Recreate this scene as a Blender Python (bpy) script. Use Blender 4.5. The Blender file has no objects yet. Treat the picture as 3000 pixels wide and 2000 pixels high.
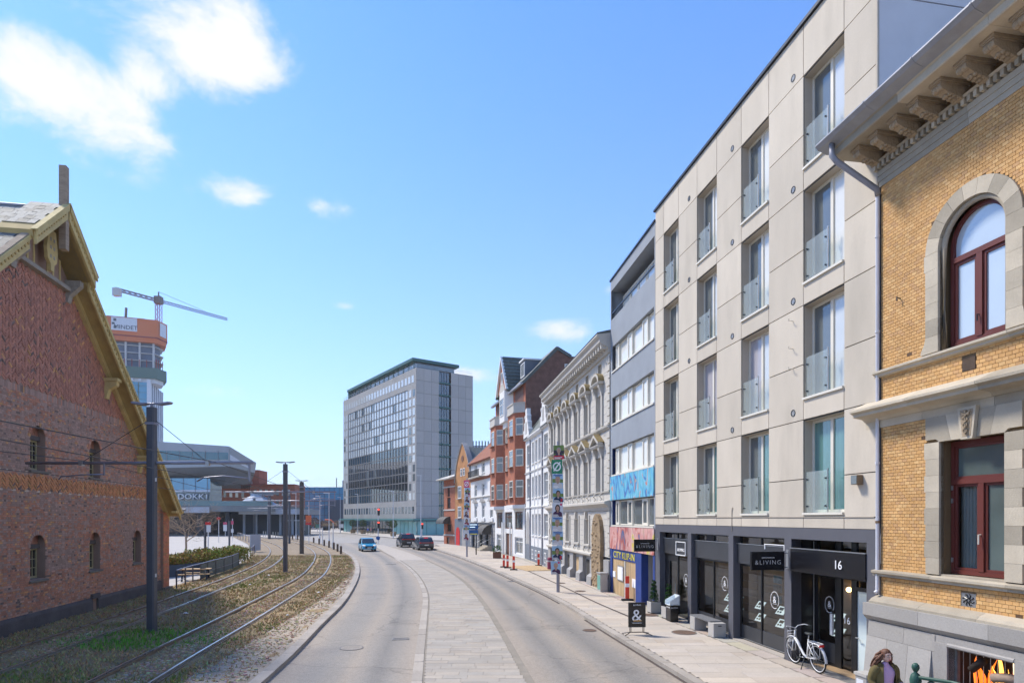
import bpy, math, random
from mathutils import Vector, Matrix, noise
random.seed(11)
R = math.radians
S = bpy.context.scene
COL = S.collection

# ------------------------------------------------------------ camera
cd = bpy.data.cameras.new('camera'); cam = bpy.data.objects.new('camera', cd); COL.objects.link(cam)
cam.location = (0, 0, 4.0); cam.rotation_euler = (R(90), 0, 0)
cd.sensor_width = 36; cd.lens = 21.36; cd.shift_y = 0.1727; cd.clip_start = 0.1; cd.clip_end = 9000
S.camera = cam

# ------------------------------------------------------------ sky, sun, exposure
SUN_AZ, SUN_EL = R(-56), R(50)          # azimuth from +Y towards +X
to_sun = Vector((math.sin(SUN_AZ)*math.cos(SUN_EL), math.cos(SUN_AZ)*math.cos(SUN_EL), math.sin(SUN_EL)))
sl = bpy.data.lights.new('sun', 'SUN'); sl.energy = 2.05; sl.angle = R(10); sl.color = (1, .925, .80)
so = bpy.data.objects.new('sun', sl); COL.objects.link(so)
so.rotation_euler = (-to_sun).to_track_quat('-Z', 'Y').to_euler()
S.view_settings.view_transform = 'Standard'; S.view_settings.look = 'None'
S.view_settings.exposure = 1.45; S.view_settings.gamma = 1.0; S.view_settings.use_curve_mapping = False
S.render.engine = 'CYCLES'
S.cycles.use_adaptive_sampling = True; S.cycles.adaptive_threshold = 0.02
S.cycles.max_bounces = 7; S.cycles.diffuse_bounces = 3; S.cycles.glossy_bounces = 3
S.cycles.transmission_bounces = 5; S.cycles.transparent_max_bounces = 8
S.cycles.caustics_reflective = False; S.cycles.caustics_refractive = False
S.cycles.use_denoising = True
S.cycles.sample_clamp_indirect = 4.0

W = bpy.data.worlds.new('World'); S.world = W; W.use_nodes = True
def make_world():
    nt = W.node_tree; N = nt.nodes; L = nt.links
    for n in list(N): N.remove(n)
    out = N.new('ShaderNodeOutputWorld'); bg = N.new('ShaderNodeBackground'); bg.inputs[1].default_value = 0.15
    L.new(bg.outputs[0], out.inputs[0])
    sky = N.new('ShaderNodeTexSky'); sky.sky_type = 'NISHITA'; sky.sun_disc = False
    sky.sun_elevation = SUN_EL; sky.sun_rotation = SUN_AZ
    sky.air_density = 1.0; sky.dust_density = 0.15; sky.ozone_density = 3.0; sky.altitude = 10
    tc = N.new('ShaderNodeTexCoord')
    sep = N.new('ShaderNodeSeparateXYZ'); L.new(tc.outputs['Generated'], sep.inputs[0])
    def m(op, a, b=None, c=None, clamp=False):
        n = N.new('ShaderNodeMath'); n.operation = op; n.use_clamp = clamp
        for i, v in enumerate((a, b, c)):
            if v is None: continue
            if isinstance(v, (int, float)): n.inputs[i].default_value = v
            else: L.new(v, n.inputs[i])
        return n.outputs[0]
    az = m('ARCTAN2', sep.outputs[0], sep.outputs[1])
    el = m('ARCSINE', sep.outputs[2])
    # wispy noise on the sky dome
    mp = N.new('ShaderNodeMapping'); mp.inputs['Scale'].default_value = (1, 1, 1.7)
    L.new(tc.outputs['Generated'], mp.inputs[0])
    def nz(scale, det, rough, dist=0):
        n = N.new('ShaderNodeTexNoise'); n.inputs['Scale'].default_value = scale; n.inputs['Detail'].default_value = det
        n.inputs['Roughness'].default_value = rough; n.inputs['Distortion'].default_value = dist
        L.new(mp.outputs[0], n.inputs['Vector']); return n.outputs['Fac']
    n1 = nz(8.0, 12, .64, .3); n2 = nz(2.2, 6, .55)
    # individual clouds: azimuth, elevation (deg), half width, half height (deg), strength
    clouds = [(-27.0, 35.0, 6.6, 3.9, .98), (-35.5, 29.8, 7.0, 3.6, .98), (-31.0, 32.0, 4.6, 2.8, .85), (-39.5, 36.5, 6, 3.0, .42),
              (-24.4, 26.0, 3.6, 1.7, .72), (-17.2, 26.0, 2.6, 1.3, .72), (-9.2, 29.8, 2.2, .9, .42),
              (4.4, 17.2, 3.2, 1.25, .95), (-15.3, 18.6, 1.1, .42, .5), (8.9, 20.2, 1.2, .6, .55),
              (-3.6, 13.4, 4.2, .9, .7), (-27, 10.6, 3.2, .8, .35), (18, 12, 5, .9, .5),
              (-68, 33, 9, 4, .9), (-95, 24, 7, 3, .8), (70, 30, 8, 4, .9), (115, 38, 9, 4, .9), (160, 28, 8, 3.5, .9), (-140, 35, 9, 4, .9), (95, 16, 7, 2, .8)]
    acc = None
    for a, e, w, h, s in clouds:
        du = m('MULTIPLY', m('SUBTRACT', az, R(a)), 1/R(w))
        dv = m('MULTIPLY', m('SUBTRACT', el, R(e)), 1/R(h))
        d2 = m('ADD', m('MULTIPLY', du, du), m('MULTIPLY', dv, dv))
        g = m('MULTIPLY', m('POWER', 2.718, m('MULTIPLY', d2, -.75)), s)
        acc = g if acc is None else m('MAXIMUM', acc, g)
    dens = m('ADD', m('MULTIPLY', acc, 1.55), m('MULTIPLY', m('SUBTRACT', n1, .5), 2.6))
    dens = m('ADD', dens, m('MULTIPLY', m('SUBTRACT', n2, .5), 1.0))
    mr = N.new('ShaderNodeMapRange'); mr.interpolation_type = 'SMOOTHSTEP'
    mr.inputs[1].default_value = .52; mr.inputs[2].default_value = 1.4
    L.new(dens, mr.inputs[0])
    # pale haze low over the horizon, all the way round
    hz = m('MULTIPLY', m('POWER', 2.718, m('MULTIPLY', m('MAXIMUM', el, 0.0), -4.0)), .86)
    mixh = N.new('ShaderNodeMixRGB'); L.new(hz, mixh.inputs[0])
    tn = N.new('ShaderNodeMixRGB'); tn.blend_type = 'MULTIPLY'; tn.inputs[0].default_value = 1; L.new(sky.outputs[0], tn.inputs[1]); tn.inputs[2].default_value = (.30, .49, .70, 1); L.new(tn.outputs[0], mixh.inputs[1]); mixh.inputs[2].default_value = (2.16, 2.25, 2.45, 1)
    mixc = N.new('ShaderNodeMixRGB'); L.new(mr.outputs[0], mixc.inputs[0])
    L.new(mixh.outputs[0], mixc.inputs[1]); mixc.inputs[2].default_value = (2.5, 2.52, 2.58, 1)
    L.new(mixc.outputs[0], bg.inputs[0])
make_world()

# ------------------------------------------------------------ helpers
H = 4.0; F = 1780.0; HOR = 1518.0
def gp(px, py):                      # spot on the level ground
    Y = H*F/(py-HOR); return ((px-1500)/F*Y, Y)

class MB:
    def __init__(s): s.v = []; s.f = []; s.c = []; s.cur = None
    def add(s, vs, fs):
        o = len(s.v); s.v += [tuple(p) for p in vs]
        for f in fs: s.f.append(tuple(o+i for i in f)); s.c.append(s.cur)
        return s
    def box(s, x0, x1, y0, y1, z0, z1, noback=False):
        vs = [(x0,y0,z0),(x1,y0,z0),(x1,y1,z0),(x0,y1,z0),(x0,y0,z1),(x1,y0,z1),(x1,y1,z1),(x0,y1,z1)]
        fs = [(0,1,5,4),(1,2,6,5),(3,0,4,7),(4,5,6,7),(3,2,1,0)]
        if not noback: fs.append((2,3,7,6))
        return s.add(vs, fs)
    def quad(s, a, b, c, d): return s.add([a,b,c,d], [(0,1,2,3)])
    def poly(s, pts): return s.add(pts, [tuple(range(len(pts)))])
    def prism(s, pts, d0, d1, f):
        """pts 2-D outline, f(a,b,d)->xyz"""
        n = len(pts); vs = [f(a,b,d0) for a,b in pts]+[f(a,b,d1) for a,b in pts]
        fs = [tuple(range(n))[::-1], tuple(range(n,2*n))]+[(i,(i+1)%n,n+(i+1)%n,n+i) for i in range(n)]
        return s.add(vs, fs)
    def prof_x(s, pts, x0, x1):       # profile in (y,z) run along x
        return s.prism(pts, x0, x1, lambda a,b,d: (d,a,b))
    def prof_y(s, pts, y0, y1):       # outline in (x,z) given thickness along y
        return s.prism(pts, y0, y1, lambda a,b,d: (a,d,b))
    def prof_z(s, pts, z0, z1):
        return s.prism(pts, z0, z1, lambda a,b,d: (a,b,d))
    def tube(s, pts, r, n=6, closed=False, caps=True):
        pts = [Vector(p) for p in pts]; k = len(pts)
        rs = r if isinstance(r, (list,tuple)) else [r]*k
        vs = []; up = Vector((0,0,1)); last = None
        for i, p in enumerate(pts):
            if closed: t = pts[(i+1)%k]-pts[i-1]
            else: t = pts[min(i+1,k-1)]-pts[max(i-1,0)]
            if t.length < 1e-9: t = Vector((0,0,1))
            t.normalize()
            a = t.cross(up)
            if a.length < 1e-3: a = t.cross(Vector((1,0,0))) if last is None else last - t*last.dot(t)
            a.normalize(); last = a; b = t.cross(a)
            for j in range(n):
                w = 2*math.pi*j/n+math.pi/n
                vs.append(p+(a*math.cos(w)+b*math.sin(w))*rs[i])
        fs = []
        for i in range(k if closed else k-1):
            i2 = (i+1)%k
            for j in range(n): fs.append((i*n+j, i2*n+j, i2*n+(j+1)%n, i*n+(j+1)%n))
        if caps and not closed:
            fs.append(tuple(range(n))); fs.append(tuple(range((k-1)*n,k*n))[::-1])
        return s.add(vs, fs)
    def lathe(s, prof, c=(0,0,0), n=16, axis='z', a0=0, a1=2*math.pi):
        full = abs(a1-a0-2*math.pi) < 1e-6; m = n if full else n+1; vs = []
        for r, h in prof:
            for j in range(m):
                w = a0+(a1-a0)*j/n; x, y = r*math.cos(w), r*math.sin(w)
                p = (x,y,h) if axis == 'z' else ((h,x,y) if axis == 'x' else (y,h,x))
                vs.append((c[0]+p[0], c[1]+p[1], c[2]+p[2]))
        fs = []
        for i in range(len(prof)-1):
            for j in range(n):
                j2 = (j+1)%m; fs.append((i*m+j, i*m+j2, (i+1)*m+j2, (i+1)*m+j))
        return s.add(vs, fs)
    def ball(s, c, rx, ry=None, rz=None, n=12, k=8):
        ry = ry or rx; rz = rz or rx
        prof = [(math.sin(math.pi*i/k), -math.cos(math.pi*i/k)) for i in range(k+1)]
        o = len(s.v); s.lathe(prof, (0,0,0), n)
        for i in range(o, len(s.v)):
            x, y, z = s.v[i]; s.v[i] = (c[0]+x*rx, c[1]+y*ry, c[2]+z*rz)
        return s
    def xf(s, M, start=0):
        for i in range(start, len(s.v)): s.v[i] = tuple(M @ Vector(s.v[i]))
        return s
    def mesh(s, name, mat):
        me = bpy.data.meshes.new(name); me.from_pydata(s.v, [], s.f); me.materials.append(MATS[mat] if isinstance(mat, str) else mat)
        if any(c is not None for c in s.c):
            at = me.color_attributes.new('tint', 'FLOAT_COLOR', 'CORNER')
            buf = []
            for f, c in zip(s.f, s.c): buf += list(c or (.5,.5,.5,1))*len(f)
            at.data.foreach_set('color', buf)
        return me
    def build(s, name, mat, parent=None, smooth=False, bevel=0, label=None, kind=None):
        me = s.mesh(name, mat)
        if smooth: me.shade_smooth()
        o = bpy.data.objects.new(name, me); COL.objects.link(o)
        if parent is not None: o.parent = parent
        if bevel:
            b = o.modifiers.new('bevel', 'BEVEL'); b.width = bevel; b.segments = 2; b.limit_method = 'ANGLE'; b.angle_limit = R(40)
        if label: o['label'] = label
        if kind: o['kind'] = kind
        return o

def inst(name, me, parent, loc=(0,0,0), rz=0, scale=None, color=None):
    o = bpy.data.objects.new(name, me); COL.objects.link(o)
    if parent is not None: o.parent = parent
    o.location = loc
    if isinstance(rz, (tuple, list)): o.rotation_euler = rz
    elif rz: o.rotation_euler = (0,0,rz)
    if scale is not None: o.scale = scale
    if color is not None: o.color = (*color, 1)
    return o
def tag(o, label=None, cat=None, group=None, kind=None):
    if label: o['label'] = label
    if cat: o['category'] = cat
    if group: o['group'] = group
    if kind: o['kind'] = kind
    return o
def thing(name, label, cat, loc=(0,0,0), rz=0, group=None):
    o = bpy.data.objects.new(name, None); COL.objects.link(o); o.empty_display_size = .2
    o.location = loc if len(loc) == 3 else (loc[0], loc[1], 0); o.rotation_euler = (0,0,rz)
    return tag(o, label, cat, group)
def copy_tree(o, parent=None):
    c = o.copy(); COL.objects.link(c); c.parent = parent
    for ch in list(KIDS.get(o.name) or o.children): copy_tree(ch, c)
    return c
KIDS = {}
def facade(name, A, B, label, cat='building', group=None):
    rz = math.atan2(B[1]-A[1], B[0]-A[0])
    t = thing(name, label, cat, (A[0], A[1], 0), rz, group); t['w'] = math.dist(A, B); return t

# ------------------------------------------------------------ materials
MATS = {}
def mat(name, col, rough=.8, var=.12, scale=2.0, bump=.0, bscale=30.0, metal=0, spec=.4, src=None, stain=0, stcol=(.08,.07,.06), stscale=.5, stretch=None, ior=None, alpha=None, coat=0, jitter=0, fine=0):
    m = bpy.data.materials.new(name); m.use_nodes = True; MATS[name] = m
    nt = m.node_tree; N = nt.nodes; L = nt.links; bs = N['Principled BSDF']
    bs.inputs['Roughness'].default_value = rough; bs.inputs['Metallic'].default_value = metal
    bs.inputs['Specular IOR Level'].default_value = spec
    if ior: bs.inputs['IOR'].default_value = ior
    if coat: bs.inputs['Coat Weight'].default_value = coat; bs.inputs['Coat Roughness'].default_value = .05
    tc = N.new('ShaderNodeTexCoord'); vec = tc.outputs['Object']
    if src in ('obj', 'world'):
        g = N.new('ShaderNodeNewGeometry'); vec = g.outputs['Position']
    if stretch:
        mp = N.new('ShaderNodeMapping'); mp.inputs['Scale'].default_value = stretch; L.new(vec, mp.inputs[0]); vs = mp.outputs[0]
    else: vs = vec
    def noise_(sc, det=5, v=None):
        n = N.new('ShaderNodeTexNoise'); n.inputs['Scale'].default_value = sc; n.inputs['Detail'].default_value = det
        n.inputs['Roughness'].default_value = .6; L.new(v or vs, n.inputs['Vector']); return n.outputs['Fac']
    if src == 'tint':
        a = N.new('ShaderNodeAttribute'); a.attribute_name = 'tint'; base = a.outputs['Color']
    elif src == 'obj':
        a = N.new('ShaderNodeObjectInfo'); base = a.outputs['Color']
    else:
        rgb = N.new('ShaderNodeRGB'); rgb.outputs[0].default_value = (*col, 1); base = rgb.outputs[0]
    def mult(b, fac_out, lo, hi):
        mr = N.new('ShaderNodeMapRange'); mr.inputs[1].default_value = .25; mr.inputs[2].default_value = .75
        mr.inputs[3].default_value = lo; mr.inputs[4].default_value = hi; L.new(fac_out, mr.inputs[0])
        x = N.new('ShaderNodeMixRGB'); x.blend_type = 'MULTIPLY'; x.inputs[0].default_value = 1
        L.new(b, x.inputs[1]); L.new(mr.outputs[0], x.inputs[2]); return x.outputs[0]
    if var: base = mult(base, noise_(scale), 1-var, 1+var)
    if fine: base = mult(base, noise_(scale*22, 3, vec), 1-fine, 1+fine)
    if jitter:
        oi = N.new('ShaderNodeObjectInfo'); base = mult(base, oi.outputs['Random'], 1-jitter, 1+jitter)
    if stain:
        mr = N.new('ShaderNodeMapRange'); mr.inputs[1].default_value = .55; mr.inputs[2].default_value = .8
        mr.inputs[3].default_value = 0; mr.inputs[4].default_value = stain; L.new(noise_(stscale, 8), mr.inputs[0])
        x = N.new('ShaderNodeMixRGB'); L.new(mr.outputs[0], x.inputs[0]); L.new(base, x.inputs[1]); x.inputs[2].default_value = (*stcol, 1); base = x.outputs[0]
    L.new(base, bs.inputs['Base Color'])
    if bump:
        b = N.new('ShaderNodeBump'); b.inputs['Strength'].default_value = bump; b.inputs['Distance'].default_value = .02
        L.new(noise_(bscale, 4, vec), b.inputs['Height']); L.new(b.outputs[0], bs.inputs['Normal'])
    if rough < .5 and var:
        mr = N.new('ShaderNodeMapRange'); mr.inputs[3].default_value = rough*.8; mr.inputs[4].default_value = rough*1.25
        L.new(noise_(scale*1.7), mr.inputs[0]); L.new(mr.outputs[0], bs.inputs['Roughness'])
    return m
def emit(name, col, st):
    m = mat(name, col, .5, 0); bs = m.node_tree.nodes['Principled BSDF']
    bs.inputs['Emission Color'].default_value = (*col, 1); bs.inputs['Emission Strength'].default_value = st; return m
def clear_glass(name, tint=(.8,.85,.85), refl=1.6, tr=.85):
    m = bpy.data.materials.new(name); m.use_nodes = True; MATS[name] = m
    nt = m.node_tree; N = nt.nodes; L = nt.links
    for n in list(N): N.remove(n)
    out = N.new('ShaderNodeOutputMaterial'); t = N.new('ShaderNodeBsdfTransparent'); t.inputs[0].default_value = (tint[0]*tr, tint[1]*tr, tint[2]*tr, 1)
    g = N.new('ShaderNodeBsdfGlossy'); g.inputs['Roughness'].default_value = .015; g.inputs[0].default_value = (.95,.97,1,1)
    fr = N.new('ShaderNodeFresnel'); fr.inputs[0].default_value = refl
    mx = N.new('ShaderNodeMixShader'); L.new(fr.outputs[0], mx.inputs[0]); L.new(t.outputs[0], mx.inputs[1]); L.new(g.outputs[0], mx.inputs[2])
    L.new(mx.outputs[0], out.inputs[0]); return m

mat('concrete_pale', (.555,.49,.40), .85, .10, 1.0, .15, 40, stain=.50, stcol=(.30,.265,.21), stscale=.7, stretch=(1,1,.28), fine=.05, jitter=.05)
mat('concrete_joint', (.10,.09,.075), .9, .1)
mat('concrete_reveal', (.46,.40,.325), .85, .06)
mat('end_wall', (.62,.61,.62), .85, .08, .8, stain=.25, stcol=(.25,.26,.3), stscale=.4)
mat('shop_grey', (.10,.10,.115), .55, .08, 2.0, spec=.5)
mat('shop_dark', (.045,.047,.053), .35, .1, 2.0, spec=.5)
mat('black_metal', (.012,.013,.016), .35, .1, spec=.5)
mat('sign_black', (.010,.010,.013), .22, .0, spec=.5)
mat('white_print', (.85,.85,.85), .5, 0)
mat('white_frame', (.74,.74,.72), .5, .05)
mat('cream_frame', (.70,.66,.57), .5, .05)
mat('pane_dark', (.020,.026,.030), .04, 0, spec=1.0, ior=1.75)
mat('pane_mid', (.135,.15,.15), .05, .15, .7, spec=1.0, ior=1.6)
mat('pane_room', (.10,.135,.13), .05, .25, .8, spec=1.0, ior=1.6)
mat('pane_pale', (.58,.59,.57), .06, .05, 1.5, spec=1.0, ior=1.7)
mat('pane_green', (.10,.22,.21), .06, .2, 1.2, spec=1.0, ior=1.7, stretch=(6,1,.4))
mat('pane_blind', (.72,.71,.66), .12, .06, 2.0, spec=.8, ior=1.5)
mat('pane_curtain', (.42,.40,.43), .08, .12, 8.0, spec=.8, ior=1.6, stretch=(6,1,.2))
clear_glass('glass_clear', (.80,.84,.84), 1.55, .9)
clear_glass('glass_shop', (.92,.89,.85), 1.7, .97)
mat('frosted', (.62,.72,.73), .15, .06, 1.0, spec=.8)
def thin_glass(name, col, al):
    m = mat(name, col, .08, .03, 1.0, spec=1, ior=1.5); nt = m.node_tree; N = nt.nodes; L = nt.links
    t = N.new('ShaderNodeBsdfTransparent'); t.inputs[0].default_value = (.86,.94,.92,1); mx = N.new('ShaderNodeMixShader'); mx.inputs[0].default_value = al
    L.new(t.outputs[0], mx.inputs[1]); L.new(N['Principled BSDF'].outputs[0], mx.inputs[2]); L.new(mx.outputs[0], N['Material Output'].inputs[0])
thin_glass('balcony_glass', (.68,.73,.70), .30)
mat('steel', (.45,.46,.47), .35, .1, 4, metal=.8)
mat('zinc', (.30,.31,.34), .5, .15, 3, metal=.3, stain=.35, stcol=(.28,.17,.07), stscale=1.1)
mat('pipe_grey', (.27,.27,.30), .5, .12, 3, metal=.2)
mat('pipe_white', (.62,.62,.66), .55, .08)
mat('sandstone', (.40,.345,.265), .85, .16, 1.8, .3, 35, stain=.45, stcol=(.16,.135,.105), stscale=1.2, src='world', fine=.06)
mat('sandstone_piece', (.43,.375,.29), .85, .16, 1.6, .3, 35, stain=.30, stcol=(.17,.145,.115), stscale=1.1, jitter=.20, fine=.06)
mat('carved', (.36,.28,.19), .85, .18, 6, .9, 22)
mat('granite', (.335,.315,.295), .85, .08, 1.5, .25, 60, stain=.25, stcol=(.20,.19,.17), stscale=.8, fine=.12)
mat('granite_piece', (.345,.325,.30), .85, .08, 1.5, .25, 60, jitter=.1, fine=.12)
mat('mortar_yellow', (.17,.11,.055), .95, .1)
mat('brick_tint', (.5,.3,.1), .75, .10, 3.0, .25, 60, src='tint', spec=.3, fine=.12)
mat('brick_obj', (.5,.3,.1), .75, .10, 3.0, .25, 60, src='obj', spec=.3, fine=.12)
mat('paver_tint', (.4,.37,.33), .9, .09, 1.0, .2, 40, src='tint', spec=.2, fine=.08)
mat('paver_obj', (.4,.37,.33), .9, .09, 1.0, .2, 40, src='obj', spec=.2, fine=.08)
mat('mortar_red', (.34,.225,.17), .95, .2, 1.5)
mat('window_red', (.13,.030,.022), .45, .1)
mat('curtain_white', (.60,.64,.62), .9, .1, 6, stretch=(8,8,.2))
mat('interior_dark', (.05,.045,.04), .9, .2)
mat('room_grey', (.22,.25,.25), .9, .2)
mat('interior_wood', (.42,.29,.17), .6, .15, 3, stretch=(1,6,1))
mat('interior_wall', (.60,.47,.35), .9, .1)
# ------------------------------------------------------------ ground, roads, tram bed
mat('city_ground', (.28,.26,.235), .95, .15, .05, src='world')
mat('plaza_pale', (.42,.385,.345), .9, .06, .3, src='world', fine=.05)
mat('paving_brown', (.25,.19,.125), .95, .18, .4, .3, 20, src='world', fine=.12)
mat('soil', (.27,.195,.105), .98, .35, .9, .9, 9, src='world', stain=.7, stcol=(.20,.185,.06), stscale=.35, fine=.35)
mat('gravel_soil', (.36,.30,.235), .98, .25, 1.2, .9, 14, src='world', fine=.35)
mat('rail_steel', (.62,.60,.56), .28, .15, 2, metal=.9)
mat('rail_rust', (.22,.15,.09), .8, .2, 3)
mat('kerb_stone', (.37,.33,.285), .9, .12, 2.0, .3, 30, jitter=.09, fine=.1)
mat('joint_dirt', (.25,.22,.18), .95, .2, 2, src='world')
mat('dark_joint', (.09,.07,.06), .95, .25, 2, src='world')
mat('iron_rust', (.16,.10,.07), .7, .2, 10, .5, 60)
mat('iron_grey', (.20,.19,.18), .6, .2, 8, .4, 50)
mat('grass_tint', (.1,.1,.03), .9, .1, 2, src='tint', spec=.2)
mat('stone_tint', (.3,.27,.22), .9, .1, 6, .3, 40, src='tint', spec=.2)

def asphalt(name, col, banded):
    m = mat(name, col, .72, .07, .35, .35, 90, src='world', spec=.35, fine=.10, stain=.35, stcol=(.40,.36,.31), stscale=.22)
    nt = m.node_tree; N = nt.nodes; L = nt.links; bs = N['Principled BSDF']
    base = bs.inputs['Base Color'].links[0].from_socket
    # aggregate speckle
    g = N.new('ShaderNodeNewGeometry'); v = N.new('ShaderNodeTexVoronoi'); v.inputs['Scale'].default_value = 55
    L.new(g.outputs['Position'], v.inputs['Vector'])
    mr = N.new('ShaderNodeMapRange'); mr.inputs[3].default_value = .82; mr.inputs[4].default_value = 1.16
    sp = N.new('ShaderNodeSeparateColor'); L.new(v.outputs['Color'], sp.inputs[0]); L.new(sp.outputs[0], mr.inputs[0])
    x = N.new('ShaderNodeMixRGB'); x.blend_type = 'MULTIPLY'; x.inputs[0].default_value = 1
    L.new(base, x.inputs[1]); L.new(mr.outputs[0], x.inputs[2]); base = x.outputs[0]
    if banded:
        uv = N.new('ShaderNodeUVMap'); uv.uv_map = 'lane'
        s2 = N.new('ShaderNodeSeparateXYZ'); L.new(uv.outputs[0], s2.inputs[0])
        mpn = N.new('ShaderNodeMapping'); mpn.inputs['Scale'].default_value = (3, .05, 1); L.new(uv.outputs[0], mpn.inputs[0])
        nn = N.new('ShaderNodeTexNoise'); nn.inputs['Scale'].default_value = 2.0; nn.inputs['Detail'].default_value = 5; L.new(mpn.outputs[0], nn.inputs['Vector'])
        ad = N.new('ShaderNodeMath'); ad.operation = 'MULTIPLY_ADD'; ad.inputs[1].default_value = .13; L.new(nn.outputs['Fac'], ad.inputs[0]); L.new(s2.outputs[0], ad.inputs[2])
        sb = N.new('ShaderNodeMath'); sb.operation = 'SUBTRACT'; sb.inputs[1].default_value = .065; L.new(ad.outputs[0], sb.inputs[0])
        cr = N.new('ShaderNodeValToRGB'); L.new(sb.outputs[0], cr.inputs[0])
        el = cr.color_ramp.elements; stops = banded
        while len(el) < len(stops): el.new(.5)
        for e, (p, c) in zip(el, stops): e.position = p; e.color = (*c, 1)
        x = N.new('ShaderNodeMixRGB'); x.blend_type = 'MULTIPLY'; x.inputs[0].default_value = 1
        L.new(base, x.inputs[1]); L.new(cr.outputs[0], x.inputs[2]); base = x.outputs[0]
    # darker repair patches and oil marks
    gq = N.new('ShaderNodeNewGeometry'); nq = N.new('ShaderNodeTexNoise'); nq.inputs['Scale'].default_value = .35; nq.inputs['Detail'].default_value = 7; nq.inputs['Roughness'].default_value = .65; L.new(gq.outputs['Position'], nq.inputs['Vector'])
    mq = N.new('ShaderNodeMapRange'); mq.inputs[1].default_value = .54; mq.inputs[2].default_value = .68; mq.inputs[3].default_value = 1.0; mq.inputs[4].default_value = .78; L.new(nq.outputs['Fac'], mq.inputs[0])
    x = N.new('ShaderNodeMixRGB'); x.blend_type = 'MULTIPLY'; x.inputs[0].default_value = 1
    L.new(base, x.inputs[1]); L.new(mq.outputs[0], x.inputs[2]); base = x.outputs[0]
    # fine cracks and sealed seams
    g2 = N.new('ShaderNodeNewGeometry'); nd = N.new('ShaderNodeTexNoise'); nd.inputs['Scale'].default_value = 1.3; L.new(g2.outputs['Position'], nd.inputs['Vector'])
    va = N.new('ShaderNodeVectorMath'); va.operation = 'MULTIPLY_ADD'; va.inputs[1].default_value = (.9,.9,.9); L.new(nd.outputs['Color'], va.inputs[0]); L.new(g2.outputs['Position'], va.inputs[2])
    vo = N.new('ShaderNodeTexVoronoi'); vo.feature = 'DISTANCE_TO_EDGE'; vo.inputs['Scale'].default_value = .22; L.new(va.outputs[0], vo.inputs['Vector'])
    mr2 = N.new('ShaderNodeMapRange'); mr2.inputs[1].default_value = .0; mr2.inputs[2].default_value = .009; mr2.inputs[3].default_value = .62; mr2.inputs[4].default_value = 1; L.new(vo.outputs['Distance'], mr2.inputs[0])
    x = N.new('ShaderNodeMixRGB'); x.blend_type = 'MULTIPLY'; x.inputs[0].default_value = .75
    L.new(base, x.inputs[1]); L.new(mr2.outputs[0], x.inputs[2]); base = x.outputs[0]
    L.new(base, bs.inputs['Base Color'])
    return m
warm = (1.16,1.08,1.0); cool = (.72,.735,.76); mid = (.96,.95,.94)
asphalt('asphalt_far', (.31,.285,.255), None)
asphalt('asphalt_left', (.28,.255,.222), [(0,warm),(.10,warm),(.20,mid),(.32,(.90,.91,.93)),(.42,mid),(.54,warm),(.64,mid),(.74,cool),(.86,mid),(.97,warm)])
asphalt('asphalt_right', (.275,.25,.218), [(0,warm),(.07,warm),(.16,mid),(.28,cool),(.38,mid),(.47,warm),(.56,mid),(.68,cool),(.80,(.9,.9,.92)),(.95,warm)])

def curve(pts):
    pts = sorted(pts, key=lambda p: p[1]); ys = [p[1] for p in pts]; xs = [p[0] for p in pts]; n = len(pts)
    d = [(xs[i+1]-xs[i])/(ys[i+1]-ys[i]) for i in range(n-1)]
    m = [d[0]]+[(d[i-1]*(ys[i+1]-ys[i])+d[i]*(ys[i]-ys[i-1]))/(ys[i+1]-ys[i-1]) for i in range(1,n-1)]+[d[-1]]
    def f(y):
        if y <= ys[0]: return xs[0]+m[0]*(y-ys[0])
        if y >= ys[-1]: return xs[-1]+m[-1]*(y-ys[-1])
        i = max(k for k in range(n-1) if ys[k] <= y); h = ys[i+1]-ys[i]; t = (y-ys[i])/h
        return (2*t**3-3*t*t+1)*xs[i]+(t**3-2*t*t+t)*h*m[i]+(-2*t**3+3*t*t)*xs[i+1]+(t**3-t*t)*h*m[i+1]
    return f
G = lambda *l: [gp(*p) for p in l]
kerbL = curve(G((779,2000),(840,1944),(952,1827),(999,1780),(1037,1724),(1053,1682),(1050,1652),(1036,1632),(1000,1613),(955,1597),(900,1583),(850,1574)))
medL = curve(G((1205,2000),(1219,1898),(1231,1818),(1238,1743),(1226,1706),(1205,1675),(1182,1654),(1149,1633),(1121,1617),(1095,1600)))
medR = curve(G((1565,2000),(1514,1912),(1472,1841),(1430,1776),(1392,1729),(1350,1692),(1303,1664),(1252,1640),(1196,1617),(1150,1603)))
kerbR = curve(G((2015,2000),(1781,1856),(1635,1764),(1500,1698),(1378,1645),(1300,1618),(1253,1604)))
jointR = curve(G((1839,1812),(1750,1773),(1680,1738),(1560,1682),(1500,1655)))
rail1 = curve(G((465,2000),(500,1977),(730,1835),(876,1741),(943,1694),(964,1663),(969,1640),(962,1622),(939,1607),(906,1594),(853,1582)))
rail4 = curve(G((0,1925),(271,1835),(460,1772),(500,1757),(637,1707),(730,1668),(775,1641),(790,1624),(790,1610),(778,1599),(745,1585)))
bedL = curve(G((0,1880),(488,1727),(588,1700),(656,1677),(716,1650),(744,1625),(735,1597),(697,1577)))
FP = [(-10.6,94.6),(-8.47,90.3),(-5.72,84.2),(-1.94,72),(1.33,59.2),(2.957,48.5),(5.26,32.4),(6.086,25.8),(8.106,13.48),(9.4,5.6)]
def facX(y):
    P = sorted(FP, key=lambda p: p[1])
    if y >= P[-1][1]: return P[-1][0]
    for a, b in zip(P, P[1:]):
        if a[1] <= y <= b[1]: return a[0]+(b[0]-a[0])*(y-a[1])/(b[1]-a[1])
    return P[0][0]-.164*(y-P[0][1])
def frange(a, b, s):
    r = []
    while a < b-1e-6: r.append(a); a += s
    return r+[b]
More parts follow.
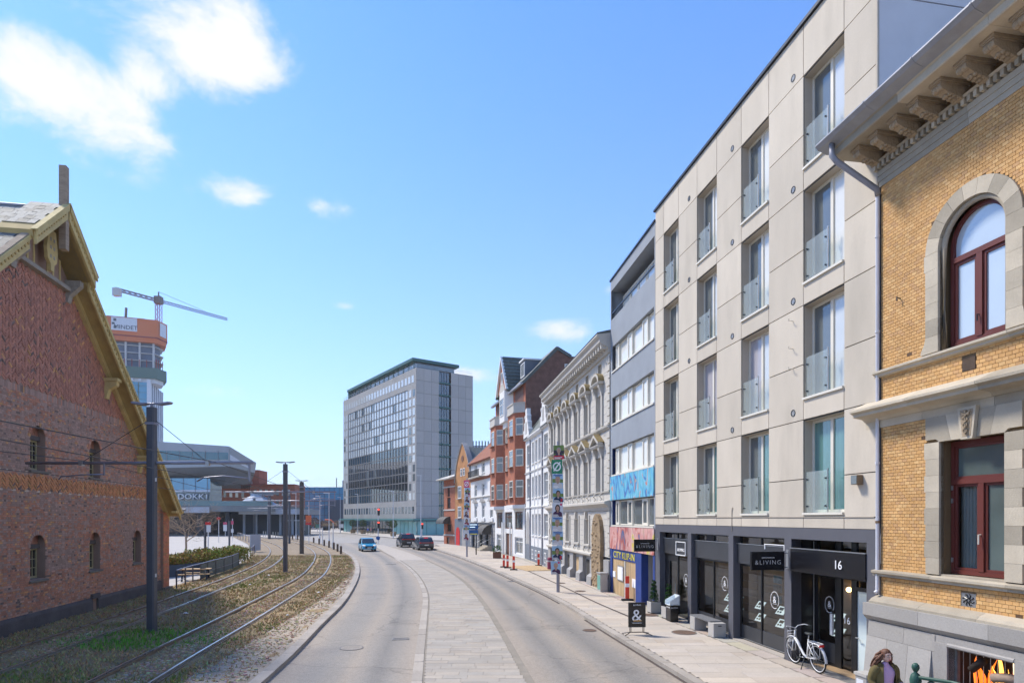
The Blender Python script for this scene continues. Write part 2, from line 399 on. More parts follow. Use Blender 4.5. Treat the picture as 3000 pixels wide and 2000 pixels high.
def strip(name, fl, fr, ys, z, m, nx=1, uv=False, label=None, kind='structure', parent=None, bump=0):
    v = []; f = []; us = []
    for y in ys:
        a, b = fl(y), fr(y)
        for i in range(nx+1):
            t = i/nx; x = a+(b-a)*t; zz = z
            if bump and 0 < i < nx: zz += bump*noise.noise((x*.8, y*.8, 3))+bump*.6*noise.noise((x*2.7, y*2.7, 9))
            v.append((x, y, zz)); us.append((t, y))
    n = nx+1
    for j in range(len(ys)-1):
        for i in range(nx): f.append((j*n+i, j*n+i+1, (j+1)*n+i+1, (j+1)*n+i))
    me = bpy.data.meshes.new(name); me.from_pydata(v, [], f); me.materials.append(MATS[m])
    if uv:
        l = me.uv_layers.new(name='lane')
        for p in me.polygons:
            for li, vi in zip(p.loop_indices, p.vertices): l.data[li].uv = us[vi]
    o = bpy.data.objects.new(name, me); COL.objects.link(o)
    if parent: o.parent = parent
    else: tag(o, label, kind=kind)
    return o
def sheet(name, pts, z, m, label=None, parent=None):
    mb = MB(); mb.poly([(x,y,z) for x,y in pts]); o = mb.build(name, m, parent)
    if not parent: tag(o, label, kind='structure')
    return o

sheet('ground', [(-4000,-600),(4000,-600),(4000,6000),(-4000,6000)], -.10, 'city_ground')
road = sheet('road', [(-140,-20),(16,-20),(16,140),(-10,175),(-60,260),(-140,300)], -.002, 'asphalt_far')
YS = frange(4, 100, 1.0)
strip('road_lane_left', kerbL, medL, YS, .004, 'asphalt_left', 8, True)
strip('road_lane_right', medR, lambda y: kerbR(y)+.0, frange(4, 86, 1.0), .004, 'asphalt_right', 8, True)
# median
median = strip('median', lambda y: medL(y), lambda y: medR(y), frange(4, 92, 1), .010, 'joint_dirt', 2)
pv_cols = [(.375,.335,.285),(.365,.33,.285),(.36,.325,.285),(.385,.34,.287),(.345,.315,.275),(.355,.328,.29),(.37,.325,.272)]
slab = MB().box(-.5,.5,-.5,.5,0,1,).mesh('paver', 'paver_obj')
stuff = MB(); cnt = 0; y = 12.9; row = 0
rn = random.Random(3)
while y < 58:
    rh = .32; a = max(medL(y), medL(y+rh))+.30; b = min(medR(y), medR(y+rh))-.18
    x = a-rn.uniform(0,.75) if row % 2 else a-rn.uniform(.2,.5)
    while x < b:
        w = rn.choice((.62,.78,.95,1.1)); x0, x1 = max(x, a), min(x+w, b); x += w
        if x1-x0 < .08: continue
        c = rn.choice(pv_cols); k = rn.uniform(.93,1.06); c = tuple(q*k for q in c)
        g = .007; zt = .021+rn.uniform(-.002,.003)
        if cnt < 296: inst('paver', slab, median, ((x0+x1)/2, y+rh/2, zt-.012), 0, (x1-x0-g, rh-g, .012), c); cnt += 1
        else: stuff.cur = (*c,1); stuff.box(x0+g/2, x1-g/2, y+g/2, y+rh-g/2, zt-.012, zt)
    y += rh; row += 1
stuff.build('paver_field', 'paver_tint', median, kind='stuff')
strip('crossing_slab', lambda y: medL(y)+.25, lambda y: medR(y)-.1, frange(58.1, 92, 1), .024, 'kerb_stone', 1, parent=median)
def kerb_row(fx, y0, y1, w, h0, h1, parent, side, name='kerb_stone', step=1.0, m='kerb_stone'):
    """stones laid along x=fx(y); side -1: body lies to the left"""
    y = y0; me = MB().box(0, 1, -.5, .5, 0, 1).mesh(name, m)
    while y < y1:
        a = Vector((fx(y), y)); s = step*max(1, y/40)
        t = (Vector((fx(y+.5), y+.5))-a).normalized(); b = a+t*s
        ang = math.atan2(b.y-a.y, b.x-a.x)
        nrm = Vector((-t.y, t.x))*(w/2)*(1 if side < 0 else -1)
        inst(name, me, parent, (a.x+nrm.x, a.y+nrm.y, h0), ang, (s-.012, w, h1-h0+rn.uniform(-.004,.004)))
        y = b.y
kerb_row(medL, 12.9, 60, .26, .006, .026, median, 1)
strip('gutter', lambda y: medR(y)-.17, lambda y: medR(y)+.02, frange(10, 60, 1), .0125, 'joint_dirt', 1, parent=median)

# tram bed
bed = strip('tram_bed', lambda y: min(bedL(y), -13.37-.177*y+.2) if y < 34 else bedL(y)-.3, lambda y: kerbL(y)-.30, frange(6, 66, .5), .08, 'soil', 40, bump=.045)
strip('tram_paving', lambda y: bedL(y)-.3, lambda y: kerbL(y)-.30, frange(66, 150, 1.5), .075, 'paving_brown', 4)
kerb_row(kerbL, 12.6, 95, .30, -.02, .125, bed, -1)
strip('verge', lambda y: kerbL(y)-.30-max(.25, 1.75-(y-13)*.05), lambda y: kerbL(y)-.31, frange(10, 60, .5), .092, 'gravel_soil', 4, bump=.02)

def offset(fx, d, y0, y1, step):
    out = []
    for y in frange(y0, y1, step):
        t = Vector((fx(y+.3)-fx(y-.3), .6)).normalized(); out.append((fx(y)-t.y*d, y+t.x*d))
    return out
def ribbon(mb, pts, w, z0, z1):
    n = len(pts); vs = []; fs = []
    for i, p in enumerate(pts):
        a = Vector(pts[max(0,i-1)]); b = Vector(pts[min(n-1,i+1)]); t = (b-a).normalized(); q = Vector((-t.y, t.x))*w/2
        vs += [(p[0]-q.x,p[1]-q.y,z0),(p[0]-q.x,p[1]-q.y,z1),(p[0]+q.x,p[1]+q.y,z1),(p[0]+q.x,p[1]+q.y,z0)]
    for i in range(n-1):
        for k in range(3): fs.append((i*4+k, i*4+k+1, (i+1)*4+k+1, (i+1)*4+k))
    mb.add(vs, fs)
RAILS = {}
for key, fx, d, lab in (('a', rail1, 0, 'steel tram rail running closest to the road kerb'),
                        ('b', rail1, 1.47, 'steel tram rail just left of the one by the kerb'),
                        ('c', rail4, -1.47, 'steel tram rail third in from the road kerb'),
                        ('d', rail4, 0, 'steel tram rail passing closest to the brick gable and fence')):
    y0 = 9; pts = offset(fx, d, y0, 125, .8); RAILS[key] = pts
    rt = thing('tram_rail', lab, 'rail', (0,0,0), 0, 'tram rails')
    mb = MB(); ribbon(mb, pts, .052, .05, .165); mb.build('rail_head', 'rail_steel', rt)
    mb = MB(); sgn = 1 if key in 'ac' else -1
    ribbon(mb, [(p[0]+(-.075 if key in 'ac' else .075), p[1]) for p in pts], .035, .05, .146); mb.build('groove_lip', 'rail_rust', rt)
    mb = MB(); ribbon(mb, pts, .20, .04, .100); mb.build('rail_foot', 'rail_rust', rt)

# sidewalk
sw = strip('sidewalk', lambda y: kerbR(y)+.22, lambda y: facX(y)+.6, frange(4, 84, 1), .100, 'joint_dirt', 2)
cnt = 0; stuff = MB(); y = 12.6; row = 0
sw_cols = [(.47,.41,.345),(.455,.40,.34),(.49,.425,.35),(.44,.39,.335),(.475,.42,.365),(.45,.385,.32)]
while y < 84:
    rh = .46; a = max(kerbR(y), kerbR(y+rh))+.26; b = min(facX(y), facX(y+rh))-.52
    cuts = [a]; x = a+rn.uniform(.5,1.4)
    while x < b-.4: cuts.append(x); x += rn.uniform(1.1,1.7)
    cuts.append(b)
    for x0, x1 in zip(cuts, cuts[1:]):
        c = rn.choice(sw_cols); k = rn.uniform(.95,1.05); c = tuple(q*k for q in c); g = .008; zt = .118+rn.uniform(-.002,.002)
        if cnt < 280: inst('slab', slab, sw, ((x0+x1)/2, y+rh/2, zt-.014), 0, (x1-x0-g, rh-g, .014), c); cnt += 1
        else: stuff.cur = (*c,1); stuff.box(x0+g/2, x1-g/2, y+g/2, y+rh-g/2, zt-.014, zt)
    y += rh; row += 1
stuff.build('slab_field', 'paver_tint', sw, kind='stuff')
# narrow course of slabs along the house fronts
y = 12.6; me = MB().box(-.5,.5,-.5,.5,0,1).mesh('border_slab', 'paver_obj')
while y < 60:
    l = rn.uniform(.9,1.3); a = facX(y); b = facX(y+l); ang = math.atan2(l, b-a)
    c = tuple(q*rn.uniform(.85,.97) for q in rn.choice(sw_cols))
    inst('border_slab', me, sw, ((a+b)/2-.26, y+l/2, .104), ang, (l-.01, .46, .013), c); y += l
kerb_row(kerbR, 12.4, 84, .24, -.02, .122, sw, 1)
strip('kerb_gutter', lambda y: kerbR(y)-.10, lambda y: kerbR(y)+.0, frange(12, 24, 1), .010, 'dark_joint', 1, parent=sw)
strip('kerb_gutter', lambda y: kerbR(y)-.10, lambda y: kerbR(y)+.0, frange(28.5, 84, 1), .010, 'dark_joint', 1, parent=sw)
strip('drain_channel', lambda y: jointR(y)-.06, lambda y: jointR(y)+.06, frange(23.5, 46, .8), .124, 'dark_joint', 1, parent=sw)

def cover(px, py, r, z, label, m='iron_rust', square=None):
    x, y = gp(px, py); t = thing('manhole_cover' if not square else 'drain_grate', label, 'cover', (x, y, z), .15)
    mb = MB()
    if square:
        a, b = square; mb.box(-a,a,-b,-b+.04,0,.012); mb.box(-a,a,b-.04,b,0,.012); mb.box(-a,-a+.04,-b+.04,b-.04,0,.012); mb.box(a-.04,a,-b+.04,b-.04,0,.012)
        mb.build('frame', 'iron_grey', t); mb = MB()
        n = 7
        for i in range(n): mb.box(-a+.05+i*(2*a-.1)/n, -a+.05+(i+.55)*(2*a-.1)/n, -b+.045, b-.045, 0, .008)
        mb.build('bars', m, t)
    else:
        mb.lathe([(r*.93,0),(r*.93,.012),(r,.012),(r,0)], n=28); mb.build('ring', 'iron_grey', t)
        mb = MB(); mb.lathe([(0,.009),(r*.91,.009),(r*.91,0)], n=28)
        for i in range(-4,5):
            for j in range(-4,5):
                if (i*i+j*j) < 17: mb.box(i*r*.2-.02, i*r*.2+.02, j*r*.2-.02, j*r*.2+.02, .009, .014)
        mb.build('lid', m, t)
cover(2004,1862,.42,.121,'rusty round manhole cover in the sidewalk beside the bench')
cover(1902,1809,.36,.121,'rusty round manhole cover between the planter and the folding sign')
cover(1727,1846,.26,.007,'small rusty cover at the kerb on the right lane')
cover(1030,1897,.36,.007,'pale round manhole cover in the left lane asphalt','kerb_stone')
cover(1174,1871,.3,.007,'rectangular drain grate in the left lane near the median','iron_grey',(.28,.16))
cover(1145,1652,.3,.007,'distant rectangular drain grate in the left lane','iron_grey',(.45,.25))
cover(1500,1702,.3,.007,'dark drain cover in the middle of the right lane','iron_grey')
cover(1642,1713,.3,.121,'round cover in the sidewalk by the ornate white house')
cover(1700,1737,.3,.121,'round cover in the sidewalk near the boarded doorway')

# plaza and far pavements
sheet('plaza', [(-20.4,33.5)]+[(bedL(y)-.35, y) for y in frange(35, 150, 5)]+[(-85,165),(-140,165),(-140,40)], .03, 'plaza_pale')
hp = G((939,1558),(1020,1562.5),(1145,1575),(1200,1581),(1296,1584))
sheet('hotel_pavement', hp+[(-8,118),(20,175),(-60,230),(-80,200)], .10, 'plaza_pale')
sheet('corner_pavement', [(-11.8,93),(-9,80),(-2,70),(12,70),(16,110),(-6,112)], .095, 'plaza_pale')
# ------------------------------------------------------------ building helpers
def wall_holes(mb, x0, x1, z0, z1, holes, y=0.0, depth=.18, back=False):
    xs = sorted({x0, x1, *[h[0] for h in holes], *[h[1] for h in holes]}); zs = sorted({z0, z1, *[h[2] for h in holes], *[h[3] for h in holes]})
    xs = [x for x in xs if x0 <= x <= x1]; zs = [z for z in zs if z0 <= z <= z1]
    for a, b in zip(xs, xs[1:]):
        for c, d in zip(zs, zs[1:]):
            mx, mz = (a+b)/2, (c+d)/2
            if any(h[0] < mx < h[1] and h[2] < mz < h[3] for h in holes): continue
            mb.quad((a,y,c),(b,y,c),(b,y,d),(a,y,d))
    for a, b, c, d in [h[:4] for h in holes]:
        mb.quad((a,y,c),(a,y,d),(a,y+depth,d),(a,y+depth,c)); mb.quad((b,y,d),(b,y,c),(b,y+depth,c),(b,y+depth,d))
        mb.quad((a,y,d),(b,y,d),(b,y+depth,d),(a,y+depth,d)); mb.quad((b,y,c),(a,y,c),(a,y+depth,c),(b,y+depth,c))
    return mb
def body(mb, x0, x1, y0, y1, z0, z1):
    """side, back and top faces of a house behind its front"""
    mb.quad((x0,y1,z0),(x0,y0,z0),(x0,y0,z1),(x0,y1,z1)); mb.quad((x1,y0,z0),(x1,y1,z0),(x1,y1,z1),(x1,y0,z1))
    mb.quad((x1,y1,z0),(x0,y1,z0),(x0,y1,z1),(x1,y1,z1)); mb.quad((x0,y0,z1),(x1,y0,z1),(x1,y1,z1),(x0,y1,z1))
def window(par, x0, x1, z0, z1, y, fm='white_frame', gm='pane_mid', fw=.07, mull=(), trans=(), fd=.06, sill=None, bar=.035, name='window'):
    mb = MB(); mb.box(x0,x0+fw,y,y+fd,z0,z1); mb.box(x1-fw,x1,y,y+fd,z0,z1); mb.box(x0+fw,x1-fw,y,y+fd,z0,z0+fw); mb.box(x0+fw,x1-fw,y,y+fd,z1-fw,z1)
    for t in mull: xm = x0+(x1-x0)*t; mb.box(xm-bar,xm+bar,y+.004,y+fd-.004,z0+fw,z1-fw)
    for t in trans: zm = z0+(z1-z0)*t; mb.box(x0+fw,x1-fw,y+.008,y+fd-.008,zm-bar,zm+bar)
    w = mb.build(name, fm, par)
    g = MB().quad((x0+fw*.5,y+fd*.6,z0+fw*.5),(x1-fw*.5,y+fd*.6,z0+fw*.5),(x1-fw*.5,y+fd*.6,z1-fw*.5),(x0+fw*.5,y+fd*.6,z1-fw*.5)); g.build('pane', gm, w)
    if sill: MB().box(x0-.06,x1+.06,y-.22,y+.02,z0-.09,z0-.002).build('sill', sill, w)
    return w
_tx = {}
def text(s, size, mat_, parent, loc, rot=(R(90),0,0), name='lettering', ext=.008, align='CENTER', sx=1.0, sp=1.0, thin=0):
    k = (s, round(size,4), ext, mat_, align, sp, thin)
    if k not in _tx:
        c = bpy.data.curves.new('t', 'FONT'); c.body = s; c.size = size; c.extrude = ext; c.align_x = align; c.resolution_u = 3; c.space_character = sp; c.offset = -thin
        o = bpy.data.objects.new('t', c); COL.objects.link(o); bpy.context.view_layer.update()
        me = bpy.data.meshes.new_from_object(o.evaluated_get(bpy.context.evaluated_depsgraph_get())); me.name = name
        bpy.data.objects.remove(o); me.materials.clear(); me.materials.append(MATS[mat_]); _tx[k] = me
    o = bpy.data.objects.new(name, _tx[k]); COL.objects.link(o); o.parent = parent; o.location = loc; o.rotation_euler = rot; o.scale = (sx,1,1)
    return o

# ------------------------------------------------------------ pale concrete apartment house over the shops
gh = facade('apartment_house', (6.086,25.8), (8.106,13.48), 'pale concrete panel apartment house above dark grey shopfronts', 'building')
GW = 12.46; COLS = [(.87,2.28),(3.83,5.27),(6.83,8.32),(9.9,11.43)]; WB = [4.14+3.02*k for k in range(4)]; WT = [6.57+3.02*k for k in range(4)]
mb = MB(); holes = [(a,b,zb,zt) for a,b in COLS for zb,zt in zip(WB,WT)]
wall_holes(mb, 0, GW, 3.75, 17.0, holes, .03, .40)
mb.quad((0,.03,3.75),(GW,.03,3.75),(GW,1.2,3.75),(0,1.2,3.75))
body(mb, 0, GW, .03, 11, 0, 16.98); mb.build('core_wall', 'concrete_joint', gh)
# side wall seen above the yellow house
e = MB(); e.box(GW+.002, GW+.03, .03, 11, 8.6, 15.6); e.build('end_panel', 'end_wall', gh); e = MB(); e.box(GW+.002, GW+.03, .03, 11, 15.63, 17.0); e.build('end_panel', 'end_wall', gh)
e = MB(); e.box(GW+.002, GW+.03, .03, 11, .1, 8.57); e.build('end_panel', 'end_wall', gh)
def panel(x0, x1, z0, z1, g=.012): MB().box(x0+g,x1-g,0,.028,z0+g,z1-g).build('concrete_panel', 'concrete_pale', gh)
edges = [0]+[v for c in COLS for v in c]+[GW]
piers = [(edges[i], edges[i+1]) for i in range(0, len(edges), 2)]
for a, b in piers:
    zs = [3.75,4.03]
    for k in range(4): zs += [5.04+3.02*k, 6.6+3.02*k]
    zs += [17.0]
    zs = sorted(set(zs))
    for z0, z1 in zip(zs, zs[1:]): panel(a, b, z0, z1)
for a, b in COLS:
    panel(a, b, 3.75, 4.03); panel(a, b, 4.03, 4.14, .006)
    for k in range(3): panel(a, b, WT[k]+.03, WB[k+1])
    panel(a, b, WT[3]+.03, 17.0)
pane_kinds = {(0,0):('pane_mid','pane_green'),(1,0):('pane_mid','pane_green'),(2,0):('pane_mid','pane_green'),(3,0):('pane_green','pane_green'),
  (1,1):('pane_curtain','pane_curtain'),(2,1):('pane_curtain','pane_pale'),(3,1):('pane_mid','pane_pale')}
clamp_me = None
for ci, (a, b) in enumerate(COLS):
    for k in range(4):
        zb, zt = WB[k], WT[k]; y = .26
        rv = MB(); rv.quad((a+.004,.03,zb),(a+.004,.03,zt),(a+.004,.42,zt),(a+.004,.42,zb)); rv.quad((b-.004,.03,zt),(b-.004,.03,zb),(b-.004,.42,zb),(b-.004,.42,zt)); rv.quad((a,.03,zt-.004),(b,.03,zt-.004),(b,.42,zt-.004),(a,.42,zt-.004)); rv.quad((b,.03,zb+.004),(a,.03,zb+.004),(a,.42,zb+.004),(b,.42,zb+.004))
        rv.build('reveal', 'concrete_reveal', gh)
        f = MB(); m_ = a+(b-a)*.50; fw = .065
        f.box(a+.005,a+fw,y,y+.08,zb+.01,zt-.005); f.box(b-fw,b-.005,y,y+.08,zb+.01,zt-.005); f.box(a+fw,b-fw,y,y+.08,zb+.01,zb+.09); f.box(a+fw,b-fw,y,y+.08,zt-.07,zt-.005)
        f.box(m_-.05,m_+.05,y-.004,y+.084,zb+.09,zt-.07)
        w = f.build('window', 'cream_frame', gh)
        pk = pane_kinds.get((ci,k), ('pane_mid','pane_blind' if (ci+k) % 3 else 'pane_pale'))
        for (p0,p1), gm in (((a+fw,m_-.05), pk[0]), ((m_+.05,b-fw), pk[1])):
            MB().box(p0,p1,y+.03,y+.045,zb+.09,zt-.07).build('pane', gm, w)
        # drawn curtain behind the left leaf of some windows: a dark gap at its edge
        gl = MB(); gl.quad((a+.012,.06,zb+.02),(a+(b-a)*.56,.06,zb+.02),(a+(b-a)*.56,.06,zb+1.08),(a+.012,.06,zb+1.08)); gl.build('balcony_pane', 'balcony_glass', w)
        for zz in (zb+.18, zb+.88):
            for xx in (a+.09, a+(b-a)*.53):
                if clamp_me is None: clamp_me = MB().lathe([(0,-.02),(.022,-.02),(.022,.05),(0,.05)], (0,0,0), 8, 'y').mesh('glass_clamp', 'black_metal')
                inst('glass_clamp', clamp_me, w, (xx,.045,zz))
        MB().box(a+(b-a)*.565,a+(b-a)*.578,.045,.075,zb+.02,zb+1.12).build('glass_post', 'steel', w)
        MB().box(a+.01,b-.01,-.05,.25,zb-.045,zb+.012).build('sill', 'cream_frame', w)
# vents, hooks, lamp box, cable, parapet
def vent(x, z, r=.075):
    v = MB(); v.lathe([(r,-.012),(r*1.25,-.012),(r*1.25,.01)], (x,0,z), 16, 'y'); v.lathe([(0,.02),(r,.02),(r,-.012)], (x,0,z), 16, 'y')
    o = v.build('vent', 'black_metal', gh)
    s = MB()
    for i in (-1,0,1): s.box(x-r*.8,x+r*.8,-.006,.006,z+i*r*.45-.007,z+i*r*.45+.007)
    s.build('louvre', 'steel', o)
for k in range(4):
    for xx in (3.35, 6.45, 9.62):
        if k or xx > 5: vent(xx-.15, WT[k]+.28)
    if k: vent(3.2, WT[k]+.28)
for zz in (8.05, 8.6, 9.35):
    h = MB(); h.tube([(9.45,0,zz),(9.45,-.12,zz),(9.5,-.15,zz+.05)], .012, 6); h.build('hook', 'cream_frame', gh)
lb_ = MB(); lb_.box(11.86,12.06,-.16,.0,4.78,5.0); o = lb_.build('lamp_box', 'rail_rust', gh, bevel=.01); MB().box(11.87,12.05,-.17,-.16,4.79,4.99).build('lens', 'pane_mid', o)
cb = MB(); cb.tube([(0,-.012,4.06),(2,-.012,4.03),(6.3,-.012,4.045),(12.4,-.012,4.035)], .012, 5); cb.tube([(6.28,-.012,3.6),(6.28,-.012,4.25),(6.33,-.02,4.36)], .014, 5); cb.build('cable', 'concrete_reveal', gh)
cp = MB(); cp.box(-.06,GW+.08,-.07,.35,17.0,17.09); cp.build('roof_flashing', 'black_metal', gh)
rf = MB(); rf.box(3.2,3.9,2.0,4.5,17.0,18.6); rf.box(3.1,4.0,1.9,4.6,18.6,18.75); rf.build('roof_hatch', 'pane_green', gh)
eg = MB(); eg.box(GW-.001,GW+.05,-.02,.028,3.75,17.0); eg.build('corner_trim', 'concrete_reveal', gh)

# shopfront
OP = [(.47,3.07),(3.36,6.05),(6.35,9.07),(9.38,12.16)]
sf = MB(); wall_holes(sf, 0, GW, 0, 3.75, [(a,b,.0 if i == 3 else .12,3.45) for i,(a,b) in enumerate(OP)], .0, .30); sf.build('shop_frame', 'shop_grey', gh)
def signband(i, y): 
    a, b = OP[i]; MB().box(a+.005,b-.005,y,y+.10,2.58,3.19).build('sign_band', 'shop_dark' if i < 3 else 'sign_black', gh); MB().box(a+.005,b-.005,y-.012,y+.10,3.192,3.212).build('band_edge', 'steel', gh)
def logo(x, z, y, par, r=.21):
    q = MB(); n = 36
    for j in range(n):
        if j in (30,31): continue
        a0, a1 = 2*math.pi*j/n, 2*math.pi*(j+1)/n; ro, ri = r, r*.93
        P = lambda rr, a: (x+rr*math.cos(a)*.95, y, z+rr*1.15*math.sin(a))
        q.quad(P(ri,a0),P(ro,a0),P(ro,a1),P(ri,a1))
    q.box(x-r*.45,x+r*.45,y-.002,y,z-r*.52,z-r*.48); q.build('logo_ring', 'white_print', par)
    text('&', r*1.25, 'white_print', par, (x,y-.001,z-r*.35), name='logo_letter', ext=.001)
signband(0,.16); signband(1,.12); signband(2,.12); signband(3,-.03)
def shop_pane(x0, x1, z0, z1, y, par): return MB().quad((x0,y,z0),(x1,y,z0),(x1,y,z1),(x0,y,z1)).build('pane', 'glass_shop', par)
def shop_window(i, split, ledge=.62, y=.24):
    a, b = OP[i]; f = MB(); fw = .05
    for xx in (a+.002, split-fw/2, b-fw-.002): f.box(xx,xx+fw,y,y+.07,.16,2.58)
    for xx in (a+.002, split-fw/2, b-fw-.002): f.box(xx,xx+fw,y,y+.07,3.2,3.45)
    for x0, x1 in ((a+fw+.002,split-fw/2),(split+fw/2,b-fw-.002)):
        f.box(x0,x1,y,y+.07,3.40,3.45); f.box(x0,x1,y,y+.07,2.50,2.58); f.box(x0,x1,y,y+.07,.16,.20)
    w = f.build('shop_window', 'black_metal', gh)
    for x0, x1 in ((a+fw,split-fw/2),(split+fw/2,b-fw)):
        MB().box(x0,x1,y+.02,y+.06,.20,ledge).build('kick_panel', 'shop_dark', w)
        shop_pane(x0,x1,ledge,2.50,y+.03,w); shop_pane(x0,x1,3.20,3.40,y+.03,w)
    MB().box(a+.01,b-.01,y-.02,y,.19,.205).build('sill_strip', 'steel', w)
    MB().box(a,b,-.02,y+.3,.10,.16).build('threshold', 'kerb_stone', w)
    return w
w2_ = shop_window(1, 4.60); w3_ = shop_window(2, 7.55)
logo(5.33,1.80,.262,w2_); logo(8.2,1.62,.262,w3_,.22)
# first opening: glass door and a tall pane
a, b = OP[0]; f = MB()
for x0, x1 in ((a+.002,a+.05),(.86,.93),(1.62,1.72),(b-.05,b-.002)): f.box(x0,x1,.24,.31,.12,2.58)
f.box(.93,1.62,.24,.31,.12,.30); f.box(.93,1.62,.24,.31,2.28,2.58); f.box(1.72,b-.05,.24,.31,.12,.2); f.box(a+.05,.86,.24,.31,.12,2.58)
for x0, x1 in ((a+.002,a+.05),(1.62,1.70),(b-.05,b-.002)): f.box(x0,x1,.24,.31,3.2,3.45)
w1_ = f.build('shop_door', 'black_metal', gh)
shop_pane(.93,1.62,.30,2.28,.27,w1_); shop_pane(1.72,b-.05,.2,2.58,.27,w1_); shop_pane(a+.05,b-.05,3.2,3.45,.27,w1_)
MB().tube([(1.55,.2,.9),(1.55,.2,1.4)], .015).build('handle', 'steel', w1_); logo(2.38,1.62,.262,w1_)
MB().box(a,b,-.02,.5,.10,.13).build('threshold', 'kerb_stone', w1_)
# framed logo plate on the first band
q = MB(); q.box(1.72,1.75,.13,.158,2.56,3.1); q.box(2.56,2.59,.13,.158,2.56,3.1); q.box(1.75,2.56,.13,.158,3.07,3.1); q.box(1.75,2.56,.13,.158,2.56,2.59); o = q.build('logo_frame', 'white_print', gh)
text('&LIVING', .17, 'white_print', o, (2.16,.15,2.72), sx=1.0)
q = MB(); q.box(7.95,7.98,.09,.118,3.1,3.26); q.box(8.9,8.93,.09,.118,3.1,3.26); q.box(7.98,8.9,.09,.118,3.235,3.26); q.build('logo_frame', 'white_print', gh)
# recessed entrance
yd = .72; a, b = OP[3]
e = MB(); e.quad((a,.0,.1),(a,.0,3.45),(a,yd,3.45),(a,yd,.1)); e.quad((b,.0,3.45),(b,.0,.1),(b,yd,.1),(b,yd,3.45)); e.quad((a,0,3.452),(b,0,3.452),(b,yd,3.452),(a,yd,3.452))
e.build('entrance_lining', 'sign_black', gh); MB().box(a+.43,a+.445,.36,.372,.12,3.4).build('trim_strip', 'steel', gh)
MB().box(a,b,-.02,yd,.09,.118).build('entrance_floor', 'iron_grey', gh)
f = MB()
for x0, x1 in ((a,a+.12),(10.17,10.40),(10.77,10.95),(11.33,11.40),(11.98,b)): f.box(x0,x1,yd,yd+.07,.12,3.45)
f.box(a+.12,10.17,yd,yd+.07,.12,.22); f.box(a+.12,b,yd,yd+.07,2.45,2.58); f.box(a+.12,b,yd,yd+.07,3.40,3.45); f.box(10.95,11.33,yd,yd+.07,2.2,2.3); f.box(10.95,11.98,yd+.002,yd+.068,.12,.2)
en = f.build('entrance_door', 'black_metal', gh)
MB().box(a+.12,10.17,yd+.02,yd+.06,.22,.72).build('kick_panel', 'shop_dark', en)
shop_pane(a+.12,10.17,.72,2.45,yd+.03,en); shop_pane(10.40,10.77,.2,2.45,yd+.03,en); shop_pane(a+.12,10.77,2.6,3.4,yd+.03,en); shop_pane(10.95,11.98,2.6,3.4,yd+.03,en); shop_pane(11.4,11.98,.2,2.45,yd+.03,en)
MB().box(10.95,11.33,yd+.03,yd+.042,.2,2.2).build('frosted_pane', 'frosted', en)
logo(9.93,1.72,yd+.02,en,.19); text('16', .26, 'white_print', en, (10.58,yd+.02,1.32), ext=.001, name='number')
MB().box(10.05,10.14,yd-.06,yd-.01,.95,1.5).build('notice_plate', 'white_frame', en)
hn = MB(); hn.tube([(10.99,yd,1.05),(10.99,yd-.06,1.05),(11.1,yd-.06,1.05)], .014); hn.build('handle', 'steel', en)
text('16', .30, 'white_print', gh, (11.28,-.05,2.78), ext=.006, name='number')
MB().ball((10.05,yd+.5,2.12), .07).build('globe_lamp', emit('lamp_glow', (1,.7,.3), 2.5), gh, smooth=True)
# projecting signs
def blade_sign(x, lab_par, z0, z1, ww):
    t = thing('blade_sign', lab_par, 'sign', (0,0,0)); t.parent = None
    t.matrix_world = gh.matrix_basis @ Matrix.Translation((x, 0, 0))
    MB().box(-.04,.04,-.12-ww,-.12,z0,z1).build('sign_box', 'sign_black', t, bevel=.004)
    br = MB(); br.box(-.015,.015,-.12,.0,z1-.06,z1-.03); br.box(-.015,.015,-.12,.0,z0+.05,z0+.08); br.box(-.05,.05,-.012,.0,z0+.02,z1+.05); br.build('bracket', 'steel', t)
    hh = z1-z0
    text('&LIVING', hh*.34, 'white_print', t, (.042,-.12-ww/2,z0+hh*.30), (R(90),0,R(90)), ext=.001, sp=1.28, thin=.004)
    text('EJENDOMSMÆGLER', hh*.085, 'white_print', t, (.042,-.12-ww/2,z0+hh*.64), (R(90),0,R(90)), name='small_lettering', ext=.001)
blade_sign(.25, 'black projecting shop sign hung at the left end of the shopfront', 2.62, 3.13, .92)
blade_sign(9.22, 'larger black projecting shop sign beside the recessed entrance', 2.60, 3.10, .98)
# shop interior
it = MB(); it.quad((.1,4,.1),(GW-.1,4,.1),(GW-.1,4,3.5),(.1,4,3.5)); it.quad((GW-.1,.8,.1),(GW-.1,.8,3.5),(GW-.1,4,3.5),(GW-.1,4,.1)); it.quad((.1,4,.1),(.1,4,3.5),(.1,.4,3.5),(.1,.4,.1)); it.quad((.1,.4,3.5),(.1,4,3.5),(GW,4,3.5),(GW,.4,3.5)); it.build('interior_wall', 'interior_wall', gh)
MB().quad((.1,.35,.13),(GW-.1,.35,.13),(GW-.1,4,.13),(.1,4,.13)).build('interior_floor', 'interior_wood', gh)
for i, (x0, x1) in enumerate(((3.4,6.0),(6.4,9.0))):
    MB().box(x0,x1,.36,.95,.16,.60).build('display_ledge', 'interior_wood', gh)
    for k_ in range(11): MB().box(x0,x1,1.05,1.08,.62+k_*.255,.62+k_*.255+.235).build('added_backdrop', 'interior_wood' if k_ % 3 else 'interior_wall', gh)  # boards added close behind the glass to catch sunlight and lighten the windows
MB().box(9.55,10.3,1.35,1.38,.2,2.6).build('added_backdrop', 'interior_wood', gh)
emit('panel_sheet', (.62,.78,.82), .42); mat('acrylic', (.55,.60,.62), .1, 0, spec=.9)
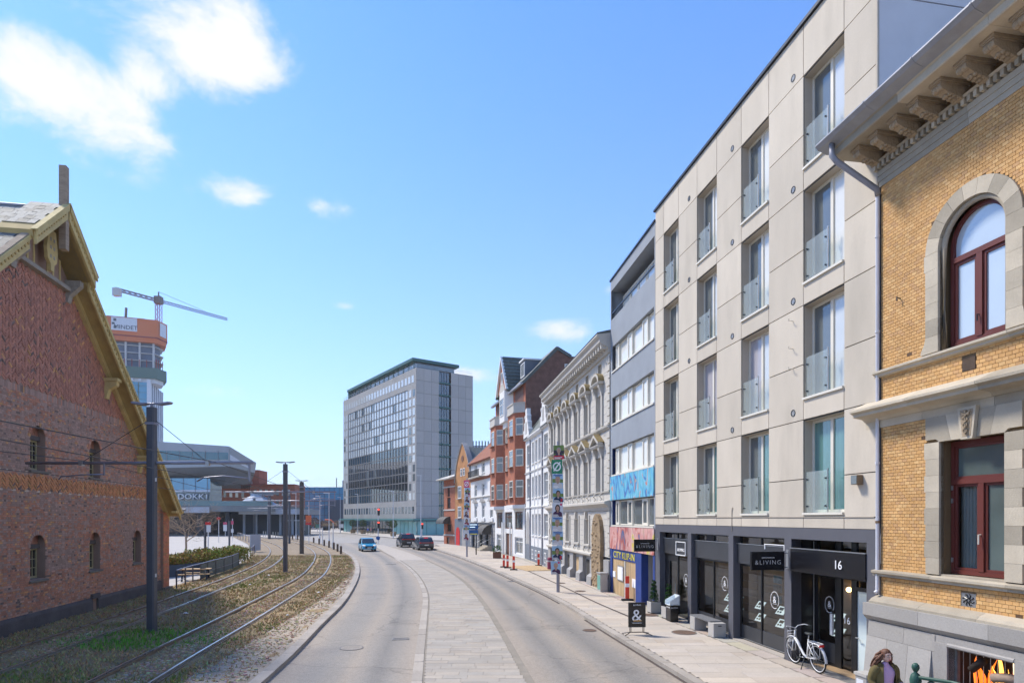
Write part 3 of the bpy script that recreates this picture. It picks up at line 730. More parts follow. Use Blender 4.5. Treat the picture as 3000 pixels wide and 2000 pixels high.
pr_cols = [(.30,.36,.22),(.34,.33,.30),(.42,.36,.26),(.26,.40,.44)]
def leaflet(x, y, z, par, ci, s=1.0):
    q = MB(); q.box(-.19*s,.19*s,-.006,0,-.15*s,.15*s); o = q.build('display_panel', 'acrylic', par); o.location = (x,y,z); o.rotation_euler = (R(-38),0,R(6))
    MB().box(-.17*s,.17*s,-.009,-.006,-.135*s,.135*s).build('sheet', 'panel_sheet', o)
    nm = 'print_%d' % ci
    if nm not in MATS: mat(nm, pr_cols[ci], .6, .4, 14)
    p = MB(); p.box(-.12*s,.06*s,-.0105,-.009,.0,.10*s); p.box(-.13*s,-.06*s,-.0105,-.009,-.09*s,-.03*s); p.box(-.03*s,.05*s,-.0105,-.009,-.09*s,-.03*s); p.build('print', nm, o)
k = 0
for wi, xs in ((w2_, (5.15,5.75)), (w3_, (7.05,8.15,8.75))):
    for x in xs:
        for z in (.92, 1.30): leaflet(x, .52, z, wi, k % 4); k += 1
for z in (.98, 1.38): leaflet(9.95, yd+.28, z, en, k % 4); k += 1
for z in (1.0, 1.45): leaflet(2.45, .5, z, w1_, k % 4); k += 1
for z, c in ((2.2,3),(1.93,1),(1.62,3)):
    q = MB(); q.box(7.93,8.33,.40,.408,z-.10,z+.12); q.build('wall_sheet', 'print_%d' % c, w3_)
# ------------------------------------------------------------ yellow brick house at the right
dY = (-.1619, .9868)
yh = facade('yellow_brick_house', (10.317-.164*13.42+.03, 13.42), (10.317-.164*5.4+.03, 5.4), 'yellow brick house with sandstone window surrounds and bracketed cornice', 'building')
YL = 8.1; CXS = (2.215, 5.9); mat('pane_sky', (.50,.57,.62), .05, .06, .8, spec=1, ior=1.8)
hol = []
for cx in CXS: hol += [(cx-.665,cx+.665,2.9,5.51), (cx-.69,cx+.69,7.28,9.93)]
mb = MB(); wall_holes(mb, 0, YL, 2.2, 12.1, hol, .0, .35); body(mb, 0, YL, 0, 10, 0, 12.1)
for cx in CXS:    # spandrels above the arch
    for s in (-1, 1):
        pts = [(cx+s*.69,0,9.93)]+[(cx+s*.69*math.cos(t*math.pi/20),0,9.24+.69*math.sin(t*math.pi/20)) for t in range(11)]
        mb.poly(pts if s > 0 else pts[::-1])
mb.build('core_wall', 'mortar_yellow', yh)
# bricks
vents = [(2.0,2.3,2.36,2.61),(2.03,2.3,6.75,7.0)]
BW, BH = .122, .0675
def yspans(z):
    sp = [(.03, YL)]
    for cx in CXS:
        cut = None
        if 2.8 < z < 6.0: cut = .98+(.03 if int((z-2.9)/.325) % 2 else 0)
        if 5.5 < z < 6.05: cut = .98
        if 7.2 < z < 9.24: cut = .985
        elif 9.24 <= z < 10.23: cut = math.sqrt(max(0,.985**2-(z-9.24)**2))
        if 7.2 < z < 7.6: cut = .985+(7.6-z)*.28
        if cut is None: continue
        cut += .004; new = []
        for a, b in sp:
            if cx-cut > a: new.append((a, min(b, cx-cut)))
            if cx+cut < b: new.append((max(a, cx+cut), b))
        sp = new
    for a_, b_, c_, d_ in vents:
        if c_-.02 < z < d_+.02: sp = [(p, q) for s0, s1 in sp for p, q in ((s0, min(s1, a_-.004)), (max(s0, b_+.004), s1)) if q-p > .02]
    return sp
ycols = [(.60,.345,.135),(.58,.33,.128),(.62,.365,.148),(.57,.32,.12),(.60,.355,.15),(.55,.31,.12),(.64,.395,.17),(.52,.30,.135)]
rb = random.Random(5); bricks = []
for z0, z1 in ((2.29,2.72),(2.87,6.0),(6.6,7.12),(7.24,11.31)):
    n = int((z1-z0)/BH); bh = (z1-z0)/n
    for i in range(n):
        z = z0+i*bh
        for a, b in yspans(z+bh/2):
            off = (i % 2)*BW/2; x = math.floor((a-off)/BW)*BW+off
            while x < b:
                x0, x1 = max(a, x), min(b, x+BW); x += BW
                if x1-x0 > .025: bricks.append((x0+.004, x1-.004, z+.004, z+bh-.004))
def ykey(q):
    x = (q[0]+q[1])/2; full = (q[1]-q[0]) > BW-.012
    return (not full or x > 3.28, (13.42-x*.987)**2+((q[2]-4)*1.0)**2)
bricks.sort(key=ykey); bme = None; st = MB()
for i, (x0,x1,z0,z1) in enumerate(bricks):
    c = rb.choice(ycols); k = rb.uniform(.94,1.05)
    k *= 1+.10*noise.noise((x0*.8, z0*.6, 1)); c = tuple(q*k for q in c)
    if rb.random() < .002: c = (.12,.07,.04)
    if i < 292:
        if bme is None: bme = MB().box(-.5,.5,0,.014,-.5,.5,True).mesh('brick', 'brick_obj')
        inst('brick', bme, yh, ((x0+x1)/2,-.012,(z0+z1)/2), 0, (x1-x0,1,z1-z0), c)
    else: st.cur = (*c,1); st.box(x0,x1,-.012,.002,z0,z1,True)
st.build('brickwork', 'brick_tint', yh, kind='stuff')
# vents
v = MB(); v.box(2.0,2.3,-.004,.02,2.36,2.61); o = v.build('air_grille', 'steel', yh)
q = MB(); q.lathe([(.03,-.015),(.03,0)], (2.15,.0,2.485), 8, 'y')
for i in range(8):
    a = i*math.pi/4; q.tube([(2.15+.03*math.cos(a),-.008,2.485+.03*math.sin(a)),(2.15+.10*math.cos(a+.3),-.008,2.485+.10*math.sin(a+.3)),(2.15+.12*math.cos(a+.6),-.008,2.485+.11*math.sin(a+.6))], .012, 5)
q.build('ornament', 'black_metal', o)
mat('old_wood', (.07,.045,.03), .8, .3, 6)
v = MB(); v.box(2.03,2.3,-.02,.02,6.75,7.0); v.build('wooden_vent', 'old_wood', yh)
v = MB(); v.tube([(.55,0,8.65),(.55,-.09,8.68),(.55,-.09,8.60)], .014, 6); v.build('hook', 'black_metal', yh)
# stone: string courses
def course(prof, name, x0=-.02, x1=None, m='sandstone_piece', step=1.55):
    x = x0; x1 = x1 or YL
    while x < x1-.05:
        b = min(x+step, x1); MB().prof_x(prof, x+(.003 if x > x0 else 0), b-.003).build(name, m, yh); x = b
course([(0,2.72),(-.10,2.74),(-.10,2.78),(-.15,2.81),(-.15,2.855),(0,2.885)], 'sill_course', -.12)
course([(0,7.10),(-.09,7.12),(-.09,7.16),(-.14,7.19),(-.14,7.235),(0,7.26)], 'string_course', -.10)
course([(0,6.00),(-.03,6.00),(-.03,6.17),(-.06,6.17),(-.10,6.22),(-.14,6.24),(-.36,6.27),(-.36,6.33),(-.44,6.37),(-.44,6.42),(0,6.62)], 'belt_cornice', -.42)
course([(0,11.30),(-.03,11.30),(-.03,11.42),(-.045,11.42),(-.045,11.54),(-.06,11.54),(-.06,11.66),(0,11.66)], 'frieze', -.03, step=2.2)
course([(0,11.79),(-.13,11.79),(-.16,11.83),(0,11.86)], 'bed_mould', -.13, step=2.2)
course([(0,12.10),(-.86,12.10),(-.88,12.12),(-.88,12.25),(-.92,12.28),(0,12.30)], 'cornice_slab', -.45, step=1.9)
g = MB(); g.prof_x([(-.90,12.27),(-.95,12.29),(-1.12,12.35),(-1.19,12.42),(-1.19,12.45),(-1.15,12.45),(-1.08,12.40),(-.6,12.40),(-.6,12.30)], -.58, YL); gt = g.build('gutter', 'zinc', yh)
for x in frange(.9, YL, 1.2): MB().prof_x([(-.96,12.286),(-1.125,12.344),(-1.2,12.42),(-1.2,12.452),(-1.193,12.452),(-1.193,12.425),(-1.12,12.355),(-.96,12.298)], x, x+.03).build('seam', 'zinc', gt)
g = MB(); g.prof_x([(-1.15,12.44),(-.3,12.9),(0,13.1),(9.5,14.0),(9.5,12.3),(-.6,12.31)], -.2, YL-.01); g.build('roof', 'zinc', yh)
dm = MB().box(-.034,.034,-.14,0,11.665,11.785).mesh('dentil', 'sandstone_piece')
for i in range(63): inst('dentil', dm, yh, (-.04+i*.1285,0,0))
# carved brackets
def bracket_mesh():
    b = MB(); pr = [(0,11.86),(0,12.02),(-.62,12.02)]
    for i in range(13):
        t = i/12; y_ = -.62+.62*t; z_ = 12.0-.20*math.sin(t*math.pi*.62)-.02*math.sin(t*9); pr.append((y_*.98-.005, z_-.02))
    b.prof_x(pr, -.085, .085)
    b.box(-.13,.13,-.66,0,12.04,12.098); b.box(-.11,.11,-.64,0,12.015,12.04)
    b.lathe([(0,-.10),(.07,-.10),(.075,-.06),(.06,-.03),(.075,0),(.06,.03),(.075,.06),(.07,.10),(0,.10)], (0,-.56,11.97), 12, 'x')
    for j in range(5):
        yy = -.42+.09*j; zz = 11.84-.018*(2-abs(j-2))
        for s in (-1,0,1): b.ball((s*.055, yy+(.03 if s else 0), zz+.012*abs(s)), .042, .05, .035, 8, 5)
    for s in (-1,1): b.lathe([(0,-.012),(.075,-.012),(.06,.0),(.075,.012),(0,.02)], (s*.088,-.14,11.93), 12, 'x')
    return b.mesh('bracket', 'carved')
bm_ = bracket_mesh()
for i in range(16): inst('bracket', bm_, yh, (.02+i*.515,0,0))
# window surrounds of dressed stone
def block(pts, y0=-.05, y1=.06, name='stone_block'): MB().prof_y(pts, y0, y1).build(name, 'sandstone_piece', yh)
for wi, cx in enumerate(CXS):
    zs = frange(7.28, 9.24, .327)
    for s in (-1,1):
        for i, (z0,z1) in enumerate(zip(zs, zs[1:])):
            o_ = .985+(.03 if i == 5 else 0); P = [(cx+s*.69,z0+.002),(cx+s*(o_+(.12 if i == 0 else 0)),z0+.002)]
            if i == 0: P += [(cx+s*(o_+.10),z0+.08),(cx+s*(o_+.03),z0+.2)]
            P += [(cx+s*o_,z1-.002),(cx+s*.69,z1-.002)]
            block(P[::s] if s > 0 else P)
    n = 9
    for i in range(n):
        a0, a1 = math.pi*i/n+.003, math.pi*(i+1)/n-.003; k = 4
        inn = [(cx+.69*math.cos(a0+(a1-a0)*j/k), 9.24+.69*math.sin(a0+(a1-a0)*j/k)) for j in range(k+1)]
        out = [(cx+.985*math.cos(a0+(a1-a0)*j/k), 9.24+.985*math.sin(a0+(a1-a0)*j/k)) for j in range(k+1)]
        block(out+inn[::-1], name='voussoir')
    rl = MB(); rl.tube([(cx-.655,.06,7.29)]+[(cx+.655*math.cos(math.pi-math.pi*j/24), .06, 9.24+.655*math.sin(math.pi*j/24)) for j in range(25)]+[(cx+.655,.06,7.29)], .055, 8); rl.build('roll_moulding', 'sandstone', yh, smooth=True)
    # arched window
    yf = .16; r0, r1 = .61, .535; f = MB()
    arc = lambda r, z=9.24: [(cx+r*math.cos(math.pi*j/24), z+r*math.sin(math.pi*j/24)) for j in range(25)]
    ao, ai = arc(r0), arc(r1)
    for j in range(24): f.prof_y([ao[j],ao[j+1],ai[j+1],ai[j]], yf, yf+.09)
    for s in (-1,1): f.box(min(cx+s*r0,cx+s*r1),max(cx+s*r0,cx+s*r1),yf,yf+.09,7.3,9.24)
    f.box(cx-r1,cx+r1,yf+.003,yf+.087,7.3,7.39); f.box(cx-r1,cx+r1,yf-.012,yf+.085,8.93,9.03); f.box(cx-.06,cx+.06,yf-.01,yf+.08,7.39,8.93)
    for s in (-1,1):
        a, b = (cx-r1,cx-.06) if s < 0 else (cx+.06,cx+r1)
        f.box(a+.002,a+.055,yf+.02,yf+.075,7.392,8.928); f.box(b-.055,b-.002,yf+.02,yf+.075,7.392,8.928); f.box(a+.055,b-.055,yf+.02,yf+.075,7.392,7.45); f.box(a+.055,b-.055,yf+.02,yf+.075,8.87,8.928)
    w = f.build('arched_window', 'window_red', yh)
    MB().quad((cx-r1,yf+.05,7.4),(cx-.05,yf+.05,7.4),(cx-.05,yf+.05,8.93),(cx-r1,yf+.05,8.93)).build('pane', 'pane_sky', w)
    MB().quad((cx+.05,yf+.05,7.4),(cx+r1,yf+.05,7.4),(cx+r1,yf+.05,8.93),(cx+.05,yf+.05,8.93)).build('pane', 'pane_sky', w)
    MB().poly([(x,yf+.05,z) for x, z in [(cx+r1,9.03)]+ai+[(cx-r1,9.03)]]).build('pane', 'pane_sky', w)
    hd = MB(); hd.tube([(cx+.0,yf-.01,7.78),(cx,yf-.05,7.78),(cx,yf-.05,7.66)], .012, 6); hd.build('handle', 'black_metal', w)
    # lower window: quoined jambs, flat arch, keystone
    zs = frange(2.9, 5.5, .325)
    for s in (-1,1):
        for i, (z0,z1) in enumerate(zip(zs, zs[1:])):
            o_ = .98+(.03 if i % 2 else 0); P = [(cx+s*.665,z0+.002),(cx+s*o_,z0+.002),(cx+s*o_,z1-.002),(cx+s*.665,z1-.002)]
            block(P[::s] if s > 0 else P)
    top = 6.0; xs_b = [-.665,-.40,-.13,.13,.40,.665]; xs_t = [-.98,-.52,-.20,.20,.52,.98]
    for i in range(5):
        if i == 2: continue
        P = [(cx+xs_b[i]+.002,5.5),(cx+xs_b[i+1]-.002,5.5),(cx+xs_t[i+1]-.002,top-.002),(cx+xs_t[i]+.002,top-.002)]
        if i == 0: P = [(cx-.663,5.5),(cx+xs_b[1]-.002,5.5),(cx+xs_t[1]-.002,top-.002),(cx-.98,top-.002),(cx-.98,5.56),(cx-.74,5.56)]
        if i == 4: P = [(cx+xs_b[4]+.002,5.5),(cx+.663,5.5),(cx+.74,5.56),(cx+.98,5.56),(cx+.98,top-.002),(cx+xs_t[4]+.002,top-.002)]
        block(P, name='voussoir')
    k = MB(); k.prof_y([(cx-.12,5.47),(cx+.12,5.47),(cx+.19,6.06),(cx-.19,6.06)], -.12, .06); ko = k.build('keystone', 'sandstone_piece', yh)
    k = MB(); k.prof_y([(cx-.085,5.52),(cx+.085,5.52),(cx+.135,6.01),(cx-.135,6.01)], -.125, -.12)
    k.tube([(cx,-.15,5.54),(cx,-.15,5.98)], .012, 6); k.ball((cx,-.15,5.985), .025)
    for ph in (0, math.pi): k.tube([(cx+(.028+.02*t/12)*math.sin(t*.75+ph),-.15-.012*math.cos(t*.75+ph),5.56+.026*t) for t in range(15)], .012, 5)
    for s in (-1,1): k.prof_y([(cx,5.93),(cx+s*.10,5.98),(cx+s*.06,5.90)] if s > 0 else [(cx,5.93),(cx+s*.06,5.90),(cx+s*.10,5.98)], -.155, -.135)
    k.build('carved_emblem', 'carved', ko)
    yf = .20; f = MB(); x0, x1, z0, z1 = cx-.64, cx+.64, 2.93, 5.49
    f.box(x0,x0+.07,yf,yf+.09,z0,z1); f.box(x1-.07,x1,yf,yf+.09,z0,z1); f.box(x0+.07,x1-.07,yf,yf+.09,z0,z0+.08); f.box(x0+.07,x1-.07,yf,yf+.09,z1-.09,z1); f.box(x0+.07,x1-.07,yf-.015,yf+.085,4.66,4.76); f.box(cx-.055,cx+.055,yf-.012,yf+.085,z0+.08,4.66)
    for a, b, c, d in ((x0+.07,cx-.055,z0+.08,4.66),(cx+.055,x1-.07,z0+.08,4.66),(x0+.07,x1-.07,4.76,z1-.09)):
        f.box(a+.002,a+.05,yf+.02,yf+.075,c+.002,d-.002); f.box(b-.05,b-.002,yf+.02,yf+.075,c+.002,d-.002); f.box(a+.05,b-.05,yf+.02,yf+.075,c+.002,c+.05); f.box(a+.05,b-.05,yf+.02,yf+.075,d-.05,d-.002)
    w = f.build('casement_window', 'window_red', yh)
    for a, b, c, d in ((x0+.07,cx-.055,z0+.08,4.66),(cx+.055,x1-.07,z0+.08,4.66),(x0+.07,x1-.07,4.76,z1-.09)): MB().quad((a,yf+.05,c),(b,yf+.05,c),(b,yf+.05,d),(a,yf+.05,d)).build('pane', 'glass_clear' if a < cx-.3 and d < 4.7 else 'pane_room', w)
    for i in range(14):
        if i == 0: cu = MB()
        xx = cx-.56+i*.035; cu.tube([(xx,.38+.02*(i%2),2.95),(xx,.38+.02*(i%2),5.45)], .026, 6)
    cu.build('curtain', 'curtain_white', w)
    MB().quad((cx-1.2,1.6,2.5),(cx+1.2,1.6,2.5),(cx+1.2,1.6,6),(cx-1.2,1.6,6)).build('room_wall', 'room_grey', w)
    hd = MB(); hd.tube([(cx,yf-.01,3.7),(cx,yf-.06,3.7),(cx,yf-.06,3.52)], .014, 6); hd.build('handle', 'cream_frame', w)
    for zz in (3.15, 4.3, 4.55): MB().box(x0+.02,x0+.05,yf-.02,yf,zz,zz+.09).build('hinge', 'steel', w)
    MB().box(cx-.665,cx+.665,-.02,.2,2.86,2.915).build('stone_sill', 'sandstone', yh)
# plinth of granite
course([(0,2.31),(-.16,2.24),(-.19,2.20),(-.22,2.19)] + [(-.22,2.19),(-.22,2.14),(0,2.14)], 'plinth_cap', -.10, m='sandstone_piece', step=1.3)
course([(0,2.14),(-.27,2.14),(-.27,1.87),(-.20,1.80),(-.16,1.76),(0,1.76)], 'plinth_ledge', -.22, m='granite_piece', step=1.5)
BWN = (1.9,3.2)     # basement window
pl = MB()
def batter(x0, x1, z0, z1, y_off=0): 
    yb = lambda z: -.36+.10*z; return MB().prof_x([(.05,z1),(yb(z1)+y_off,z1),(yb(z0)+y_off,z0),(.05,z0)], x0, x1)
def gblock(x0, x1, z0, z1): batter(x0+.003, x1-.003, z0+.003, z1-.003).build('granite_block', 'granite_piece', yh)
gblock(-.16,.42,0,1.42); gblock(.42,.98,0,1.42); gblock(.98,1.55,0,1.42); gblock(-.14,.85,1.42,1.755); gblock(.85,1.62,1.42,1.755)
for x in frange(3.45, YL, 1.1)[:-1]: gblock(x, x+1.1, 0, .9); gblock(x, x+1.1, .9, 1.755)
mb = MB(); mb.box(1.62,3.45,-.20,.05,1.62,1.756); mb.box(1.62,1.9,-.22,.05,0,1.62); mb.box(3.2,3.45,-.22,.05,0,1.62); mb.box(1.9,3.2,-.22,.05,0,.35)
mb.tube([(1.9,-.19,1.6),(3.2,-.19,1.6)], .045, 8); mb.quad((1.55,-.21,0),(1.62,-.21,0),(1.62,-.21,1.755),(1.55,-.21,1.755)); mb.build('basement_surround', 'granite', yh)
n = MB(); n.quad((1.9,-.18,.35),(1.9,-.18,1.6),(1.9,.6,1.6),(1.9,.6,.35)); n.quad((3.2,-.18,1.6),(3.2,-.18,.35),(3.2,.6,.35),(3.2,.6,1.6)); n.quad((1.9,.6,.35),(1.9,.6,1.6),(3.2,.6,1.6),(3.2,.6,.35)); n.quad((1.9,-.18,1.585),(3.2,-.18,1.585),(3.2,.6,1.585),(1.9,.6,1.585)); n.quad((1.9,-.18,.36),(1.9,.6,.36),(3.2,.6,.36),(3.2,-.18,.36)); n.build('basement_niche', 'interior_dark', yh)
bar_me = MB().tube([(0,0,.36),(0,0,1.58)], .006, 6).mesh('window_bar', 'steel')
for i in range(9): inst('window_bar', bar_me, yh, (2.06+i*.135,-.02,0))
f = MB(); f.box(1.905,1.95,-.05,.02,.36,1.585); f.box(3.15,3.195,-.05,.02,.36,1.585); f.box(1.95,3.15,-.05,.02,1.54,1.585); f.build('basement_frame', 'iron_grey', yh)
# fire burning behind the bars
fire = thing('open_fire', 'bright fire of logs burning behind the barred basement window', 'fire', (0,0,0)); fire.matrix_world = yh.matrix_basis @ Matrix.Translation((2.70,.10,.72))
for nm, c, s_ in (('flame_yellow',(1,.48,.09),1.0),('flame_orange',(1,.20,.02),.6),('flame_white',(1,.75,.34),1.5)): emit(nm, c, s_)
mat('charred', (.03,.02,.015), .9, .4, 8); mat('log_grey', (.30,.22,.17), .9, .3, 8)
rf_ = random.Random(8)
def flame(x, y, z, h, w, m):
    b = MB(); n = 9; pts = []; rs = []
    ph = rf_.uniform(0,6)
    for i in range(n):
        t = i/(n-1); pts.append((x+w*.8*math.sin(ph+t*4.5)*t, y+w*.3*math.cos(ph+t*3), z+h*t)); rs.append(max(.002, .62*w*math.sin(math.pi*min(1,(t*.8+.18)))*(1-t)**.6))
    b.tube(pts, rs, 8); b.build('flame', m, fire, smooth=True)
for (x,h,w,m) in ((.02,.98,.07,'flame_yellow'),(.22,.95,.06,'flame_white'),(.10,.70,.08,'flame_orange'),(-.18,.60,.09,'flame_orange'),(-.32,.45,.08,'flame_orange'),(.33,.66,.06,'flame_yellow'),(.40,.5,.07,'flame_orange'),(-.06,.5,.08,'flame_yellow'),(-.42,.66,.06,'flame_orange'),(.28,.42,.07,'flame_white'),(-.24,.35,.05,'flame_yellow'),(.15,.5,.06,'flame_yellow'),(-.5,.4,.06,'flame_orange'),(.46,.62,.05,'flame_orange')):
    flame(x, rf_.uniform(-.08,.12), .12+rf_.uniform(0,.1), h, w, m)
for i, (x0,z0,x1,z1,y_,r,m) in enumerate(((-.5,.12,.35,.22,-.1,.09,'charred'),(-.3,.3,.5,.2,.05,.08,'charred'),(-.05,.45,.4,.52,-.12,.085,'log_grey'),(-.45,.5,-.2,.72,-.15,.07,'charred'),(.3,.3,.52,.5,-.05,.07,'charred'))):
    MB().tube([(x0,y_,z0),((x0+x1)/2,y_+.02,(z0+z1)/2+.02),(x1,y_,z1)], r, 9).build('log', m, fire, smooth=True)
# downpipe
d = MB(); d.tube([(-.26,-1.0,12.34),(-.26,-1.0,12.06),(-.22,-.92,11.92),(.02,-.12,11.24),(.0,-.07,11.12)], .062, 10); d.build('downpipe_bend', 'pipe_grey', yh, smooth=True)
d = MB(); d.tube([(-.02,-.065,11.2),(-.02,-.065,2.42),(-.02,-.12,2.36)], .042, 10); dp = d.build('downpipe', 'pipe_white', yh)
for z in (10.2, 8.1, 5.2, 3.9): MB().lathe([(.05,0),(.05,.05)], (-.02,-.065,z), 10).build('pipe_collar', 'pipe_white' if z != 3.9 else 'rail_rust', dp)
d = MB(); d.box(-.15,-.005,.02,.06,3.0,11.3); d.build('side_strip', 'pipe_grey', yh)
# ------------------------------------------------------------ red brick warehouse with timbered gable at the left
bh_ = facade('brick_warehouse', (-15.30,10.9), (-19.57,35.0), 'old red brick warehouse gable with ochre bargeboards beside the tram tracks', 'building')
mat('ochre', (.58,.44,.185), .8, .18, 2.5, .2, 20, stain=.35, stcol=(.18,.13,.07), stscale=1.4)
mat('ochre_dark', (.46,.33,.13), .85, .15, 2.5)
mat('weathered_wood', (.36,.27,.19), .9, .3, 3, .3, 25, stretch=(1,1,6))
mat('grey_wood', (.34,.30,.25), .9, .25, 3, .3, 20, stretch=(.6,3,3))
mat('slate', (.24,.235,.21), .75, .18, 3, .25, 30, jitter=.3, stain=.3, stcol=(.16,.13,.07), stscale=2)
mat('plinth_dark', (.12,.10,.09), .95, .3, 1.5, .5, 15, fine=.2)
mat('copper_green', (.16,.36,.30), .8, .15)
mat('stone_sill', (.20,.175,.14), .9, .2, 4)
mat('window_ochre', (.42,.36,.20), .6, .1)
AX, AZ, SL = 11.6, 15.26, .912; X0, X1 = -.4, 23.55
roofz = lambda x: AZ-SL*abs(x-AX)
wtop = lambda x: min(roofz(x)-.16, 99)
WINS = [(c-.465, c+.465, zb) for c in (3.2, 7.3, 11.42, 15.56, 19.77) for zb in (1.80, 5.76)]
WINS = [w for w in WINS if roofz(w[0]) > w[2]+2.2 and roofz(w[1]) > w[2]+2.2]
def in_win(z):
    out = []
    for a, b, zb in WINS:
        c = (a+b)/2; sp = zb+1.15
        if zb-.10 < z < sp: out.append((a, b))
        elif sp <= z < sp+.465: h = math.sqrt(.465**2-(z-sp)**2); out.append((c-h, c+h))
    return out
# backing wall: columns of quads below the rake with rectangular openings
mb = MB(); holes = [(a,b,zb,zb+1.62) for a,b,zb in WINS]
wall_holes(mb, X0, X1, 0, 4.4, [h for h in holes if h[2] < 4], 0, .34)
xs = sorted({X0, X1, AX, *[h[i] for h in holes if h[2] > 4 for i in (0,1)], *frange(X0, X1, 1.0)})
for a, b in zip(xs, xs[1:]):
    cuts = [4.4]; m = (a+b)/2
    hh = [h for h in holes if h[2] > 4 and h[0] < m < h[1]]
    ta, tb = max(4.4, wtop(a)), max(4.4, wtop(b))
    if hh:
        mb.quad((a,0,4.4),(b,0,4.4),(b,0,hh[0][2]),(a,0,hh[0][2])); mb.quad((a,0,hh[0][3]),(b,0,hh[0][3]),(b,0,tb),(a,0,ta))
    elif max(ta, tb) > 4.41: mb.quad((a,0,4.4),(b,0,4.4),(b,0,tb),(a,0,ta))
for a, b, c, d in [h for h in holes if h[2] > 4]:
    mb.quad((a,0,c),(a,0,d),(a,.34,d),(a,.34,c)); mb.quad((b,0,d),(b,0,c),(b,.34,c),(b,.34,d)); mb.quad((b,0,c),(a,0,c),(a,.34,c),(b,.34,c))
for a, b, zb in WINS:
    c = (a+b)/2; sp = zb+1.155
    for s in (-1,1):
        pts = [(c+s*.465,0,zb+1.62)]+[(c+s*.465*math.cos(t*math.pi/16),0,sp+.465*math.sin(t*math.pi/16)) for t in range(9)]
        mb.poly(pts if s > 0 else pts[::-1])
mb.quad((X1,0,0),(X1,38,0),(X1,38,4.4),(X1,0,4.4)); mb.quad((X0,38,0),(X0,0,0),(X0,0,4.4),(X0,38,4.4))
mb.build('core_wall', 'mortar_red', bh_)
# brickwork
rg = random.Random(21); allb = []
def colour(x, z, herr=False):
    t = noise.noise((x*.35, z*.45, 2)); u = rg.random()
    red = (.52,.235,.145); pur = (.42,.275,.215); org = (.64,.34,.14); drk = (.22,.155,.125); pink = (.54,.31,.225)
    if herr and z > 8: c = (.50,.225,.15) if u < .62 else (.45,.21,.15) if u < .93 else org if u < .965 else drk
    elif herr: c = (.64,.29,.13) if u < .8 else org if u < .93 else drk
    elif z < 2.0: c = red if u < .5 else pink if u < .74 else pur if u < .9 else (.64,.31,.14) if u < .96 else drk
    else:
        k = .60+.5*t
        c = pur if u < k else red if u < .86 else pink if u < .92 else drk if u < .96 else org
    f = rg.uniform(.82,1.16); return tuple(q*f for q in c)
BL, BHH = .236, .0745
z = .62; i = 0
while z < 13.0:
    zc = z+BHH/2
    if not (5.02 < zc < 5.56) and zc < 8.62:
        lo = X0; hi = X1
        if zc > 4.3: d = (AZ-.20-zc)/SL; lo, hi = max(lo, AX-d), min(hi, AX+d)
        sp = [(lo, hi)]
        for a, b in in_win(zc):
            sp = [(p, q) for s0, s1 in sp for p, q in ((s0, min(s1, a)), (max(s0, b), s1)) if q-p > .02]
        hd = (i % 2 == 1); L_ = BL/2 if hd else BL
        for a, b in sp:
            off = 0 if not hd else BL/4; x = math.floor((a-off)/L_)*L_+off
            while x < b:
                p, q = max(a, x), min(b, x+L_); x += L_
                if q-p > .03 and q > 7.8: allb.append((p+.006, q-.006, z+.006, z+BHH-.006, hd))
    z += BHH; i += 1
st = MB(); k = 0; bme = MB().box(-.5,.5,0,.02,-.5,.5,True).mesh('brick', 'brick_obj')
allb.sort(key=lambda b: (b[0] < 9.2 or b[1]-b[0] < .2, b[0]))
for n_, (a, b, z0, z1, hd) in enumerate(allb):
    c = colour(a, z0); pr = rg.uniform(-.004,.006)
    row = (z0 > 4.9 and z0 < 5.02) or (5.55 < z0 < 5.64)
    if row and hd is not None and int(a/.118) % 3 == 0: c = (.62,.50,.38)
    if n_ < 290: inst('brick', bme, bh_, ((a+b)/2,-.014-pr,(z0+z1)/2), 0, (b-a,1,z1-z0), c)
    else: st.cur = (*c,1); st.box(a,b,-.014-pr,.004,z0,z1,True)
# herringbone fields: slanted bricks, alternate bricks sunk
def slant(xc, zc, sgn, w, h, ang, out):
    c, s = math.cos(ang*sgn), math.sin(ang*sgn); P = []
    for u, v in ((-w/2,-h/2),(w/2,-h/2),(w/2,h/2),(-w/2,h/2)): P.append((xc+u*c-v*s, zc+u*s+v*c))
    st.prism(P, -out, .004, lambda a,b,d: (a,d,b))
cw = .175; ncol = int((X1-8)/cw)
for j in range(ncol):
    xc = 8+j*cw+cw/2; sg = 1 if j % 2 else -1; zt = wtop(xc)-.10; z = 8.72
    while z < min(zt, 12.9):
        st.cur = (*colour(xc, z, True),1); r_ = rg.random()
        slant(xc, z, sg, .205, .062, R(42), .030 if r_ < .5 else .016 if r_ < .86 else .002); z += .098
    for rr in range(6):
        z = 5.065+rr*.085; st.cur = (*colour(xc, z, True),1)
        slant(xc+(.03 if rr % 2 else 0), z, sg, .20, .055, R(40), .028 if (rr+j) % 2 else .010)
st.build('brickwork', 'brick_tint', bh_, kind='stuff')
so_ = MB()
for j in range(int(15.7/.085)):
    so_.cur = (*colour(8, 8, False),1); x = 7.9+j*.085
    if wtop(x) > 8.75: so_.box(x, x+.072, -.02, .004, 8.40, 8.63, True)
so_.build('soldier_course', 'brick_tint', bh_, kind='stuff')
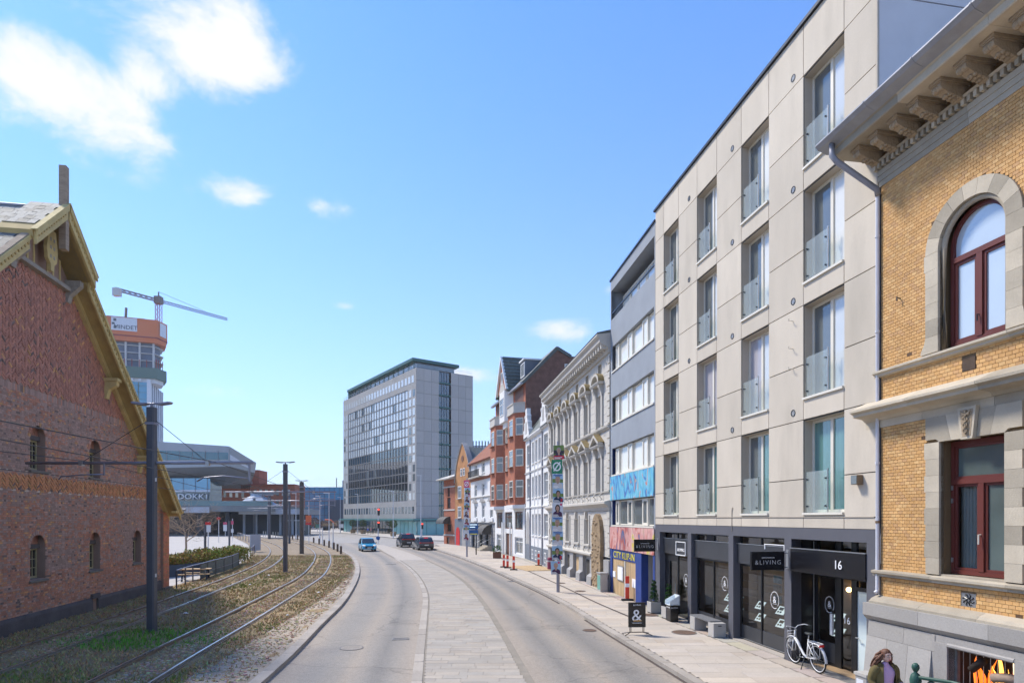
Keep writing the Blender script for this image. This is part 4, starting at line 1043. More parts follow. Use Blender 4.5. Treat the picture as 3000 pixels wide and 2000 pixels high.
# windows
for a, b, zb in WINS:
    c = (a+b)/2; f = MB(); y = .26; x0, x1, z0, z1 = a+.01, b-.01, zb+.02, zb+1.10
    f.box(x0,x0+.07,y,y+.07,z0,z1); f.box(x1-.07,x1,y,y+.07,z0,z1); f.box(x0+.07,x1-.07,y,y+.07,z0,z0+.07); f.box(x0+.07,x1-.07,y,y+.07,z1-.06,z1)
    f.box(c-.03,c+.03,y-.005,y+.06,z0+.07,z1-.06)
    for xm in ((x0+.07+c)/2, (x1-.07+c)/2): f.box(xm-.012,xm+.012,y+.012,y+.05,z0+.07,z1-.06)
    for t in (.36,.66): f.box(x0+.07,x1-.07,y+.016,y+.046,z0+t*1.05-.012,z0+t*1.05+.012)
    w = f.build('window', 'window_ochre', bh_)
    MB().quad((x0+.05,y+.035,z0+.05),(x1-.05,y+.035,z0+.05),(x1-.05,y+.035,z1),(x0+.05,y+.035,z1)).build('pane', 'pane_dark', w)
    MB().box(a+.005,b-.005,.16,.33,zb+1.10,zb+1.26).build('lintel', 'plinth_dark', w)
    MB().box(a+.002,b-.002,.24,.30,zb+1.26,zb+1.63).build('tympanum', 'tympanum_brick' if 'tympanum_brick' in MATS else mat('tympanum_brick', (.44,.21,.15), .9, .35, 9), w)
    MB().prof_x([(-.10,zb-.10),(-.10,zb-.035),(.25,zb+.02),(.25,zb-.10)], a-.09, b+.09).build('sill', 'stone_sill', w)
    v = MB()
    for t in range(13):
        a0, a1 = math.pi*t/13+.02, math.pi*(t+1)/13-.02
        v.cur = (*colour(c, 3),1)
        P = [(c+r_*math.cos(an), zb+1.155+r_*math.sin(an)) for r_, an in ((.60,a0),(.60,a1),(.468,a1),(.468,a0))]
        v.prism(P, -.030, .004, lambda p,q,d: (p,d,q))
    v.build('arch_bricks', 'brick_tint', w, kind='stuff')
# plinth, hatch, corner pier
p = MB(); p.prof_x([(.0,.62),(-.05,.60),(-.09,.5),(-.10,.0),(0,0)], X0, 15.25); p.prof_x([(.0,.62),(-.05,.60),(-.09,.5),(-.10,.0),(0,0)], 15.72, X1); p.build('plinth', 'plinth_dark', bh_)
h = MB(); h.box(15.18,15.80,-.13,.0,.58,.78); o = h.build('hatch_lintel', 'plinth_dark', bh_); MB().quad((15.25,.05,.05),(15.72,.05,.05),(15.72,.05,.58),(15.25,.05,.58)).build('hatch', 'interior_dark', o)
MB().quad((15.34,.045,.22),(15.5,.045,.2),(15.52,.045,.46),(15.36,.045,.44)).build('graffiti', 'copper_green', o)
st = MB(); z = .1; i = 0
while z < 4.3:
    L_ = .118 if i % 2 else .236; x = 22.75
    while x < 23.5:
        st.cur = (*[q*rg.uniform(.8,1.2) for q in (.58,.23,.12)],1); st.box(x+.005,min(x+L_,23.55)-.005,-.16,.0,z+.006,z+BHH-.006,True); x += L_
    y_ = -.16
    while y_ < 1.4:
        st.cur = (*[q*rg.uniform(.8,1.2) for q in (.58,.23,.12)],1); st.box(23.52,23.575,y_+.005,y_+L_-.005,z+.006,z+BHH-.006); y_ += L_
    z += BHH; i += 1
st.build('pier_brickwork', 'brick_tint', bh_, kind='stuff'); MB().box(22.74,23.56,-.14,0,0,4.3).build('corner_pier', 'mortar_red', bh_)
MB().box(22.6,23.7,-.3,.1,.0,.22).build('pier_foot', 'stone_sill', bh_)
# roof planes
OV = .62
def roofplane(s):
    m = MB(); xe = AX+s*12.15; n = (s*SL/math.hypot(1,SL), 1/math.hypot(1,SL)); th = .12
    P = [(AX,AZ),(xe,roofz(xe)),(xe+n[0]*th*0,roofz(xe)+th),(AX,AZ+th)]
    m.prism(P if s < 0 else P[::-1], -OV-.05, 38, lambda a,b,d: (a,d,b)); return m
roofplane(1).build('roof_slope', 'slate', bh_); rl_ = roofplane(-1).build('roof_slope', 'slate', bh_)
sm_ = MB().box(0,1,0,1,0,1).mesh('slate_tile', 'slate')
ang = math.atan(SL); rs_ = random.Random(4)
row = 0; d = .02
while d < 6.2:                       # slates of the near slope, from the ridge down
    y_ = -OV+.02+(row % 2)*.2-.2
    while y_ < 7:
        w_ = rs_.uniform(.36,.46); xx = AX-d*math.cos(ang); zz = AZ+.125-d*math.sin(ang)
        if y_ > -OV-.1 and row < 17: inst('slate_tile', sm_, rl_, (xx,max(y_,-OV),zz+.012), (0, math.pi-ang, 0), (.40,w_-.012,-.014))
        y_ += w_
    d += .34; row += 1
g = MB(); g.tube([(AX,-OV,AZ+.17),(AX,38,AZ+.17)], .07, 6); g.build('ridge_cap', 'zinc', bh_)
c = MB(); c.prof_x([(0,0),(.9,0),(.9,.28),(.15,.28)], 0, .5); o = c.build('copper_vent', 'copper_green', bh_); o.location = (10.35, 1.7, roofz(10.35)+.1); o.rotation_euler = (0,-ang,0)
# bargeboards and soffit
def along(s, d, up=0): return (AX+s*d, roofz(AX+s*d)+up)
def board(s, d0, d1, y0, y1, u0, u1, m, name, par=bh_):
    P = [along(s,d0,u0),along(s,d1,u0),along(s,d1,u1),along(s,d0,u1)]
    return MB().prism(P if s > 0 else P[::-1], y0, y1, lambda a,b,d: (a,d,b)).build(name, m, par)
tooth = MB().box(-.035,.035,-.02,.02,-.06,.06).mesh('trim_tooth', 'ochre_dark')
segs = [(1.95,5.2),(5.2,8.6),(8.6,12.05)]
for s in (-1,1):
    for i, (d0,d1) in enumerate(segs):
        board(s, d0+.03, d1-.03, -OV-.02*i-.10, -OV-.02*i-.02, -.36, .10, 'ochre', 'bargeboard')
        board(s, d0, d1, -OV-.02*i-.17, -OV-.02*i-.10, -.02, .16, 'ochre', 'barge_trim')
        board(s, d0, d1, -OV-.02*i-.12, -OV+.12, .16, .20, 'weathered_wood', 'barge_cap')
        dd = d0+.15
        while dd < d1-.1:
            x_, z_ = along(s, dd, -.10); inst('trim_tooth', tooth, bh_, (x_, -OV-.02*i-.115, z_), (0, s*ang, 0)); dd += .17
        board(s, d0, d1, -OV, .0, -.14, -.02, 'ochre_dark', 'soffit_board')
        board(s, d0, d1, -.16, .02, -.42, -.14, 'ochre', 'wall_plate_board')
        if i:   # console under each joint
            x_, z_ = along(s, d0, -.42); kb = MB(); kb.prof_x([(0,z_-.75),(-.10,z_-.75),(-.14,z_-.55),(-.2,z_-.35),(-.5,z_-.16),(-.52,z_+.02),(0,z_+.02)], x_-.14-s*.28, x_+.14-s*.28); kb.build('console', 'ochre', bh_); MB().box(x_-.2-s*.28,x_+.2-s*.28,-.58,0,z_+.02,z_+.16).build('console_cap', 'ochre', bh_)
# raised hood over the timbered peak
HO = .85
for s in (-1,1):
    board(s, .05, 2.0, -HO-.09, -HO, -.18, .30, 'ochre', 'hood_bargeboard'); board(s, .05, 2.05, -HO-.15, -HO-.09, .14, .36, 'ochre', 'hood_trim')
    board(s, .0, 2.1, -HO-.16, -HO+.05, .36, .40, 'ochre', 'hood_cap'); board(s, .1, 2.0, -HO, .1, .0, .10, 'ochre_dark', 'hood_soffit'); board(s, .0, 2.05, -HO, .3, .10, .33, 'ochre_dark', 'hood_roof')
    dd = .25
    while dd < 1.9:
        x_, z_ = along(s, dd, .12); inst('trim_tooth', tooth, bh_, (x_, -HO-.105, z_), (0, s*ang, 0)); dd += .15
    x_, z_ = along(s, 1.95, -.1); kb = MB(); kb.prof_x([(0,z_-.85),(-.10,z_-.85),(-.16,z_-.6),(-.55,z_-.2),(-.55,z_),(0,z_)], x_-.13-s*.2, x_+.13-s*.2); kb.build('console', 'grey_wood', bh_)
for row_ in range(6):                # slates on the near side of the hood
    d_ = .02+row_*.36; y_ = -HO+.04+(row_ % 2)*.12
    while y_ < .28:
        w_ = rs_.uniform(.26,.36); inst('slate_tile', sm_, rl_, (AX-d_*math.cos(ang),y_,AZ+.345-d_*math.sin(ang)), (0, math.pi-ang, 0), (.42,min(w_,.3-y_+.02)-.01,-.014)); y_ += w_
MB().box(AX-1.95,AX+1.95,-.22,.05,12.93,13.08).build('ledge_beam', 'grey_wood', bh_)
t = MB(); t.prof_y([(AX-1.9,13.08),(AX+1.9,13.08),(AX,14.82)], .10, .14); t.build('timber_backing', 'ochre_dark', bh_)
for xx in (-1.25,-.8,-.42,.42,.8,1.25):
    zt = roofz(AX+xx)-.12; MB().box(AX+xx-.05,AX+xx+.05,-.02,.10,13.08,zt).build('stud', 'ochre', bh_)
for xa, xb in ((-1.2,-.85),(-.75,-.47),(.47,.75),(.85,1.2)):
    zt = min(roofz(AX+xa), roofz(AX+xb))-.45
    if zt > 13.3: MB().box(AX+xa,AX+xb,.07,.099,13.14,zt).build('gable_pane', 'pane_dark', bh_)
MB().box(AX-.115,AX+.115,-HO-.05,-HO+.2,13.9,17.0).build('king_post', 'weathered_wood', bh_, bevel=.02)
pn = MB(); pn.prof_y([(AX-.35,13.9),(AX-.3,13.5),(AX-.12,13.35),(AX-.10,13.1),(AX+.10,13.1),(AX+.12,13.35),(AX+.3,13.5),(AX+.35,13.9),(AX+.22,14.6),(AX-.22,14.6)], -.40, -.28); pn.build('carved_pendant', 'ochre', bh_)
for zz in (13.62, 13.95, 14.25):
    for xx in (-.11,.11): MB().box(AX+xx-.05,AX+xx+.05,-.405,-.40,zz-.06,zz+.06).build('carving', 'grey_wood', bh_)
# eave return at the far corner with gutter
e = MB(); e.box(22.9,24.1,-.75,-.5,4.30,4.42); e.build('eave_board', 'ochre', bh_)
e = MB(); e.tube([(23.95,-.9,4.50),(23.95,6,4.50)], .08, 8); e.build('eave_gutter', 'zinc', bh_)
ck = MB(); ck.lathe([(.16,4.4),(.16,4.75),(.2,4.78),(.2,4.86),(.12,4.95),(.05,5.05)], (23.3,.5,.35), 10); ck.build('corner_finial', 'sandstone', bh_)
# ------------------------------------------------------------ houses further down the right-hand side
mat('blue_render', (.265,.29,.325), .85, .10, 1.0, .15, 20, stain=.35, stcol=(.30,.32,.37), stscale=.7, fine=.05)
mat('blue_paint', (.02,.05,.22), .6, .15, 3)
mat('grey_render', (.33,.32,.31), .9, .1, 1)
mat('plywood', (.47,.33,.18), .8, .25, 2, .1, 20, stretch=(3,3,.4), stain=.3, stcol=(.24,.16,.09), stscale=1.2)
mat('cream_render', (.53,.495,.44), .85, .08, 1.5, .1, 30, stain=.3, stcol=(.36,.33,.29), stscale=.6, stretch=(1,1,.4))
mat('cream_trim', (.49,.46,.41), .85, .10, 2, stain=.3, stcol=(.33,.30,.26), stscale=1.0)
mat('stone_grey', (.33,.32,.31), .9, .12, 2, .2, 20)
mat('moss', (.22,.165,.075), .95, .3, 4)
mat('white_render', (.70,.69,.67), .85, .06, 1, stain=.2, stcol=(.45,.44,.43), stscale=.6)
mat('blue_grey_plinth', (.16,.18,.21), .85, .1)
mat('red_brick_far', (.36,.125,.07), .9, .28, 2.2, .3, 18, fine=.3)
mat('brown_brick_far', (.19,.10,.075), .9, .3, 2.2, .3, 18, fine=.35)
mat('orange_brick_far', (.44,.21,.085), .9, .28, 1.2, .3, 18, fine=.3)
mat('roof_grey', (.115,.13,.12), .7, .2, 3, jitter=.15)
mat('roof_red', (.24,.085,.045), .85, .2, 2, fine=.2, stain=.3, stcol=(.12,.07,.05), stscale=.8)
mat('rust_plain', (.28,.20,.12), .95, .35, 3, 1.0, 9, stain=.6, stcol=(.42,.33,.21), stscale=1.2)
mat('awning_brown', (.07,.065,.06), .7, .2, 3)
mat('door_red', (.55,.02,.02), .5, .08)
mat('wood_brown', (.14,.06,.035), .6, .2, 3)
mat('teal_metal', (.05,.13,.12), .5, .1)
mat('pane_teal', (.16,.42,.42), .12, .08, .3, spec=.8, ior=1.6)
mat('hotel_concrete', (.36,.345,.325), .9, .10, .35, .1, 8, stain=.45, stcol=(.19,.18,.17), stscale=.22, stretch=(1,1,.6))
mat('hotel_panel', (.45,.43,.405), .9, .08, .3, stain=.45, stcol=(.22,.205,.20), stscale=.3, jitter=.04)

def mural(name, cols, sc):
    m = mat(name, cols[0], .7, 0); nt = m.node_tree; N = nt.nodes; L = nt.links; bs = N['Principled BSDF']
    tc = N.new('ShaderNodeTexCoord'); n = N.new('ShaderNodeTexNoise'); n.inputs['Scale'].default_value = sc; n.inputs['Detail'].default_value = 1.6; n.inputs['Distortion'].default_value = 1.8
    mp = N.new('ShaderNodeMapping'); mp.inputs['Scale'].default_value = (1.5,1,.75); L.new(tc.outputs['Object'], mp.inputs[0]); L.new(mp.outputs[0], n.inputs['Vector'])
    cr = N.new('ShaderNodeValToRGB'); cr.color_ramp.interpolation = 'EASE'; el = cr.color_ramp.elements; k = len(cols)
    while len(el) < k: el.new(.5)
    for i, e in enumerate(el): e.position = .22+.56*i/(k-1); e.color = (*cols[i],1)
    L.new(n.outputs['Fac'], cr.inputs[0])
    # brushed contour lines between the colour fields
    w = N.new('ShaderNodeTexWave'); w.inputs['Scale'].default_value = sc*.55; w.inputs['Distortion'].default_value = 9; w.inputs['Detail'].default_value = 2; L.new(mp.outputs[0], w.inputs['Vector'])
    mr = N.new('ShaderNodeMapRange'); mr.inputs[1].default_value = .0; mr.inputs[2].default_value = .16; mr.inputs[3].default_value = .35; mr.inputs[4].default_value = 1; L.new(w.outputs['Fac'], mr.inputs[0])
    x = N.new('ShaderNodeMixRGB'); x.blend_type = 'MULTIPLY'; x.inputs[0].default_value = .4; L.new(cr.outputs[0], x.inputs[1]); L.new(mr.outputs[0], x.inputs[2]); L.new(x.outputs[0], bs.inputs['Base Color'])
mural('mural_blue', [(.45,.10,.09),(.50,.36,.22),(.05,.16,.42),(.10,.38,.60),(.14,.45,.56),(.20,.48,.66),(.55,.22,.16),(.55,.50,.42)], 1.0)
mural('mural_pink', [(.04,.10,.35),(.15,.16,.26),(.45,.12,.10),(.62,.34,.30),(.55,.26,.24),(.62,.42,.38),(.62,.48,.08),(.10,.25,.45)], .85)

# ---- blue-grey house with ribbon windows and painted panels
bb = facade('blue_grey_house', (5.26,32.4), (6.086,25.8), 'narrow blue grey rendered house with ribbon windows and two graffiti panels', 'building')
BLn = 6.64; rows = [(11.7,13.05),(8.95,10.35),(6.27,7.68),(3.65,4.95)]
mb = MB(); wall_holes(mb, 0, BLn, 2.42, 16.6, [(.30,6.5,z0,z1) for z0,z1 in rows]+[(.12,6.55,14.5,16.05)], 0, .25); body(mb, 0, BLn, 0, 9, 0, 16.6); mb.build('wall', 'blue_render', bb)
mb = MB(); mb.quad((.12,1.3,14.3),(6.55,1.3,14.3),(6.55,1.3,16.05),(.12,1.3,16.05)); mb.quad((.12,0,16.04),(6.55,0,16.04),(6.55,1.3,16.04),(.12,1.3,16.04)); mb.quad((.12,.0,14.5),(6.55,.0,14.5),(6.55,1.3,14.5),(.12,1.3,14.5)); mb.quad((.12,0,14.5),(.12,0,16.05),(.12,1.3,16.05),(.12,1.3,14.5)); mb.quad((6.55,0,14.5),(6.55,0,16.05),(6.55,1.3,16.05),(6.55,1.3,14.5)); mb.build('roof_loggia', 'blue_render', bb)
for i in range(5): window(bb, .4+i*1.22, 1.55+i*1.22, 14.62, 15.7, .55, 'cream_frame', 'pane_pale' if i % 2 else 'pane_blind', .08)
rl = MB(); rl.box(.12,6.55,.02,.07,14.82,14.89); rl.build('railing', 'black_metal', bb)
MB().box(-.04,BLn+.02,-.06,.3,16.6,16.68).build('roof_flashing', 'black_metal', bb)
cols_ = [(.54,1.11,1),(1.11,2.38,0),(2.50,3.23,1),(3.23,4.54,0),(4.65,5.38,1),(5.38,6.47,0)]
for ri, (z0,z1) in enumerate(rows):
    for a, b, nar in cols_: window(bb, a, b, z0+.03, z1-.03, .12 if nar else .18, 'cream_frame', ('pane_blind' if ri < 3 else 'pane_mid'), .13 if nar else .05)
    MB().box(.28,6.52,-.05,.2,z0-.06,z0+.01).build('sill', 'cream_frame', bb)
    MB().box(.0,.30,.012,.22,z0,z1).build('corner_pilaster', 'blue_paint' if ri > 1 else 'blue_render', bb)
MB().box(.06,6.56,-.05,-.002,4.97,6.20).build('graffiti_panel', 'mural_blue', bb); MB().box(.02,6.6,-.05,-.002,2.43,3.57).build('graffiti_panel', 'mural_pink', bb)
g = MB(); g.box(0,.36,-.02,.3,0,2.42); g.box(6.41,BLn,-.02,.3,0,2.42); g.box(4.16,4.96,-.03,.3,0,2.42); g.build('blue_post', 'blue_paint', bb)
MB().box(.36,4.16,.0,.06,1.92,2.42).build('name_band', 'blue_paint', bb)
mat('letter_yellow', (.70,.60,.03), .6, .05); text('CITY KLIP-IN', .47, 'letter_yellow', bb, (2.26,-.005,1.99), sx=1.28)
for i in range(4): MB().box(.36+i*.95,.36+(i+1)*.95-.01,.03,.08,.1,1.92).build('plywood_board', 'plywood', bb)
nb = MB(); nb.box(1.25,2.2,-.01,.03,.85,1.62); o = nb.build('notice_case', 'steel', bb); MB().box(1.31,2.14,-.016,-.01,.91,1.56).build('notice', 'white_print', o)
MB().box(.42,.85,.0,.03,.95,1.25).build('paper_sign', 'white_print', bb); MB().box(3.55,4.05,.0,.03,.75,1.15).build('paper_sign', 'white_print', bb)
dr = MB(); dr.box(2.4,2.52,-.01,.03,.1,1.9); dr.build('door_edge', 'cream_frame', bb)
g = MB(); g.quad((4.96,1.6,.1),(6.41,1.6,.1),(6.41,1.6,2.42),(4.96,1.6,2.42)); g.quad((4.96,.3,.1),(4.96,.3,2.42),(4.96,1.6,2.42),(4.96,1.6,.1)); g.quad((6.41,.3,2.42),(6.41,.3,.1),(6.41,1.6,.1),(6.41,1.6,2.42)); g.quad((4.96,.3,2.415),(6.41,.3,2.415),(6.41,1.6,2.415),(4.96,1.6,2.415)); g.build('passage', 'grey_render', bb)

# ---- ornate cream stucco house
oh = facade('stucco_house', (2.957,48.5), (5.26,32.4), 'ornate cream stucco house with triangular and arched window pediments', 'building')
OL = 16.24; CX = (1.55,4.05,6.5,9.0,11.5,14.2); hw = .46
hs = [];
for c in CX:
    if c < 13: hs.append((c-.42,c+.42,2.45,3.95))
    hs += [(c-hw,c+hw,5.5,7.45),(c-hw,c+hw,9.15,10.95),(c-.34,c+.34,12.02,12.7)]
mb = MB(); wall_holes(mb, 0, OL, 1.9, 13.0, hs, 0, .30); body(mb, 0, OL, 0, 9, 0, 13.0); mb.build('wall', 'cream_render', oh)
for z in list(frange(2.3, 4.4, .33))+list(frange(5.6, 8.6, .42))+list(frange(9.3, 12.0, .42)):   # rustication joints
    xs = [0.5]+[v for c in CX for v in (c-.78,c+.78)]+[OL-.5]
    for a, b in zip(xs[::2], xs[1::2]):
        if b-a > .3: MB().box(a,b,-.003,.0,z-.014,z+.014).build('joint', 'stone_grey', oh)
def cornice(par, prof, x0, x1, m, name): return MB().prof_x(prof, x0, x1).build(name, m, par)
cornice(oh, [(0,4.45),(-.06,4.45),(-.10,4.6),(-.30,4.78),(-.34,4.80),(-.34,4.92),(0,5.0)], -.1, OL, 'cream_trim', 'belt_cornice')
cornice(oh, [(0,8.78),(-.05,8.80),(-.16,8.92),(-.18,9.02),(0,9.06)], -.1, OL, 'cream_trim', 'string_course')
cornice(oh, [(0,5.42),(-.08,5.42),(-.10,5.5),(0,5.5)], 0, OL, 'cream_trim', 'string_course')
cornice(oh, [(0,12.85),(-.10,12.88),(-.14,13.1),(-.55,13.35),(-.60,13.40),(-.60,13.58),(-.75,13.72),(-.75,13.80),(0,13.9)], -.25, OL+.02, 'cream_trim', 'main_cornice')
cornice(oh, [(-.75,13.80),(-.78,13.84),(-.72,13.9),(4.5,15.2),(9,13.6),(9,13.0),(0,13.0)], -.2, OL, 'roof_grey', 'roof')
mm = MB().box(-.09,.09,-.50,0,13.06,13.32).mesh('modillion', 'cream_trim')
for i in range(34): inst('modillion', mm, oh, (.25+i*.48,0,0))
qm = MB().box(-.28,.28,-.06,.0,-.17,.17).mesh('quoin', 'cream_trim'); qs = MB().box(-.19,.19,-.06,.0,-.17,.17).mesh('quoin', 'cream_trim')
for zs in (frange(2.2,4.2,.40), frange(5.7,8.5,.40), frange(9.3,12.6,.40)):
    for i, z in enumerate(zs):
        for s, x in ((1,.0),(-1,OL)): inst('quoin', qm if i % 2 else qs, oh, (x+s*(.28 if i % 2 else .19),0,z))
for c in CX:
    # first floor, triangular pediments on consoles
    for z0, z1, tri in ((5.5,7.45,True),(9.15,10.95,False)):
        w = window(oh, c-hw, c+hw, z0, z1, .16, 'cream_frame', 'pane_mid', .09, (.5,), (.68,))
        for s in (-1,1):
            MB().box(c+s*.60-.13,c+s*.60+.13,-.09,.0,z0,z1).build('pilaster', 'cream_trim', oh)
            k = MB(); k.prof_x([(0,z1-.15),(-.10,z1-.12),(-.14,z1+.1),(-.26,z1+.35),(-.28,z1+.5),(0,z1+.5)], c+s*.60-.13, c+s*.60+.13); k.build('console', 'cream_trim', oh)
        zt = z1+.5; e_ = MB(); e_.prof_x([(0,zt),(-.30,zt),(-.36,zt+.10),(-.36,zt+.14),(0,zt+.16)], c-.86, c+.86); e_.build('entablature', 'cream_trim', oh)
        zt += .16
        if tri:
            p = MB(); p.prof_y([(c-.86,zt),(c+.86,zt),(c,zt+.52)], -.10, 0); p.build('pediment_field', 'wood_brown' if False else 'stone_grey', oh)
            for s in (-1,1):
                P = [(c+s*.92,zt),(c+s*.92,zt+.10),(c,zt+.62),(c,zt+.46),(c+s*.70,zt+.05)]; MB().prof_y(P if s < 0 else P[::-1], -.38, -.08).build('raking_cornice', 'cream_trim', oh)
                P = [(c+s*.94,zt+.10),(c+s*.94,zt+.125),(c,zt+.65),(c,zt+.62)]; MB().prof_y(P if s < 0 else P[::-1], -.38, 0).build('moss_cover', 'moss', oh)
        else:
            n = 10
            for r0, r1, y0, m_, nm in ((.64,.86,-.34,'cream_trim','arch_hood'),(.86,.885,-.34,'moss','moss_cover')):
                pts = [(c+r1*math.cos(math.pi*j/n), zt+.62*r1*math.sin(math.pi*j/n)) for j in range(n+1)]+[(c+r0*math.cos(math.pi*j/n), zt+.62*r0*math.sin(math.pi*j/n)) for j in range(n,-1,-1)]
                MB().prof_y(pts[::-1], y0, 0).build(nm, m_, oh)
    window(oh, c-.34, c+.34, 12.02, 12.7, .14, 'cream_frame', 'pane_dark', .06, (.5,))
    for s in (-1,1):   # scrolled apron brackets below the first floor sills
        k = MB(); k.tube([(c+s*.62,-.05,5.42),(c+s*.62,-.20,5.25),(c+s*.62,-.06,5.08),(c+s*.62,-.14,4.99)], .045, 6); k.build('apron_scroll', 'cream_trim', oh)
        k = MB(); k.tube([(c+s*.55,-.03,2.30),(c+s*.55,-.10,2.1),(c+s*.55,-.03,1.95)], .04, 6); k.build('apron_scroll', 'cream_trim', oh)
    if c < 13:
        w = window(oh, c-.42, c+.42, 2.45, 3.95, .2, 'cream_frame', 'pane_mid', .08, (.5,), (.7,))
        for s in (-1,1): MB().box(c+s*.58-.09,c+s*.58+.09,-.06,0,2.45,4.2).build('pilaster', 'cream_trim', oh)
        MB().prof_y([(c-.08,3.98),(c+.08,3.98),(c+.13,4.40),(c-.13,4.40)], -.16, 0).build('keystone', 'cream_trim', oh)
        MB().box(c-.75,c+.75,-.12,0,2.34,2.45).build('sill', 'cream_trim', oh)
# basement storey with battered stone piers
cornice(oh, [(0,1.75),(-.12,1.75),(-.24,1.84),(-.24,1.93),(0,2.0)], 0, 13.0, 'cream_trim', 'plinth_cornice')
MB().box(0,OL,.12,.5,0,1.8).build('basement_wall', 'stone_grey', oh)
for x in [.0]+[(a+b)/2-.45 for a, b in zip(CX, CX[1:])]+[15.2]:
    P = [(.12,1.75),(-.08,1.75),(-.08,.75),(-.28,.60),(-.30,0),(.12,0)]; MB().prof_x(P, x, x+.95).build('basement_pier', 'stone_grey', oh)
for i, c in enumerate(CX[:5]): MB().box(c-.5,c+.5,.09,.118,.25,1.5).build('basement_hatch', 'plywood' if i == 3 else 'interior_dark', oh)
# portal stripped to the raw masonry
pts = [(13.25,.05)]+[(13.25+.06*math.sin(i*1.9),.05+i*.55) for i in range(1,6)]
for i in range(9): a_ = math.pi-math.pi*i/8; pts.append((14.15+.86*math.cos(a_), 3.15+1.12*math.sin(a_)))
pts += [(15.02+.06*math.sin(i*2.3),3.0-i*.55) for i in range(0,5)]+[(15.05,.05)]
m_ = MB().prof_y(pts, -.22, .0); m_.build('bared_masonry', 'rust_plain', oh)
rr = random.Random(9)
for i in range(46):
    x = rr.uniform(13.4,14.75); z = rr.uniform(.2,3.9)
    if z > 3.2 and abs(x-14.15) > .5: continue
    MB().ball((x,-.21,z), rr.uniform(.12,.26), .07, rr.uniform(.05,.12), 7, 5).build('rubble_stone', 'rust_plain', oh)

# ---- white house with two stepped dormer gables
wh = facade('white_gabled_house', (1.33,59.2), (2.957,48.5), 'white rendered house with two stepped scroll gables and blue grey plinth', 'building')
WL = 10.8; wins = []
for z0, z1 in ((2.5,4.4),(5.9,7.8),(9.0,10.95)):
    wins += [(3.4,4.35,z0,z1,1),(5.0,5.95,z0,z1,1),(6.5,7.45,z0,z1,1),(8.75,10.35,z0,z1,2)]
    if z0 > 5: wins += [(.7,2.3,z0,z1,1)]
mb = MB(); wall_holes(mb, 0, WL, 0, 11.5, [w[:4] for w in wins]+[(.5,2.0,0.0,3.3)], 0, .22); body(mb, 0, WL, 0, 9, 0, 11.5); mb.build('wall', 'white_render', wh)
for a, b, z0, z1, n in wins: window(wh, a, b, z0, z1, .12, 'white_frame', 'pane_mid', .08, (.5,) if n == 1 else (.333,.667), (.66,), sill='white_render')
for z in (4.95, 8.25): cornice(wh, [(0,z),(-.08,z+.02),(-.12,z+.12),(0,z+.17)], 0, WL, 'white_render', 'string_course')
cornice(wh, [(0,11.3),(-.2,11.36),(-.3,11.5),(-.3,11.6),(0,11.65)], 2.6, 8.5, 'white_render', 'eave_cornice')
cornice(wh, [(-.3,11.6),(-.25,11.68),(1.5,14.0),(7,14.6),(9,11.5),(0,11.5)], 0, WL, 'roof_grey', 'roof')
MB().box(-.0,WL,-.05,.0,0,1.5).build('plinth', 'blue_grey_plinth', wh)
for c in (3.9,5.5,7.0,9.55): window(wh, c-.4, c+.4, .35, 1.2, -.07, 'white_frame', 'pane_dark', .07, (.5,), (.5,), fd=.04)
P = [(.42,0),(2.08,0),(2.08,3.3)]+[(1.25+.83*math.cos(math.pi*i/10),3.3+1.35*math.sin(math.pi*i/10)) for i in range(1,10)]+[(.42,3.3)]
MB().prof_y(P, -.03, .0).build('arched_doorway', 'stone_grey', wh); MB().box(.55,1.95,-.04,-.03,0,1.6).build('door', 'blue_grey_plinth', wh)
for cx, hw_ in ((1.5,1.45),(9.55,1.2)):
    MB().box(cx-hw_,cx+hw_,-.18,0,1.5 if cx > 5 else 4.95,11.5).build('bay_front', 'white_render', wh) if False else None
    P = [(cx-hw_,11.5),(cx+hw_,11.5),(cx+hw_,12.2),(cx+hw_*.72,12.25),(cx+hw_*.72,12.95),(cx+hw_*.45,13.0),(cx+hw_*.45,13.6),(cx+hw_*.25,13.65),(cx+hw_*.25,14.4),(cx-hw_*.25,14.4),(cx-hw_*.25,13.65),(cx-hw_*.45,13.6),(cx-hw_*.45,13.0),(cx-hw_*.72,12.95),(cx-hw_*.72,12.25),(cx-hw_,12.2)]
    MB().prof_y(P, -.22, .15).build('stepped_gable', 'white_render', wh)
    for s in (-1,1):
        for rx, rz in ((.86,12.3),(.58,13.0),(.35,13.65)): MB().lathe([(0,-.26),(.16,-.26),(.16,.16),(0,.16)], (cx+s*hw_*rx,0,rz), 12, 'y').build('gable_scroll', 'white_render', wh)
    P = [(cx-.35,12.0),(cx+.35,12.0),(cx+.35,12.6)]+[(cx+.35*math.cos(math.pi*i/8),12.6+.6*math.sin(math.pi*i/8)) for i in range(1,8)]+[(cx-.35,12.6)]
    MB().prof_y(P, -.235, -.22).build('gable_niche', 'stone_grey', wh)
for x in (2.75, 8.35): MB().box(x-.06,x+.06,-.12,0,.2,11.4).build('downpipe', 'pipe_grey', wh)
for x in (4.68,6.22,7.9): MB().box(x-.12,x+.12,-.05,0,1.5,11.3).build('pilaster', 'white_render', wh)

